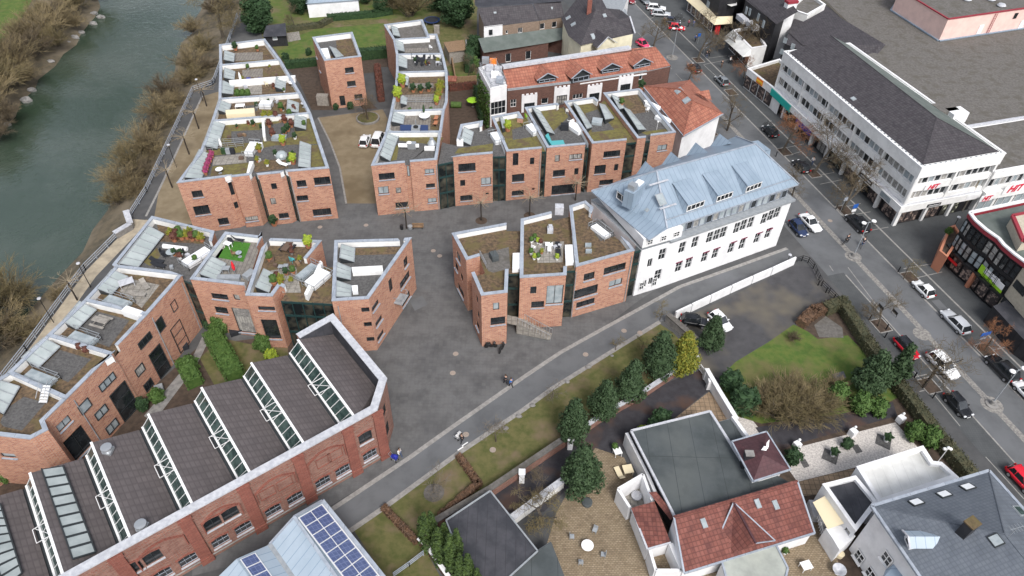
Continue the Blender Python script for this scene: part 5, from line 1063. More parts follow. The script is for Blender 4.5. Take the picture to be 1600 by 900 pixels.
faces(u7,'canopy','roof_white',[[at(*k5(180,12),6.5),at(*k5(235,38),6.5),at(*k5(268,30),6.5),at(*k5(265,0),6.5)]])
# ================= red-tiled hipped house behind the white building
def body(name,label,cat,px,h,m,wins=(),fm='frame_white',group=None,zb=0,gm='glass'): return building(name,label,cat,px,h,edges=['L']*len(px),par=.02,wallm=m,deckm='grey_metal',wins=wins,fm=fm,group=group,gm=gm,zb=zb)
he=7.0
J=[(1008,136),(1067,208),(1125,178),(1075,127)]
j=body('detached_house','white house with bright orange-red hipped tile roof and two skylights','house',[(x,y,he) for x,y in J],he,'plaster_pure')
jW,jS,jE,jN=at(1004,134.7,he),at(1068,213,he),at(1130,178,he),at(1078,125,he); j1,j2=at(1063,139,9.6),at(1083,158,9.6)
faces(j,'roof','tile_red',[[jW,jS,j2,j1],[jS,jE,j2],[jE,jN,j1,j2],[jN,jW,j1]]); b=MB()
for p,q in ((jW,j1),(jS,j2),(jE,j2),(jN,j1),(j1,j2)): b.bar(p,q,.22,.16)
b.build('ridge_tiles',M['tile_red'],j); plJ=plane(jW,jS,j2); skylight(j,plJ,k4(978,533),1.3,1.3); skylight(j,plJ,k4(1024,588),1.3,1.3)
plJe=plane(jE,jN,j1); b=MB(); b.bar(jW,jS,.15,.2).bar(jS,jE,.15,.2); b.build('gutter',M['coping'],j)
ap=at(*k5(25,538),9.2); b=MB(); gA_,gB_=at(*k5(75,580),8.0),at(*k5(120,590),8.0); gT=at(*k5(104,526),9.2); b.poly([ap,gT,gB_]).poly([ap,gA_,gT]); b.build('side_gable',M['tile_red'],j)
# ================= long red-tiled brick building with gabled dormers
ke=6.6; kr=9.0
kf=[(762,141),(893,129),(1011,111),(1048,103)]
kb=building('workshop_building','long dark brick building with red tile roof, gabled dormers and white battlemented portals','building',[(793,142,ke),(893,130,ke),(1010.7,112,ke),(1047,104,ke),(1020,72,ke),(900,88,ke),(785,105,ke)],ke,edges=['L']*7,par=.02,wallm='brick_dark',deckm='grey_metal',fm='frame_white',
 wins=ws(k4,(8,605,1.1,1.6,2,'glass',2),(755,447,.7,1.3,1),(385,565,2.0,1.0,3),(192,592,1.3,1.2,1)))
KL0,KL1,KL2,KL3=at(793,140,ke+.1),at(893,128,ke+.1),at(1010.7,110.7,ke+.1),at(1048,102.7,ke+.1); KR0,KR1,KR2,KR3=at(785,106,kr),at(893,90,kr),at(984,76,kr),at(1024,73,kr)
faces(kb,'roof','tile_red',[[KL0,KL1,KR1,KR0],[KL1,KL2,KR2,KR1],[KL2,KL3,KR3,KR2]])
b=MB(); b.poly([W(KL0,0),W(KR0,0),KR0,KL0][::-1]).poly([W(KR3,0),W(KL3,0),KL3,KR3][::-1]).poly([W(KR0,0),W(KR3,0),KR3,KR0]); b.build('gable',M['brick_dark'],kb)
b=MB(); b.bar(KL0,KL1,.3,.25).bar(KL1,KL2,.3,.25); b.build('gutter',M['grey_metal'],kb); b=MB()
for p,q in ((KL0,KL1),(KL1,KL2)): b.bar(p-z*.5+Vector((0,-.2,0)),q-z*.5+Vector((0,-.2,0)),.15,.25)
b.build('cornice',M['plaster'],kb)
b=MB(); b.bar(KR0+z*.2,KR1+z*.2,1.2,.4).bar(KR1+z*.2,KR2+z*.2,1.2,.4); b.build('ridge_coping',M['coping_pale'],kb)
plK=plane(KL0,KL1,KR1); plK2=plane(KL1,KL2,KR2)
for (pl,l,r_,hh,gg) in ((plK,(150,492),(258,474),.9,1.0),(plK2,(348,490),(455,462),1.2,1.3),(plK2,(520,435),(632,416),.9,1.0),(plK2,(708,408),(812,382),.9,1.0)): dormer(kb,pl,k4(*l),k4(*r_),hh,'tile_red',gable=gg,facem='frame_dark',wn=3,taper=.05,wm='coping')
KW=[at(793,142,ke),at(893,130,ke),at(1010.7,112,ke)]
for (x,y) in ((100,605),(290,560)): 
    o,q,u,n=plate(kb,'portal',*k4(x,y),KW[0],KW[1],3.0,3.4,'plaster_pure',.08,.2); frame(o,W(q,0)+n*.35,u,-1.0,1.0,q.z-1.5,q.z+.2,4,2,.1,'frame_dark','glass'); b=MB()
    for i in range(4): b.box(q+u*(-1.25+i*.83)+n*.08+z*1.85,(.45,.2,.35),axes=(u,n,z))
    b.build('battlement',M['plaster_pure'],o)
for (x,y) in ((480,548),(662,495)):
    o,q,u,n=plate(kb,'portal',*k4(x,y),KW[1],KW[2],3.0,3.4,'plaster_pure',.08,.2); frame(o,W(q,0)+n*.35,u,-1.0,1.0,q.z-1.5,q.z+.2,4,2,.1,'frame_dark','glass'); b=MB()
    for i in range(4): b.box(q+u*(-1.25+i*.83)+n*.08+z*1.85,(.45,.2,.35),axes=(u,n,z))
    b.build('battlement',M['plaster_pure'],o)
kx=body('shop_annexe','small white cube annexe at the street end of the red-tiled workshop','building',[(1011,112,5.4),(1047,105,5.4),(1036,92,5.4),(1004,98,5.4)],5.4,'plaster_pure')
b=MB(); q=at(1030,104,6.6); faces(kx,'roof','zinc',[[at(1006,101,5.5),at(1048,103,5.5),at(1040,90,7.5)],[at(1006,101,5.5),at(1040,90,7.5),at(1018,84,7.5)]])
# white tower with roof plant, left end
kt=building('annexe_tower','white annexe tower with ivy-covered side and metal roof plant inside a railing','building',[(748,106,9.2),(766,139,9.2),(792,134,9.2),(774,98,9.2)],9.2,par=.3,wallm='plaster_pure',deckm='coping_pale',copem='plaster_pure',
 wins=ws(k3,(820,632,3.6,2.6,4,'glass',2)),fm='frame_white')
for i,(x,y) in enumerate(((745,355),(770,400),(800,440),(830,470),(790,365),(820,410))):
    p=at(*k3(x,y),9.4); b=MB(); b.box(W(p,9.5),(1.3,1.0,1.0)); b.build('plant_box',M[['steel','coping_pale','white_plastic','coping','orange','coping_pale'][i]],kt)
railing(kt,[(750,108,9.2),(767,138,9.2),(791,133,9.2),(774,99,9.2),(750,108,9.2)],9.2,1.1)
random.seed(5); iv=MB(); A_,B2=at(748,106,9.2),at(766,139,9.2); 
for i in range(900):
    t,zz=random.random(),random.uniform(0,8.2); p=W(A_.lerp(B2,t),zz)+Vector((-random.uniform(.02,.35),0,0)); r_=.22; a=Vector((random.gauss(0,1),random.gauss(0,1),random.gauss(0,1))).normalized(); c=a.orthogonal().normalized(); d=a.cross(c); iv.poly([p-c*r_,p-d*r_,p+c*r_,p+d*r_])
tag(iv.build('ivy',M['leaf_green']),'dense green ivy covering the left side of white annexe tower','climbing plant')
# ================= dark-roofed terrace behind
me=6.2
m1=body('terraced_house','old house with dark tile roof and half white, half brown brick rear','house',[(748,15,me),(757.5,43,me),(842.7,32.5,me),(833,4,me)],me,'brick_brown',wins=ws(k3,(765,195,.8,1.0,1),(948,178,1.0,1.2,2),(870,188,.5,.8,1)))
faces(m1,'roof','slate',[[(746,13,9),(757.3,42.7,me+.1),(842.7,32,me+.1),(832,6,9)]]); faces(m1,'flat_roof','roof_felt_dark',[[(742,8,9.1),(747,12,9.1),(880,2,9.1),(880,-12,9.1),(742,-8,9.1)]])
plM=plane(at(746,13,9),at(757.3,42.7,me),at(842,32,me)); skylight(m1,plM,k3(937,85),.6,.6); skylight(m1,plM,k3(800,75),.6,.4)
o_,q_,u_,n_=plate(m1,'white_render',*k3(790,195),at(757.5,43,me),at(842.7,32.5,me),4.1,3.4,'plaster_pure',.03,.05)
frame(o_,W(q_,0)+n_*.22,u_,-1.0,-.2,q_.z-.2,q_.z+.9,1,1,.1,'frame_dark')
m2=body('terraced_house','old brown brick house with dark tiles, right neighbour of half white house','house',[(834,6,me),(843.2,32.5,me),(880,27,me),(874,0,me)],me,'brick_brown',wins=ws(k3,(1073,155,1.1,1.3,1),(1148,145,1.1,1.3,1)))
faces(m2,'roof','slate',[[(833,6,9),(843,32,me+.1),(882,26.5,me+.1),(876,1,9)]]); plM2=plane(at(833,6,9),at(843,32,me),at(882,26.5,me)); skylight(m2,plM2,k3(1137,48),.7,.6)
m3=body('rear_wing','low dark brick rear wing with mossy grey-green roof and three white windows','building',[(754,80,3.2),(857,67,3.2),(855,58,3.2),(880,62,3.2),(884,45,3.2),(747,60,3.2)],3.2,'brick_dark',wins=ws(k3,(878,355,1.2,1.9,1,'glass'),(995,338,1.2,1.9,1,'glass')))
faces(m3,'roof','roof_felt_green',[[(747,60,4.6),(756,82.7,3.3),(856,67,3.3),(852,46,4.6)],[(852,46,4.6),(856,67,3.3),(886,60,3.3),(880,43,4.6)]])
m4=body('garden_wall_building','small roofless white walled yard beside the mossy rear wing','wall',[(727,62,3),(747,60,3),(747,62,3),(728,64,3)],3.0,'plaster_pure')
# cream house
le=7.2
lh=body('corner_house','cream house with big dark hipped roof, skylights and a red chimney','house',[(880,32,le),(890,55,le),(908,70,le),(989,53,le),(978,14,le),(930,2,le)],le,'plaster_cream',wins=ws(k4,(545,300,.9,.9,2)))
la,lb_,lc,ld,le_,lf=at(877,29,le+.1),at(888,56,le+.1),at(907,71,le+.1),at(991,52,le+.1),at(984,26,le+.1),at(965,30,le+2); l1,l2=at(931,16,11),at(948,13,11); l3=at(915,-20,12)
faces(lh,'roof','slate',[[lc,ld,at(984,27,9.0),at(965,30,9),l2,l1],[lb_,lc,l1],[la,lb_,l1,l3],[l1,l2,at(936,-10,12),l3],[at(965,30,9),at(984,27,9),at(970,15,7.3),l2]])
pll=plane(lc,ld,l1); pl2=plane(la,lb_,l1); skylight(lh,pll,k4(475,215),.8,1.3); skylight(lh,pll,k4(542,92),.8,.8); skylight(lh,pl2,k4(330,105),1.0,1.1); skylight(lh,pl2,k4(360,143),1.0,1.1)
dormer(lh,pll,k4(500,300),k4(600,268),.9,'slate',gable=1.6,facem='plaster_cream',wn=0,taper=.0)
p=at(*k4(455,25),12); b=MB(); b.box(W(p,11.5),(.9,.9,3)); b.build('chimney',M['brick_red'],lh); b=MB(); b.bar(at(984,26,9),at(992,52,7.6),.3,.3); b.build('gable_coping',M['coping_pale'],lh)
l5=body('gable_house','white gable-ended house at the top edge beside the street, left of dark cars','house',[(936,-6,9),(967,24,9),(985,-20,9),(950,-40,9)],7.5,'plaster_pure')
sheds=body('garden_shed','black timber garden shed with dark roof on the lawn behind the riverside row','shed',[(412,57,2.4),(447,55,2.4),(444,37,2.4),(417,41,2.4)],2.4,'black_cladding',wins=ws(k2,(710,222,1.0,.8,1,'glass_pale'))); faces(sheds,'roof','roof_felt_dark',[[(410,58,2.5),(448,56,2.5),(446,36,3.2),(416,40,3.2)]])
gar=body('pavilion','white pavilion with pale blue roof on the lawn at the top edge','building',[(480,8,3),(560,2,3),(555,-12,3),(478,-6,3)],3.0,'plaster_pure'); faces(gar,'roof','zinc_pale',[[(478,6,3.1),(562,0,3.1),(556,-14,3.1),(476,-8,3.1)]])
ga2=body('timber_carport','flat brown timber carport in the gardens between the two terraces','carport',[(694,66,2.6),(724,62,2.6),(728,77,2.6),(702,82,2.6)],2.6,'wood_grey'); faces(ga2,'roof','wood',[[(693,66,2.7),(725,62,2.7),(729,78,2.7),(701,82,2.7)]])
# ================= villa with the big flat roof
vh=3.4
vl=body('villa','low villa with large grey felt flat roof on its garden side','house',[(986,673.5,vh),(1109,643,vh),(1148,700,vh),(1236,754,vh),(1068,895,2.6),(1054.5,808,vh)],vh,'plaster_pure') if 0 else building('villa','low white villa with huge grey felt flat roof, maroon tiled wing and pointed plum tower','house',[(990,677,vh),(1107,646,vh),(1150,705,vh),(1236,754,vh),(1054.5,806,vh)],vh,edges=['L']*5,par=.1,wallm='black_cladding',deckm='roof_felt')
b=MB(); q5=[at(986,673.5,vh+.1),at(1109,643,vh+.1),at(1178,752,vh+.1)]; b.bar(q5[0],q5[1],.25,.25).bar(q5[0],at(1054.5,808,vh+.1),.25,.25).bar(q5[1],q5[2],.3,.3); b.build('gutter',M['coping_pale'],vl); faces(vl,'flat_roof','roof_felt',[[q5[0],q5[1],q5[2],at(1236,754,vh+.08),at(1054.5,808,vh+.08)]])
tr1,tr2,te1,te2=at(1053,808,4.7),at(1246,752,4.7),at(1069,896,2.9),at(1273,833,2.9)
faces(vl,'tiled_roof','tile_maroon',[[tr1,tr2,te2,te1]]); b=MB(); b.bar(tr1,tr2,.25,.2); b.build('ridge_tiles',M['tile_maroon'],vl); b=MB(); b.bar(te1,te2,.18,.18).bar(tr1,te1,.18,.12).bar(tr2,te2,.18,.12); b.build('gutter',M['coping'],vl)
b=MB(); i1,i2=te1.lerp(tr1,.06),te2.lerp(tr2,.06); b.poly([W(i1,0),W(i2,0),i2-z*.1,i1-z*.1]).poly([W(i2,0),W(tr2,0),tr2-z*.1,i2-z*.1]).poly([W(tr1,0),W(i1,0),i1-z*.1,tr1-z*.1]).poly([W(tr2,0),W(tr1,0),tr1-z*.05,tr2-z*.05]); b.build('wall',M['plaster_pure'],vl)
plV=plane(tr1,tr2,te1); 
for q in ((770,635),(1040,537),(1130,543)): skylight(vl,plV,c5(*q),.55,.95)
# cross gable
ga,gl1,gl2,gr,gt=at(*c5(920,530),5.0),at(*c5(850,692),3.6),at(*c5(905,790),3.0),at(*c5(1128,722),3.3),at(*c5(1032,735),5.0)
faces(vl,'cross_gable','tile_maroon',[[ga,gl1,gl2,gt],[ga,gt,gr]]); b=MB(); b.bar(ga,gl1,.14,.08).bar(gl1,gl2,.12,.08).bar(ga,gr,.14,.08).bar(gr,gt,.1,.08); b.build('flashing',M['coping'],vl); b=MB(); b.bar(ga,gt,.2,.14); b.build('ridge_tiles',M['tile_plum'],vl)
faces(vl,'conservatory_roof','roof_pale',[[c5(862,832)+(2.9,),c5(935,780)+(2.9,),c5(1030,735)+(2.9,),c5(1135,750)+(2.9,),c5(1192,862)+(2.9,),(1222,925,2.9),(1145,940,2.9)]]); b=MB(); cq=[at(*c5(1135,750),2.9),at(*c5(1192,862),2.9),at(1222,925,2.9),at(1145,940,2.9),at(*c5(862,832),2.9)]
for p,q in zip(cq,cq[1:]): b.poly([W(p,0),W(q,0),q-z*.05,p-z*.05])
b.build('conservatory_wall',M['plaster_pure'],vl); b=MB()
for p,q in zip(cq,cq[1:]): b.bar(p,q,.2,.2)
b.build('coping',M['coping'],vl)
# plum tower
tw=[at(*c5(*q),4.9) for q in ((910,225),(1085,175),(1205,365),(1018,425))]; ta=at(*c5(1068,290),6.3)
twr=root('villa_tower','square villa tower with plum-brown pyramid roof and a white bird figure on it','tower',W(sum(tw,Vector())/4,0)); b=MB(); b.prism(offset(ccw(tw),[.5]*4),0,4.85); b.build('wall',M['plaster_pure'],twr)
faces(twr,'roof','tile_plum',[[tw[i],tw[(i+1)%4],ta] for i in range(4)]); b=MB()
for i in range(4): b.bar(tw[i],tw[(i+1)%4],.16,.16)
b.build('gutter',M['coping'],twr); p=at(*c5(985,320),4.6); b=MB(); b.box(W(p,4.6),(.9,.7,2.6)); o=b.build('chimney',M['black_cladding'],twr); b=MB(); b.box(W(p,6.0),(.95,.75,.15)); b.build('cap',M['rock'],o)
p=at(*c5(1078,262),6.0); b=MB(); b.poly([p+Vector((-.5,-.2,.1)),p+Vector((.0,-.35,.2)),p+Vector((.1,0,.5)),p+Vector((-.2,.1,.4))]); b.poly([p+Vector((0,-.1,.3)),p+Vector((.35,.1,.2)),p+Vector((.55,.9,.5)),p+Vector((.1,.4,.6))]); b.ball(p+Vector((-.1,-.1,.3)),.22,6,4,(1.5,.7,.6)); b.build('bird_figure',M['white_plastic'],twr)
# annexe left: small walled patio, narrow tiled strips
an=root('villa_annexe','small white walled annexe with maroon tiled lean-to left of the villa','annexe',W(at(1000,800),0))
P_=[at(*c5(*q),2.6) for q in ((340,462),(465,388),(512,520),(400,555))]
for i in range(3): b=MB(); b.bar(W(P_[(i+3)%4],1.3),W(P_[(i+4)%4],1.3),.3,2.6); b.build('wall',M['plaster_pure'],an)
faces(an,'patio_floor','terrace_slab',[[W(p,.05) for p in P_]])
faces(an,'roof','tile_maroon',[[c5(405,558)+(2.9,),c5(522,525)+(2.9,),c5(605,732)+(2.7,),c5(486,765)+(2.7,)]]); Q=[at(*c5(*q),2.7) for q in ((405,558),(486,765),(605,732),(522,525))]; b=MB(); b.prism(offset(ccw(Q),[.15]*4),0,2.6); b.build('wall',M['plaster_pure'],an); b=MB(); b.bar(Q[0],Q[1],.2,.2).bar(Q[1],Q[2],.16,.16); b.build('gutter',M['coping_pale'],an)
faces(an,'roof','tile_maroon',[[c5(495,480)+(3.3,),c5(532,475)+(3.3,),c5(628,600)+(3.3,),c5(602,618)+(2.9,)]])
P_=[at(*c5(*q),2.4) for q in ((500,770),(605,735),(665,870),(530,870))]; b=MB(); b.bar(W(P_[0],1.2),W(P_[3],1.2),.3,2.4).bar(W(P_[1],1.2),W(P_[2],1.2),.5,2.4).bar(W(P_[2],1.2),W(P_[3],1.2),.3,2.4); b.build('yard_wall',M['plaster_pure'],an)
def lowwall(name,label,pts,hh,wd,m,cat='wall',cap=None,group=None):
    r=root(name,label,cat,tuple(V(pts[0])),group); P=[V(p) for p in pts]; b=MB()
    for p,q in zip(P,P[1:]): b.bar(W(p,hh/2),W(q,hh/2),wd,hh)
    b.build('wall',M[m],r)
    if cap:
        b=MB()
        for p,q in zip(P,P[1:]): b.bar(W(p,hh+.05),W(q,hh+.05),wd+.2,.12)
        b.build('coping',M[cap],r)
    return r
lowwall('screen_wall','tall slanting white screen wall left of the villa flat roof',[c5(370,240),c5(470,440),c5(512,540)],2.4,.35,'plaster_pure')
lowwall('garden_wall','long white garden wall running from driveway gate to the villa',[(1100,590),(1120,625),(1146,668)],1.7,.35,'plaster_pure',cap='plaster_pure')
b=MB(); q=at(1160,664,2.9); 
sa=body('side_annexe','small felt-roofed side annexe with a white parapet wall beside the garden wall','annexe',[(1120,659,3),(1144,652,3),(1168,694,3),(1150,700,3)],2.9,'plaster_pure'); faces(sa,'roof','roof_felt',[[(1121,660,3),(1143,654,3),(1164,690,3),(1146,702,3)]]); b=MB(); b.bar(at(1144,653,3.1),at(1168,686,3.1),.4,.8); b.build('parapet',M['plaster_pure'],sa)
gt=root('driveway_gate','white barred driveway gate with pillars at the end of dark driveway','gate',tuple(V(c3(880,350)))); 
for q in ((845,262),(905,340),(925,400)): b=MB(); p=at(*c3(*q)); b.box(W(p,.8),(.6,.6,1.6)); b.build('gate_post',M['plaster_pure'],gt)
for (a,c) in (((845,262),(905,340)),): 
    p,q=at(*c3(*a)),at(*c3(*c)); b=MB(); b.bar(W(p,.2),W(q,.2),.06); b.bar(W(p,1.2),W(q,1.2),.06); 
    for i in range(14): c_=p.lerp(q,i/13); b.bar(W(c_,.2),W(c_,1.25),.05)
    b.build('gate_bars',M['white_plastic'],gt)
# walls along path, lot and driveway
ww_=[(1053,499),(1078,487),(1108,473),(1140,458),(1173,443),(1203,430),(1240,413)]
for i,(a,c) in enumerate(zip(ww_,ww_[1:])):
    pass
lw=root('boundary_wall','long bright white boundary wall in slabs between path and parking lot','wall',tuple(V(ww_[0])))
for a,c in zip(ww_,ww_[1:]): p,q=V(a),V(c); d=(q-p).normalized()*.08; b=MB(); b.bar(W(p+d,.75),W(q-d,.75),.25,1.5); b.build('wall_slab',M['plaster_pure'],lw)
rw=lowwall('retaining_wall','weathered red brick retaining wall with mossy coping below the green strip',[(672,830),(768,773),(884,694)],1.5,.5,'brick_old',cap='gravel_roof')
lowwall('retaining_wall','brick wall glimpsed behind the evergreen row along the driveway',[(895,688),(935,660),(1008,618),(1060,583)],1.2,.4,'brick_old',cap='coping_pale')
lowwall('retaining_wall','mossy stone wall at the top corner of parking lot beside black car',[(1041,502),(1090,545)],1.4,.6,'rock',cap='gravel_roof')
for q,l in (((815,752),'white square post midway along the red retaining wall'),((890,700),'white square post at the upper end of the red retaining wall')): p=at(*q); b=MB(); b.box(W(p,.95),(.6,.6,1.9)); b.box(W(p,1.95),(.75,.75,.12)); b.build('wall_post',M['plaster_pure'],tg=(l,'post','white posts of the retaining wall'))
lowwall('garden_wall','crumbling whitewashed garden wall under the gnarled tree',[(800,818),(840,788),(878,760)],1.3,.55,'plaster',cap='coping_pale')
lowwall('garden_wall','narrow white-capped wall left of the cypress row',[(655,850),(668,862),(703,912)],1.3,.25,'brick_dark',cap='plaster_pure')
gg=body('garage','wide garage with black felt flat roof beside the cypress row','garage',[(697,813,2.7),(766,767,2.7),(840,861,2.7),(748,945,2.7)],2.7,'brick_brown'); faces(gg,'roof','roof_felt_dark',[[(697,813,2.8),(766,767,2.8),(840,861,2.8),(748,945,2.8)]]); b=MB(); gq=[at(x,y,2.85) for x,y in ((697,813),(766,767),(840,861),(748,945))]
for i in range(4): b.bar(gq[i],gq[(i+1)%4],.15,.15)
b.build('roof_edge',M['grey_metal'],gg)
g2_=body('lean_to','slate-grey metal roofed lean-to between the garage and tan terrace','outbuilding',[(820,872,2.3),(860,846,2.3),(884,905,2.3),(870,960,2.3),(760,950,2.3)],2.3,'brick_brown'); faces(g2_,'roof','roof_felt',[[(815,876,2.4),(861,846,2.4),(884,905,2.4),(870,960,2.4),(760,950,2.4)]])
# ================= white villa, lower right
ve=8.0
vi=[at(*p,ve) for p in ((1366,797),(1543,742),(1660,870),(1560,1100),(1440,1000))]
V0_=root('white_villa','tall white villa with blue-grey slate hipped roof, chimney and aerial','house',W(sum(vi,Vector())/5,0))
b=MB(); VV=ccw(vi); 
vNW,vNE,vE,vW2=at(1361.7,791,ve+.1),at(1545,735.7,ve+.1),at(1600,797,ve+.1),at(1436,900,ve+.1)
uV=(vW2-vNW).normalized(); vSW=vNW+uV*15; uE=(vE-vNE).normalized(); vSE=vNE+uE*17; apx=at(*c6(1190,690),11.6); ap2=apx+uV*5
wp_=[vNW+Vector((0.4,-.4,0)),vSW+Vector((.4,0,0)),vSE,vNE+Vector((-.4,-.4,0))]; holes={}
PP=ccw([W(p,ve) for p in wp_]); wb_=MB(); 
for i in range(4): wallmesh(wb_,PP[i],PP[(i+1)%4],0,ve,[])
wb_.build('wall',M['plaster_pure'],V0_)
faces(V0_,'roof','slate_blue',[[vNW,vNE,apx],[vNE,vSE,ap2,apx],[vNW,apx,ap2,vSW],[vSW,ap2,vSE]]); b=MB()
for p,q in ((vNW,vNE),(vNE,vSE),(vNW,vSW)): b.bar(p,q,.3,.25)
b.build('gutter',M['coping'],V0_); b=MB()
for p,q in ((vNW,apx),(vNE,apx),(apx,ap2)): b.bar(p,q,.12,.08)
b.build('ridge_cap',M['slate_blue'],V0_)
plN=plane(vNW,vNE,apx); plW=plane(vNW,apx,vSW); plEE=plane(vNE,vSE,apx)
for q in ((745,532),(885,492),(1003,455)): skylight(V0_,plN,c6(*q),1.3,.9,'white_panel',fm='frame_dark')
skylight(V0_,plW,c6(1145,722),1.1,1.0,'glass_pale',fm='frame_dark'); skylight(V0_,plEE,c6(1262,575),1.1,1.4,'glass_green')
dormer(V0_,plW,c6(683,703),c6(706,768),.9,'zinc_pale',gable=.35,facem='plaster_pure',wn=1,taper=.02)
p=hit(*c6(985,680),plW); b=MB(); b.box(W(p,p.z+.5),(1.1,.9,2.4),rz=.5); o=b.build('chimney',M['black_cladding'],V0_); b=MB(); b.box(W(p,p.z+1.75),(1.25,1.0,.15),rz=.5); b.build('cap',M['sedum'],o)
p=hit(*c6(1210,700),plW); b=MB(); b.bar(p,p+z*1.6,.06); b.bar(p+z*1.5+Vector((-.7,-.2,0)),p+z*1.5+Vector((.7,.2,0)),.04)
for i in range(5): c=p+z*1.5+Vector((-.6,-.17,0))*(1-i*.5); b.bar(c+Vector((.1,-.35,0)),c+Vector((-.1,.35,0)),.035)
b.build('aerial',M['steel'],V0_)
wa,wc=W(wp_[1],0),W(wp_[0],0)
uu_=(W(wp_[1],0)-W(wp_[0],0)).normalized(); nn_=Vector((uu_.y,-uu_.x,0)); 
if nn_.x>0: nn_=-nn_; 
u_l=Vector((-nn_.y,nn_.x,0))
for (x,y,w1,h1) in ((462,802,1.2,1.5),(600,812,1.2,1.5),(518,888,1.2,1.5)):
    q=onwall(*c6(x,y),W(wp_[0],0),nn_)
    if q: frame(V0_,W(q,0)+nn_*.16,u_l,-w1/2,w1/2,q.z-h1/2,q.z+h1/2,2,2,.1,'frame_white','glass',fw=.1,sill='plaster_pure')
# bay with metal roof
faces(V0_,'bay_roof','zinc',[[c6(650,825)+(5.5,),c6(590,870)+(4.8,),(1378,905,4.8),(1420,920,5.5)],[c6(650,825)+(5.5,),c6(720,840)+(5.5,),(1440,910,5.5),(1420,920,5.5)]])
x1=building('villa_extension','white two-part extension with dark felt roof inside a pale raised edge','extension',c6((275,440),(440,398),(550,530),(440,675)),4.2,par=.35,t=.35,wallm='plaster_pure',innerm='plaster_pure',copem='plaster_pure',deckm='roof_felt_dark',wins=ws(c6,(393,683,.7,1.2,1)))
x2=building('villa_terrace','big white coated roof terrace with stained corner and white parapet','roof terrace',c6((445,352),(778,248),(828,325),(872,330),(955,405),(560,535)),4.4,par=.4,t=.4,wallm='plaster_pure',innerm='plaster_pure',copem='plaster_pure',deckm='roof_white')
x3=root('entrance_porch','white entrance porch with cream canopy and outside steps','porch',W(at(1290,815),0)); faces(x3,'canopy','cream_fabric',[[c6(225,530)+(3.0,),c6(300,490)+(3.3,),c6(385,635)+(3.3,),c6(300,665)+(3.0,)]]); b=MB(); b.prism([at(*c6(*q),2.6) for q in ((290,660),(390,640),(440,700),(360,770),(330,720))],0,2.6); b.build('wall',M['plaster_pure'],x3)
b=MB(); s0=at(*c6(268,640)); 
for i in range(7): b.box(s0+Vector((i*.05,-i*.3,1.1-i*.16)),(1.5,.34,.16+0*i))
b.box(s0+Vector((0,1.2,.6)),(2.2,2.0,1.2)); b.build('steps',M['coping_pale'],x3); b=MB(); p=s0+Vector((-.85,0,0)); b.bar(p+z*2,p+Vector((.3,-2,1)),.06); 
for i in range(8): c=p+Vector((.04*i,-.27*i,0)); b.bar(c+z*(1.1-.15*i),c+z*(2.0-.13*i),.04)
b.build('railing',M['white_plastic'],x3)
# ---------------------------------------------------------------- vegetation
Z3=Vector((0,0,1))
def rv(): return Vector((random.gauss(0,1),random.gauss(0,1),random.gauss(0,1))).normalized()
def bare(seed,H=9,spread=.55,kids=4,lv=4,tr=.22,tw='twig_brown',bk='bark',droop=0.0,first=.3,dens=1.0):
    random.seed(seed); T=MB(); C=MB()
    def br(p,d,L,r,l):
        n=3; pts=[p]; q=p; dd=d.copy()
        for i in range(n): dd=(dd+rv()*.16+Z3*(.10 if l<3 else .02-droop)).normalized(); q=q+dd*(L/n); pts.append(q)
        rr=[r*(1-.45*i/n) for i in range(n+1)]
        (T if l<2 else C).tube(pts,rr,5 if l<2 else 3,cap=False)
        if l>=lv: return
        k=kids if l<lv-1 else int(6*dens)
        for i in range(k):
            t=(first if l==0 else .25)+(1-(first if l==0 else .25))*(i+random.random())/k; j=min(int(t*n),n-1); b_=pts[j].lerp(pts[j+1],t*n-j)
            s=rv(); s=(s-dd*s.dot(dd)).normalized(); nd=(dd*(1-spread)+s*spread*(1.25 if l<1 else 1)).normalized(); br(b_,nd,L*random.uniform(.5,.72),max(rr[min(j+1,n)]*.55,.022),l+1)
    br(Vector((0,0,0)),Z3,H*.52,tr,0)
    return [('trunk',T.mesh('trunk',M[bk])),('crown',C.mesh('crown',M[tw]))]
def leafy(seed,R=2.2,Hh=5,shape='cone',m='leaf_conifer',n=5200,ls=.19,trunk=.8,cl=60):
    random.seed(seed); T=MB(); T.tube([(0,0,0),(0,0,Hh*.5)],[.18,.1],6); C=MB()
    def prof(t):
        if shape=='cone': return (1-t)**1.0*(.5+.5*min(1,t*4))*1.22
        if shape=='ball': return math.sqrt(max(0,1-(2*t-1)**2))
        if shape=='column': return (min(1,t*5+.45))*(1-max(0,t-.6)/.4)**.6
        return 1
    cs=[]
    for i in range(cl):
        t=random.random()**.9; a=random.uniform(0,6.283); r=R*prof(t)*random.uniform(.55,.95); cs.append((Vector((r*math.cos(a),r*math.sin(a),trunk+(Hh-trunk)*t)),R*random.uniform(.16,.34)))
    core=MB()
    for i in range(n):
        c,cr=cs[i%cl]; d=rv(); p=c+d*cr*random.uniform(.6,1.1); 
        s=ls*random.uniform(.6,1.35); nn=(d+rv()*.9+Z3*.3).normalized(); a=nn.orthogonal().normalized(); a=(a*math.cos(i)+nn.cross(a)*math.sin(i)); b_=nn.cross(a); C.poly([p-a*s,p-b_*s*.55,p+a*s,p+b_*s*.55])
    for k in range(8):
        t=(k+.5)/8; 
        C.ball((0,0,trunk+(Hh-trunk)*t),R*prof(t)*.72,9,5,(1,1,.35 if shape!='ball' else .3),.12)
    return [('trunk',T.mesh('trunk',M['bark'])),('crown',C.mesh('crown',M[m]))]
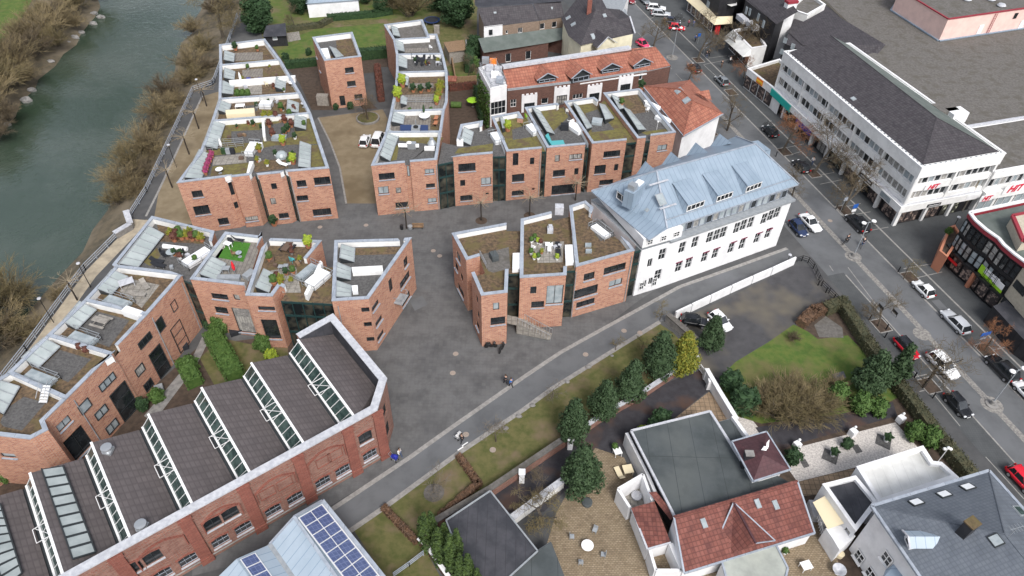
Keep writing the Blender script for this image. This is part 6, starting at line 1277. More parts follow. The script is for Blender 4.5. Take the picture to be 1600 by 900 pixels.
def bush(seed,R=2.5,Hh=4,n=46,m='bush_twig',fan=1.0,sub=9):
    random.seed(seed); C=MB(); S=MB()
    for i in range(n):
        a=random.uniform(0,6.283); out=random.uniform(.05,1)**.7; p=Vector((random.gauss(0,.35),random.gauss(0,.35),0)); d=Vector((math.cos(a)*out*fan,math.sin(a)*out*fan,1.2)).normalized(); L=Hh*random.uniform(.75,1.15); pts=[p]
        for j in range(4): d=(d+Vector((math.cos(a),math.sin(a),0))*.14*out-Z3*.07*out+rv()*.07).normalized(); pts.append(pts[-1]+d*L/4)
        S.tube(pts,[.06,.045,.035,.03,.02],3,cap=False)
        for j in range(sub):
            t=random.uniform(.8,3.9); k=min(3,int(t)); b_=pts[k].lerp(pts[k+1],t-k); dd=((pts[k+1]-pts[k]).normalized()+rv()*.6).normalized(); q=b_+dd*L*.2; q2=q+(dd+rv()*.35).normalized()*L*.16
            C.tube([b_,q,q2],[.028,.022,.016],3,cap=False)
            for u in range(3): e=(dd+rv()*.8).normalized(); C.tube([b_.lerp(q,.3+.25*u),b_.lerp(q,.3+.25*u)+e*L*.13],[.02,.013],3,cap=False)
    return [('stem',S.mesh('stem',M['bark'])),('crown',C.mesh('crown',M[m]))]
def plant(name,label,cat,group,px,parts,s=1,rz=0,h=0,sz=None):
    p=V(px,h) if not isinstance(px,Vector) else px; r=root(name,label,cat,p,group,rz); r.scale=(s,s,sz or s)
    for n_,me in parts: o=bpy.data.objects.new(n_,me); COL.objects.link(o); o.parent=r
    return r
random.seed(1)
BT=[bare(11,10,.6,5,4,.24),bare(12,10,.55,5,4,.22),bare(13,10,.62,5,4,.25,'twig_rust'),bare(14,10,.6,5,4,.24,'twig_brown','bark_dark',dens=.8)]
SM=[bare(21,5,.6,5,3,.09,'twig_olive'),bare(22,5,.7,5,3,.09,'twig_grey')]
GST='bare street trees'
for px,v,s,l in (((1021,73),0,.85,'bare street tree rising in front of the red cars, forked low'),((1090,94),1,1.1,'tall bare street tree beside the blue shop sign at the top of the street'),((1149,91),0,1.15,'tall bare street tree before the sloping glass canopy'),
  ((1136,204),3,.9,'gnarled dark street tree behind the blue-roofed building, two crooked low arms'),((1222,238),2,.95,'bare street tree with rusty crown below the teal shop sign'),((1272,271),1,1.15,'bare street tree in front of the middle shop windows, twigs against white facade'),
  ((1238,305),3,.6,'dark bare tree tucked behind the corner of white building'),((1316,329),0,1.1,'bare street tree beside the blue parking sign'),((1372,510),1,.62,'bare street tree next to two bike stands beside the road'),((1442,605),3,.95,'large dark bare tree leaning over the white moving car'),
  ((1538,548),2,.6,'small rusty-twigged tree beside the silver parked car'),((1075,128),2,.5,'low brown street tree around a dark parked car'),((1162,122),2,.55,'small rusty street tree above the silver moving car')): plant('street_tree',l,'tree',GST,px,BT[v],s,random.uniform(0,6))
plant('street_tree','slim greenish young tree in soil square at the junction','tree',GST,(1412,436),SM[0],1.0,1)
for px,v,s,l in (((1031,500),0,.75,'young greenish tree at the top end of the green strip'),((962,547),0,.6,'thin sapling on the green strip nearest the middle block'),((862,622),1,.7,'bare young tree by the kerb above the boulders'),((775,690),1,.9,'bare young tree held by wires beside round stones'),((678,770),1,.9,'bare young tree in a round gravel disc on the lawn'),((1002,545),0,.55,'leaning sapling tied to a stake on the green strip')): plant('young_tree',l,'tree','young trees on the green strip',px,SM[v],s,random.uniform(0,6))
p=at(678,770); b=MB(); b.poly([Vector((p.x+1.15*math.cos(t*.3927),p.y+1.15*math.sin(t*.3927),.03)) for t in range(16)]); tag(b.build('gravel_disc',M['gravel_roof']),kind='structure')
# riverside willows and scrub
BU=[bush(31,2.6,4.6,60,'bush_twig',1.0,10),bush(32,2.8,5,56,'twig_olive',.9,10),bush(33,2.4,4.2,60,'twig_brown',1.1,10),bush(34,2.6,5.5,50,'bush_twig',.7,11)]
random.seed(9)
eb=[(300,50,.8),(320,82,.9),(325,112,.8),(300,108,.9),(292,132,.8),(308,125,.7),(264,152,1.1),(280,168,.7),(250,180,1.0),(268,196,.7),(242,205,.8),(226,238,1.1),(246,244,.7),(208,262,1.0),(230,276,.8),(196,292,.9),(214,305,.7),(184,318,.7),(336,20,.9),(350,-5,1.0),(5,520,1.0),(30,530,.6),(-15,550,1.1),(60,518,.5),(95,465,.45)]
for i,(x,y,s) in enumerate(eb): plant('willow_bush','bare brown willow scrub on the river bank beside the promenade','bush','bare scrub along the near river bank',(x,y),BU[i%4],s*.95,random.uniform(0,6),-1.6,s*.8)
wb2=[(122,15,1.0),(96,38,1.1),(72,62,1.1),(48,88,1.2),(66,36,.9),(35,66,1.0),(22,112,1.3),(-2,92,1.1),(2,140,1.3),(42,128,.8),(-10,172,1.2),(12,186,.9),(145,-5,1.0),(104,4,.9),(-25,134,1.2),(-8,214,.9),(90,72,.8),(118,42,.7),(-30,200,1.1)]
for i,(x,y,s) in enumerate(wb2): plant('willow_bush','bare olive-brown willow scrub on the far river bank below the meadow','bush','bare scrub along the far river bank',(x,y),BU[(i*3+1)%4],s*1.1,random.uniform(0,6),-1.5,s*.95)
plant('willow_bush','yellowish willow leaning over the water at the left edge','bush',None,(18,478),bush(41,3.5,5.5,70,'twig_olive',1.2,12),1,0,-2.8)
BIG=bare(51,13,.62,6,4,.3,'twig_olive','bark'); 
plant('riverside_tree','large spreading bare tree at the top of the river beside the promenade','tree',None,(350,62),BIG,1.15,.6,-1)
plant('riverside_tree','second large bare tree at the top edge overhanging the river','tree',None,(362,25),BIG,1.0,2.6,-1)
plant('riverside_tree','broken pale-trunked tree on the far bank','tree',None,(98,42),BT[1],.7,1,-1)
random.seed(2)
for x,y,s in ((158,28,1.0),(146,38,.9),(128,52,.8),(118,60,1),(108,68,.7),(80,98,.9),(50,142,.9),(42,158,1.1),(12,196,.8),(148,22,.9),(102,66,.8)): rock((x,y),s,'pale boulder at the waterline of the far bank',group='boulders along the far waterline')
for x,y,s,l in ((886,597,.38,'boulder nearest the lone young tree at the kerb'),(832,634,.4,'big pale boulder at the kerb, right of the wired tree'),(811,651,.4,'middle boulder of the row along the kerb'),(790,670,.38,'boulder touching the wired young tree'),(956,556,.25,'small stone at the sapling on the green strip'),(919,574,.42,'topmost pale boulder beside the path')): rock((x,y),s,l,0,'boulders edging the green strip')
# evergreens
EV=[leafy(61,2.35,7.2,'cone',n=7500,ls=.15,cl=110),leafy(62,2.2,6.6,'cone',n=7500,ls=.15,cl=90),leafy(63,2.3,6.9,'cone',n=7500,ls=.15,cl=130)]
GE='dark evergreens in a row along the driveway'
for i,(x,y,s,l) in enumerate(((1024,588,1.1,'dark evergreen next to the golden conifer'),(982,622,1.0,'dark evergreen second from the golden conifer'),(940,652,.95,'dark evergreen third from the golden conifer'),(893,684,.95,'dark evergreen at the lower end of the row by the red wall'),(1106,545,.9,'dark evergreen standing on the parking lot side by white car'),(905,765,1.15,'dark evergreen alone below the row beside white garden wall'))): plant('evergreen_tree',l,'tree',GE,(x,y),EV[i%3],s,i*1.3)
plant('evergreen_tree','bushy golden-green conifer beside the driveway gate','tree',None,(1062,580),leafy(64,2.3,7,'cone','leaf_gold',7500,.15,.8,120),1,0)
plant('evergreen_tree','broad dark conifer behind the street hedge','tree',None,(1352,608),leafy(65,2.6,6.5,'cone','leaf_conifer',7000,.2),1,0)
plant('evergreen_tree','narrow blue-green conifer beside the red car','tree',None,(1392,598),leafy(66,1.6,7,'cone','leaf_conifer',4200),1,0)
DK_=leafy(67,4.2,10,'ball','leaf_dark',7000,.32,1.2,80)
for x,y,s,l in ((408,52,.8,'big round dark evergreen beside the promenade at the top'),(715,42,.9,'tall dark evergreen behind the trampoline'),(690,18,.9,'dark evergreen at the top edge left of the old house'),(470,22,.55,'dark green tree in the upper gardens'),(572,4,.55,'small dark tree at the top edge by pale pavilion'),(742,88,.45,'dark evergreen crowding the white walled yard'),(596,22,.4,'low dark evergreen at the upper hedge end'),(455,-2,.6,'dark evergreen at the top edge right of the round one')): plant('dark_tree',l,'tree','dark evergreens in the upper gardens',(x,y),DK_,s,x)
for x,y,s,l in ((640,25,.9,'pale bare tree with dense twigs behind the curved row'),(615,12,.9,'bare garden tree at top edge left of the pale one'),(460,40,.5,'thin bare fruit tree on the lawn'),(732,120,.5,'bare shrub beside the ivy tower')): plant('garden_tree',l,'tree','bare trees in the upper gardens',(x,y),BT[1] if s<.8 else BU[1],s*1.5 if s>.8 else s,x)
cy=leafy(71,.6,7.6,'column','leaf_cypress',3000,.11,.1,110)
for i,(x,y,s) in enumerate(((669,863,1.05),(678,858,1.0),(690,886,1.05),(684,880,.85),(699,872,.95),(707,900,1.15),(716,890,1.1),(720,915,.9),(733,922,1.0),(747,935,.85),(663,853,.8))): plant('cypress','slim bright green cypress in the clump beside the garage','cypress','cypresses beside the garage',(x,y),cy,s,i)
BL=leafy(72,1.0,1.8,'ball','leaf_green',1500,.13,.05,40); BD=leafy(73,1.0,1.9,'ball','leaf_dark',1500,.12,.05,40); BW=leafy(74,1.0,1.8,'ball','leaf_lime',900,.14,.05,30); BR=leafy(75,1.0,1.7,'ball','leaf_redbush',1200,.13,.05,30)
SH=[((1139,606),BD,1.5,'clipped dark round shrub near the long white garden wall'),((1159,640),BD,1.9,'big dark egg-shaped shrub beside the white garden wall'),((1236,720),BD,1.1,'round green shrub between plum tower and white gravel'),
((1321,698),BD,.75,'low round shrub on the white gravel garden'),((1424,682),BL,1.3,'glossy rhododendron at the corner of the gravel garden'),((1447,692),BL,1.4,'second glossy rhododendron against the street hedge'),
((1305,625),BL,1.5,'bright green shrub at the foot of the lawn'),((1340,640),BL,1.5,'bright ground-hugging shrub beneath the broad conifer'),((1368,645),BL,1.3,'green shrub at the foot of the blue-green conifer'),
((1032,662),BD,1.3,'dark shrub behind the villa beside tan paving'),((1020,672),BD,1.0,'lower dark shrub behind the villa'),((1005,680),BW,.8,'lime-green shrub at the villa wall'),
((347,517),BL,1.5,'round green bush against the brick garden front'),((413,545),BL,1.3,'green bush below the tall brick window'),((425,560),BW,.8,'lime shrub by the saw-tooth roof'),((330,512),BD,.9,'dark bush beside the glazed link in the garden court'),
((248,625),BL,1.0,'green bush in the lower garden court'),((225,638),BD,.9,'dark bush beside the patio door'),((300,578),BL,1.2,'green shrub left of the tall hedge block'),
((525,171),BD,.65,'round bush left of the tower house door'),((548,170),BD,.75,'round bush right of the tower house door'),((447,95),BD,.9,'dark shrub on the lawn behind the riverside row'),((483,86),BD,.8,'low dark shrub on the bright lawn'),((752,160),BL,1.2,'green shrub at the foot of ivy tower'),((740,105),BL,1.3,'leafy shrub beside the white walled yard'),((12,748),BL,1.0,'green bush in the gap above the saw-tooth hall'),((1480,365),BL,.6,'green plants on the terracotta porch top')]
for px,m_,s,l in SH: plant('shrub',l,'shrub',None,px,m_,s,random.uniform(0,6),3.0 if 'porch top' in l else 0)
for i,(x,y,s) in enumerate(((1212,650,1.4),(1236,642,1.5),(1262,648,1.35),(1198,632,1.2),(1226,622,1.25),(1256,622,1.2),(1284,640,1.15),(1302,608,.8))): plant('bare_bush','dense brown leafless bush in the thicket below the lawn','bush','leafless thicket below the lawn',(x,y),BU[1-(i%2)],s*.66,i,0,s*.42)
plant('bare_bush','small round bare bush alone on the lawn','bush',None,(1238,530),BU[2],.28,0)
plant('gnarled_tree','twisted bare tree over the whitewashed garden wall','tree',None,(848,822),bare(81,8,.8,5,4,.28,'twig_olive','bark'),.85,0)
plant('gnarled_tree','leaning bare shrub-tree by the drive beside white post','tree',None,(838,772),BT[1],.45,2)
# hedges
def hedge(name,label,pts,wd,hh,m,n_per=120,ls=.13,group=None,cat='hedge'):
    P=[V(p) for p in pts]; r=root(name,label,cat,P[0],group); C=MB(); random.seed(len(label))
    for p,q in zip(P,P[1:]):
        d=(q-p).normalized(); nn=Vector((-d.y,d.x,0)); L=(q-p).length; C.bar(W(p-d*wd*.3,hh*.46),W(q+d*wd*.3,hh*.46),wd*.82,hh*.92)
        for i in range(int(L*n_per)):
            t=random.uniform(-wd*.35,L+wd*.35); f=random.random()
            if f<.5: c=p+d*t+nn*random.uniform(-wd/2,wd/2)+Z3*(hh*random.uniform(.93,1.04))
            else: c=p+d*t+nn*(wd/2*random.choice((-1,1))*random.uniform(.88,1.08))+Z3*hh*random.random()
            a=rv(); b_=a.orthogonal().normalized(); e=a.cross(b_); C.poly([c-b_*ls,c-e*ls*.6,c+b_*ls,c+e*ls*.6])
    C.build('foliage',M[m],r); return r
hedge('beech_hedge','long brown hedge between street and villa gardens',[(1290,488),(1312,480),(1350,540),(1400,608),(1470,700),(1525,765)],1.6,1.7,'leaf_yew',90)
hedge('beech_hedge','short brown clipped hedge at the corner of the parking lot',[(1252,508),(1270,492),(1308,480)],1.5,1.3,'leaf_beech',110)
hedge('beech_hedge','brown hedge zigzagging across the green strip',[(718,717),(740,748),(748,758),(690,808)],.75,.8,'leaf_beech',110)
hedge('beech_hedge','brown hedge between two lawns near the cypress clump',[(601,797),(650,848)],.7,.8,'leaf_beech',110)
hedge('box_hedge','tall bright green hedge block dividing the garden court',[(338,535),(368,590)],2.4,2.0,'leaf_green',160,.15)
hedge('box_hedge','green hedge block beside the lower garden court patio',[(292,575),(305,600)],2.0,1.6,'leaf_green',160,.15)
hedge('box_hedge','dark hedge behind the tower house toward the curved row',[(565,92),(608,88)],2.0,2.2,'leaf_dark',90)
hedge('box_hedge','dark hedge left of the tower house',[(450,106),(500,101)],1.6,1.5,'leaf_dark',90)
hedge('box_hedge','dark clipped hedge at the upper garden boundary',[(515,32),(585,26),(610,22)],1.6,1.4,'leaf_dark',80)
hedge('box_hedge','garden hedge row beyond the shed lawn',[(452,48),(500,42),(515,34)],1.6,1.0,'leaf_yew',70)
hedge('red_hedge','dark red leafless hedge beside the asphalt drive of the curved row',[(590,108),(596,158)],1.3,1.2,'leaf_redbush',90)
hedge('red_hedge','dark red garden hedge behind the inner curved row',[(704,142),(742,138)],.8,1.5,'leaf_redbush',70)
hedge('box_hedge','dark evergreen screen between gardens and ivy tower',[(733,112),(735,95)],2.0,3.2,'leaf_dark',110)
hedge('box_hedge','dark overgrown hedge in the narrow garden beside ivy tower',[(748,150),(757,190)],2.2,2.2,'leaf_dark',110)
# pollards
def pollard(seed,Hh=3.6,R=2.3,n=13):
    random.seed(seed); T=MB(); T.tube([(0,0,0),(0,.03,Hh*.6),(0,0,Hh)],[.13,.1,.12],6); C=MB()
    for i in range(n):
        a=6.283*i/n+random.uniform(-.2,.2); L=R*random.uniform(.7,1.1); p0=Vector((0,0,Hh-.1)); p1=p0+Vector((math.cos(a)*L*.5,math.sin(a)*L*.5,.25)); p2=p0+Vector((math.cos(a+.1)*L,math.sin(a+.1)*L,.35)); C.tube([p0,p1,p2],[.05,.04,.025],3,cap=False)
        for k in range(4): q=p1.lerp(p2,random.random()); C.tube([q,q+Vector((random.gauss(0,.3),random.gauss(0,.3),.35))],[.02,.012],3,cap=False)
    return [('trunk',T.mesh('trunk',M['bark_dark'])),('crown',C.mesh('crown',M['pollard_twig']))]
PL=[pollard(91),pollard(92)]
for i,(x,y,l) in enumerate(((635.5,357,'pollarded tree beside the park bench'),(752,344,'pollarded tree in front of the glazed link entrance'),(827.5,336,'pollarded tree nearest the shop window house'),(899,313,'pollarded tree squeezed beside the white building'))): plant('pollarded_tree',l,'tree','umbrella-shaped pollarded trees on the plaza',(x,y),PL[i%2],1,i)
for i,(x,y,l) in enumerate(((323,166,'farthest pollard of the promenade row'),(310.7,201,'second farthest pollard of the promenade row'),(295.7,241,'third pollard of the promenade row'),(269.3,293,'nearest pollard of the promenade row'),(121,469,'low pollard beside lower promenade railing'),(1300,0,''))):
    if l: plant('pollarded_tree',l,'tree','pollarded trees along the promenade',(x,y),PL[i%2],1,i)
for x,y in ((752,345),(827.5,337)): p=at(x,y); b=MB(); b.poly([Vector((p.x+.95*math.cos(t*.3927),p.y+.95*math.sin(t*.3927),.022)) for t in range(16)]); tag(b.build('tree_grate',M['soil']),kind='structure')
r=root('round_planter','round grass-filled kerb planter in the gravel courtyard','planter',tuple(at(575,186))); p=at(575,186); b=MB(); b.lathe(p,[(2.2,0),(2.2,.35),(1.95,.38),(1.95,.3)],24); b.build('kerb_ring',M['rock'],r); b=MB(); b.lathe(p,[(1.95,0),(1.95,.34),(.3,.42)],20); b.build('grass',M['grass_moss'],r)
plant('courtyard_tree','slim bare tree growing from the round courtyard planter','tree',None,(575,187),BT[0],.7,1,.3)
# ---------------------------------------------------------------- vehicles
def car_meshes(kind):
    L,Wd,Hc={'hatch':(3.8,1.66,1.5),'sedan':(4.5,1.8,1.43),'estate':(4.6,1.82,1.48),'suv':(4.6,1.88,1.68),'mini':(3.5,1.62,1.5),'van':(4.8,1.9,1.9)}[kind]
    h0=.28; hb={'van':.95,'suv':.95}.get(kind,.83)
    # stations along x (front +x): (x, half width, bonnet/shoulder height)
    x=L/2
    st=[(x,.62,.5,.50),(x-.12,.82,.68,.64),(x-.45,.93,hb*.88,hb*.86),(x-1.05,.98,hb*.98,hb),(0,1,hb,hb+.02),(-x+.9,1,hb+.02,hb+.04),(-x+.3,.95,hb,hb+.02),(-x+.06,.88,hb*.92,hb*.9),(-x,.78,.62,.60)]
    B=MB(); rings=[]
    for (xx,wf,sh,top) in st:
        w_=Wd/2*wf; k=len(B.v)
        for (yy,zz) in ((-w_*.86,h0),(-w_,h0+.14),(-w_,sh*.78),(-w_*.93,sh),(-w_*.6,top),(0,top+.02),(w_*.6,top),(w_*.93,sh),(w_,sh*.78),(w_,h0+.14),(w_*.86,h0)): B.v.append(Vector((xx,yy,zz)))
        rings.append(k)
    n=11
    for u,v_ in zip(rings,rings[1:]):
        for j in range(n): B.f.append([u+j,v_+j,v_+(j+1)%n,u+(j+1)%n]); B.mi.append(0)
    B.f.append([rings[0]+j for j in range(n)]); B.mi.append(0); B.f.append([rings[-1]+j for j in range(n)][::-1]); B.mi.append(0)
    # cabin
    fx={'van':x-1.0,'hatch':x-1.0,'mini':x-.95,'suv':x-1.2}.get(kind,x-1.35); rx={'sedan':-x+.75}.get(kind,-x+.1); tf,tr_=fx-.75,rx+({'sedan':.75}.get(kind,.4))
    G=MB(); wb,wt=Wd/2*.9,Wd/2*.70; zb,zt=hb-.02,Hc-.03
    bot=[(fx,-wb*.85),(fx-.3,-wb),(rx+.3,-wb),(rx,-wb*.85),(rx,wb*.85),(rx+.3,wb),(fx-.3,wb),(fx,wb*.85)]; top=[(tf,-wt*.9),(tf-.15,-wt),(tr_+.15,-wt),(tr_,-wt*.9),(tr_,wt*.9),(tr_+.15,wt),(tf-.15,wt),(tf,wt*.9)]
    for i in range(8): j=(i+1)%8; G.poly([(bot[j][0],bot[j][1],zb),(bot[i][0],bot[i][1],zb),(top[i][0],top[i][1],zt),(top[j][0],top[j][1],zt)])
    R=MB(); xs=[tf+.03,tf-.25,(tf+tr_)/2,tr_+.25,tr_-.03]; zs=[zt-.02,zt+.035,zt+.055,zt+.03,zt-.02]; ws_=[wt*.9,wt*.98,wt,wt*.98,wt*.9]; ks=[]
    for a_,z_,w_ in zip(xs,zs,ws_):
        ks.append(len(R.v))
        for yy,dz in ((-1,-.05),(-.6,.0),(0,.015),(.6,0),(1,-.05)): R.v.append(Vector((a_,yy*w_,z_+dz)))
    for u,v_ in zip(ks,ks[1:]):
        for j in range(4): R.f.append([u+j,u+j+1,v_+j+1,v_+j]); R.mi.append(0)
    for s in (-1,1):  # pillars
        R.bar((fx-.12,s*wb*.9,zb),(tf-.05,s*wt*.95,zt),.07); R.bar(((tf+tr_)/2-.1,s*wb,zb),((tf+tr_)/2-.1,s*wt,zt),.07,.05); R.bar((rx+.2,s*wb*.95,zb),(tr_+.08,s*wt*.95,zt),.16,.08)
    for (s) in (-1,1): B.box((fx-.35,s*(Wd/2+.08),hb+.06),(.14,.2,.13))
    ax_=[x-.78,-x+.78]; wheels=[]
    tyre=MB(); rim=MB(); 
    def disc(m,r,w0,w1,n=16):
        k=len(m.v)
        for yy in (w0,w1):
            for j in range(n): t=6.2832*j/n; m.v.append(Vector((r*math.cos(t),yy,r*math.sin(t))))
        for j in range(n): m.f.append([k+j,k+(j+1)%n,k+n+(j+1)%n,k+n+j]); m.mi.append(0)
        m.f.append([k+j for j in range(n)][::-1]); m.mi.append(0); m.f.append([k+n+j for j in range(n)]); m.mi.append(0)
    disc(tyre,.32,-.1,.1); disc(rim,.2,-.115,.115,10)
    hl=MB(); hl.box((0,0,0),(.16,.34,.14)); tl=MB(); tl.box((0,0,0),(.12,.28,.2)); pl=MB(); pl.box((0,0,0),(.03,.5,.12))
    return dict(L=L,W=Wd,body=B.mesh('body',M['paint_white'],True),glass=G.mesh('glasshouse',M['glass']),roof=R.mesh('roof',M['paint_white'],True),tyre=tyre.mesh('tyre',M['rubber']),rim=rim.mesh('rim',M['hub']),hl=hl.mesh('headlight',M['lamp_lens']),tl=tl.mesh('tail_light',M['tail_lens']),pl=pl.mesh('number_plate',M['plaster_pure']),
        wh=[(a,s*(Wd/2-.09)) for a in ax_ for s in (-1,1)],hlp=[(x-.13,s*Wd*.34,.62) for s in (-1,1)],tlp=[(-x+.03,s*Wd*.40,hb*.88) for s in (-1,1)])
CM={k:car_meshes(k) for k in ('hatch','sedan','estate','suv','mini','van')}
def car(kind,px,ang,col,label,roofcol=None,group='cars along the street',name='car'):
    c=CM[kind]; p=V(px); r=root(name,label,'van' if kind=='van' else 'car',(p.x,p.y,.025),group,ang)
    def ob(n,me,par,loc=(0,0,0),m=None):
        o=bpy.data.objects.new(n,me); COL.objects.link(o); o.parent=par; o.location=loc
        if m: o.material_slots[0].link='OBJECT'; o.material_slots[0].material=M[m]
        return o
    ob('body',c['body'],r,m='paint_'+col); ob('windows',c['glass'],r); ob('roof',c['roof'],r,m='paint_'+(roofcol or col))
    for (a,s) in c['wh']: w_=ob('wheel',c['tyre'],r,(a,s,.32)); ob('rim',c['rim'],w_)
    for q in c['hlp']: ob('headlight',c['hl'],r,q)
    for q in c['tlp']: ob('tail_light',c['tl'],r,q)
    ob('number_plate',c['pl'],r,(c['L']/2+.0,0,.45)); ob('number_plate',c['pl'],r,(-c['L']/2,0,.6)); return r
AD=math.atan2(SU.y,SU.x); AUp=AD+math.pi
for a in (('hatch',(1246,361),AD-.05,'navy','dark blue hatchback standing beside the white building corner'),('sedan',(1264.5,352),AD+.02,'white','white saloon driving beside the dark blue hatchback'),
 ('suv',(1338,353),AUp,'black','black off-roader with bicycles on its rear rack below the parking sign'),('mini',(1440,456),AUp,'white','small white hatchback parked opposite the black glazed shop'),('estate',(1490,507),AUp,'silver','silver hatchback parked behind the small white one'),
 ('suv',(1470,575),AD+.05,'white','white car driving under the large dark bare tree'),('suv',(1562,580),AUp,'black','black car at the kerb near the second road island'),('hatch',(1414,548),AD+.03,'red','red hatchback with black roof beside the conifer'),
 ('hatch',(1494,637),AD+.02,'black','black hatchback parked on the hedge side of the road'),('hatch',(1602,618),AUp,'white','white car cut off by the right edge'),('hatch',(1594,754),AD+.05,'red','bright red car cut off by the right edge beside slate roof'),
 ('hatch',(1127,130),AUp,'grey','small silver-grey car driving between the bare trees near the top'),('hatch',(1202,209),AUp,'black','dark car with a bicycle rack in front of the blue shop sign'),('hatch',(1250,264),AUp,'black','dark car half hidden under brown twigs before the arcade'),
 ('hatch',(1084,110),AUp,'black','dark car half hidden by the low brown street tree'),('hatch',(1057,47),AD+1.1,'red','red car parked askew beside the dark blue one'),('hatch',(1050,37),AD+1.1,'blueblack','dark blue car parked askew behind the red one'),
 ('estate',(1025,16),AD+1.15,'white','white estate car parked askew near the top edge'),('estate',(1032,25),AD+1.15,'silver','silver car parked askew right behind the white estate'),('hatch',(1007,4),AD,'grey','dark grey-blue car in the lane at the top edge'),
 ('hatch',(984,3),AD,'darkred','dark red car at the top edge beside the white gable'),('mini',(1004,73),AD+.3,'pink','pink-red car peeping out behind the red-tiled roof')): car(*a[:5],roofcol='black' if 'black roof' in a[4] else None)
car('hatch',(571,224),math.pi/2-.05,'white','white car with open boot standing in the gravel courtyard',group=None)
car('van',(592,222),math.pi/2-.1,'white','white van parked against the inner curved row',group=None)
car('hatch',(1124,506),-1.05,'white','white car parked on the lot behind dark evergreen',group=None)
car('hatch',(1084,506),-.2,'black','black car parked against the mossy stone wall on the lot',group=None)
# ---------------------------------------------------------------- people
def skinfig(name,pts,edges,rad,m,parent,sub=1):
    me=bpy.data.meshes.new(name); me.from_pydata([Vector(p) for p in pts],edges,[]); me.materials.append(M[m]); o=bpy.data.objects.new(name,me); COL.objects.link(o); o.parent=parent
    sk=o.modifiers.new('skin','SKIN'); 
    if not me.skin_vertices: me.attributes  # layer is made with the modifier
    for i,r in enumerate(rad): me.skin_vertices[0].data[i].radius=(r,r) if not isinstance(r,tuple) else r
    me.skin_vertices[0].data[0].use_root=True
    sk.use_smooth_shade=True; ss=o.modifiers.new('sub','SUBSURF'); ss.levels=sub; ss.render_levels=sub; return o
mat('cloth_dark',(.02,.022,.028),rough=.9); mat('cloth_blue',(.03,.12,.35),rough=.9); mat('cloth_white',(.6,.6,.6),rough=.9); mat('cloth_jeans',(.06,.09,.16),rough=.9); mat('cloth_brown',(.12,.08,.06),rough=.9); mat('cloth_pink',(.45,.06,.18),rough=.9)
def person(px,ang,top,legs,label,pose='walk',hair='hair_brown',s=1.0,group='people out walking',z=0):
    p=V(px); r=root('person',label,'person',(p.x,p.y,z+.02),group,ang); r.scale=(s,s,s)
    if pose=='sit':
        hip=(0,0,.95); kn=[(.35,.1,.72),(.38,-.1,.8)]; ft=[(.2,.11,.3),(.3,-.11,.42)]; ch=(.22,0,1.38); nk=(.3,0,1.52); hd=(.36,0,1.68); el=[(.35,.26,1.15),(.35,-.26,1.15)]; hn=[(.6,.22,1.1),(.6,-.22,1.1)]
    else:
        hip=(0,0,.93); kn=[(.14,.09,.5),(-.04,-.09,.5)]; ft=[(.22,.09,.08),(-.28,-.09,.12)]; ch=(.02,0,1.35); nk=(.03,0,1.5); hd=(.05,0,1.66); el=[(-.08,.27,1.12),(.06,-.27,1.12)]; hn=[(.08,.27,.88),(.24,-.26,.95)]
    sh=[(ch[0],.19,ch[2]+.06),(ch[0],-.19,ch[2]+.06)]; toe=[(f[0]+.17,f[1],f[2]-.03) for f in ft]
    P=[hip,ch,nk,hd,(hd[0]+.01,0,hd[2]+.12)]; E=[(0,1),(1,2),(2,3),(3,4)]; Rr=[.13,.13,.06,.095,.07]
    for i in (0,1): k=len(P); P+= [sh[i],el[i],hn[i]]; E+=[(1,k),(k,k+1),(k+1,k+2)]; Rr+=[.06,.045,.035]
    for i in (0,1): k=len(P); P+= [(hip[0],.08*(1-2*i),hip[2]-.06),kn[i],ft[i],toe[i]]; E+=[(0,k),(k,k+1),(k+1,k+2),(k+2,k+3)]; Rr+=[.09,.06,.045,.04]
    b=skinfig('body',P,E,Rr,'skin',r)
    P=[(hip[0],0,hip[2]-.04),((hip[0]+ch[0])/2,0,(hip[2]+ch[2])/2),(ch[0],0,ch[2]+.02)]; E=[(0,1),(1,2)]; Rr=[(.17,.15),(.165,.14),(.18,.14)]
    for i in (0,1): k=len(P); w_=tuple(Vector(el[i]).lerp(Vector(hn[i]),.85)); P+=[sh[i],el[i],w_]; E+=[(2,k),(k,k+1),(k+1,k+2)]; Rr+=[.085,.07,.055]
    skinfig('jacket',P,E,Rr,top,b)
    P=[(hip[0],0,hip[2])]; E=[]; Rr=[.155]
    for i in (0,1): k=len(P); P+=[(hip[0],.09*(1-2*i),hip[2]-.08),kn[i],ft[i],toe[i]]; E+=[(0,k),(k,k+1),(k+1,k+2),(k+2,k+3)]; Rr+=[.115,.08,.062,.05]
    skinfig('trousers',P,E,Rr,legs,b)
    h_=MB(); h_.ball((hd[0]-.025,0,hd[2]+.08),.125,8,6,(1,.88,1)); h_.build('hair',M[hair],None,True); o=bpy.data.objects['hair'] if False else COL.objects[-1]
    o.location=(hd[0]-.025,0,hd[2]-.045); o.parent=b; 
    return r
person((790,600),2.2,'cloth_dark','cloth_dark','taller of two walkers in black crossing the square')
person((798.5,605),2.3,'cloth_blue','cloth_dark','shorter walker in dark blue jacket beside the one in black')
person((722,691),-2.3,'cloth_dark','cloth_dark','person in black pushing a pale stroller along the path')
person((625,714),-.5,'cloth_white','cloth_jeans','person in grey jacket with a blue pram at the hall corner')
person((1083,42),1,'cloth_blue','cloth_jeans','person in blue jacket near the awning shop at the top'); person((1086,66),1,'cloth_blue','cloth_dark','lone person in blue in the middle of the upper pavement')
person((1107,88),2,'cloth_dark','cloth_dark','darker of two people beside the bare tree at the shop front'); person((1103,91),2,'cloth_dark','cloth_jeans','person in jeans beside the darker one near the bare tree')
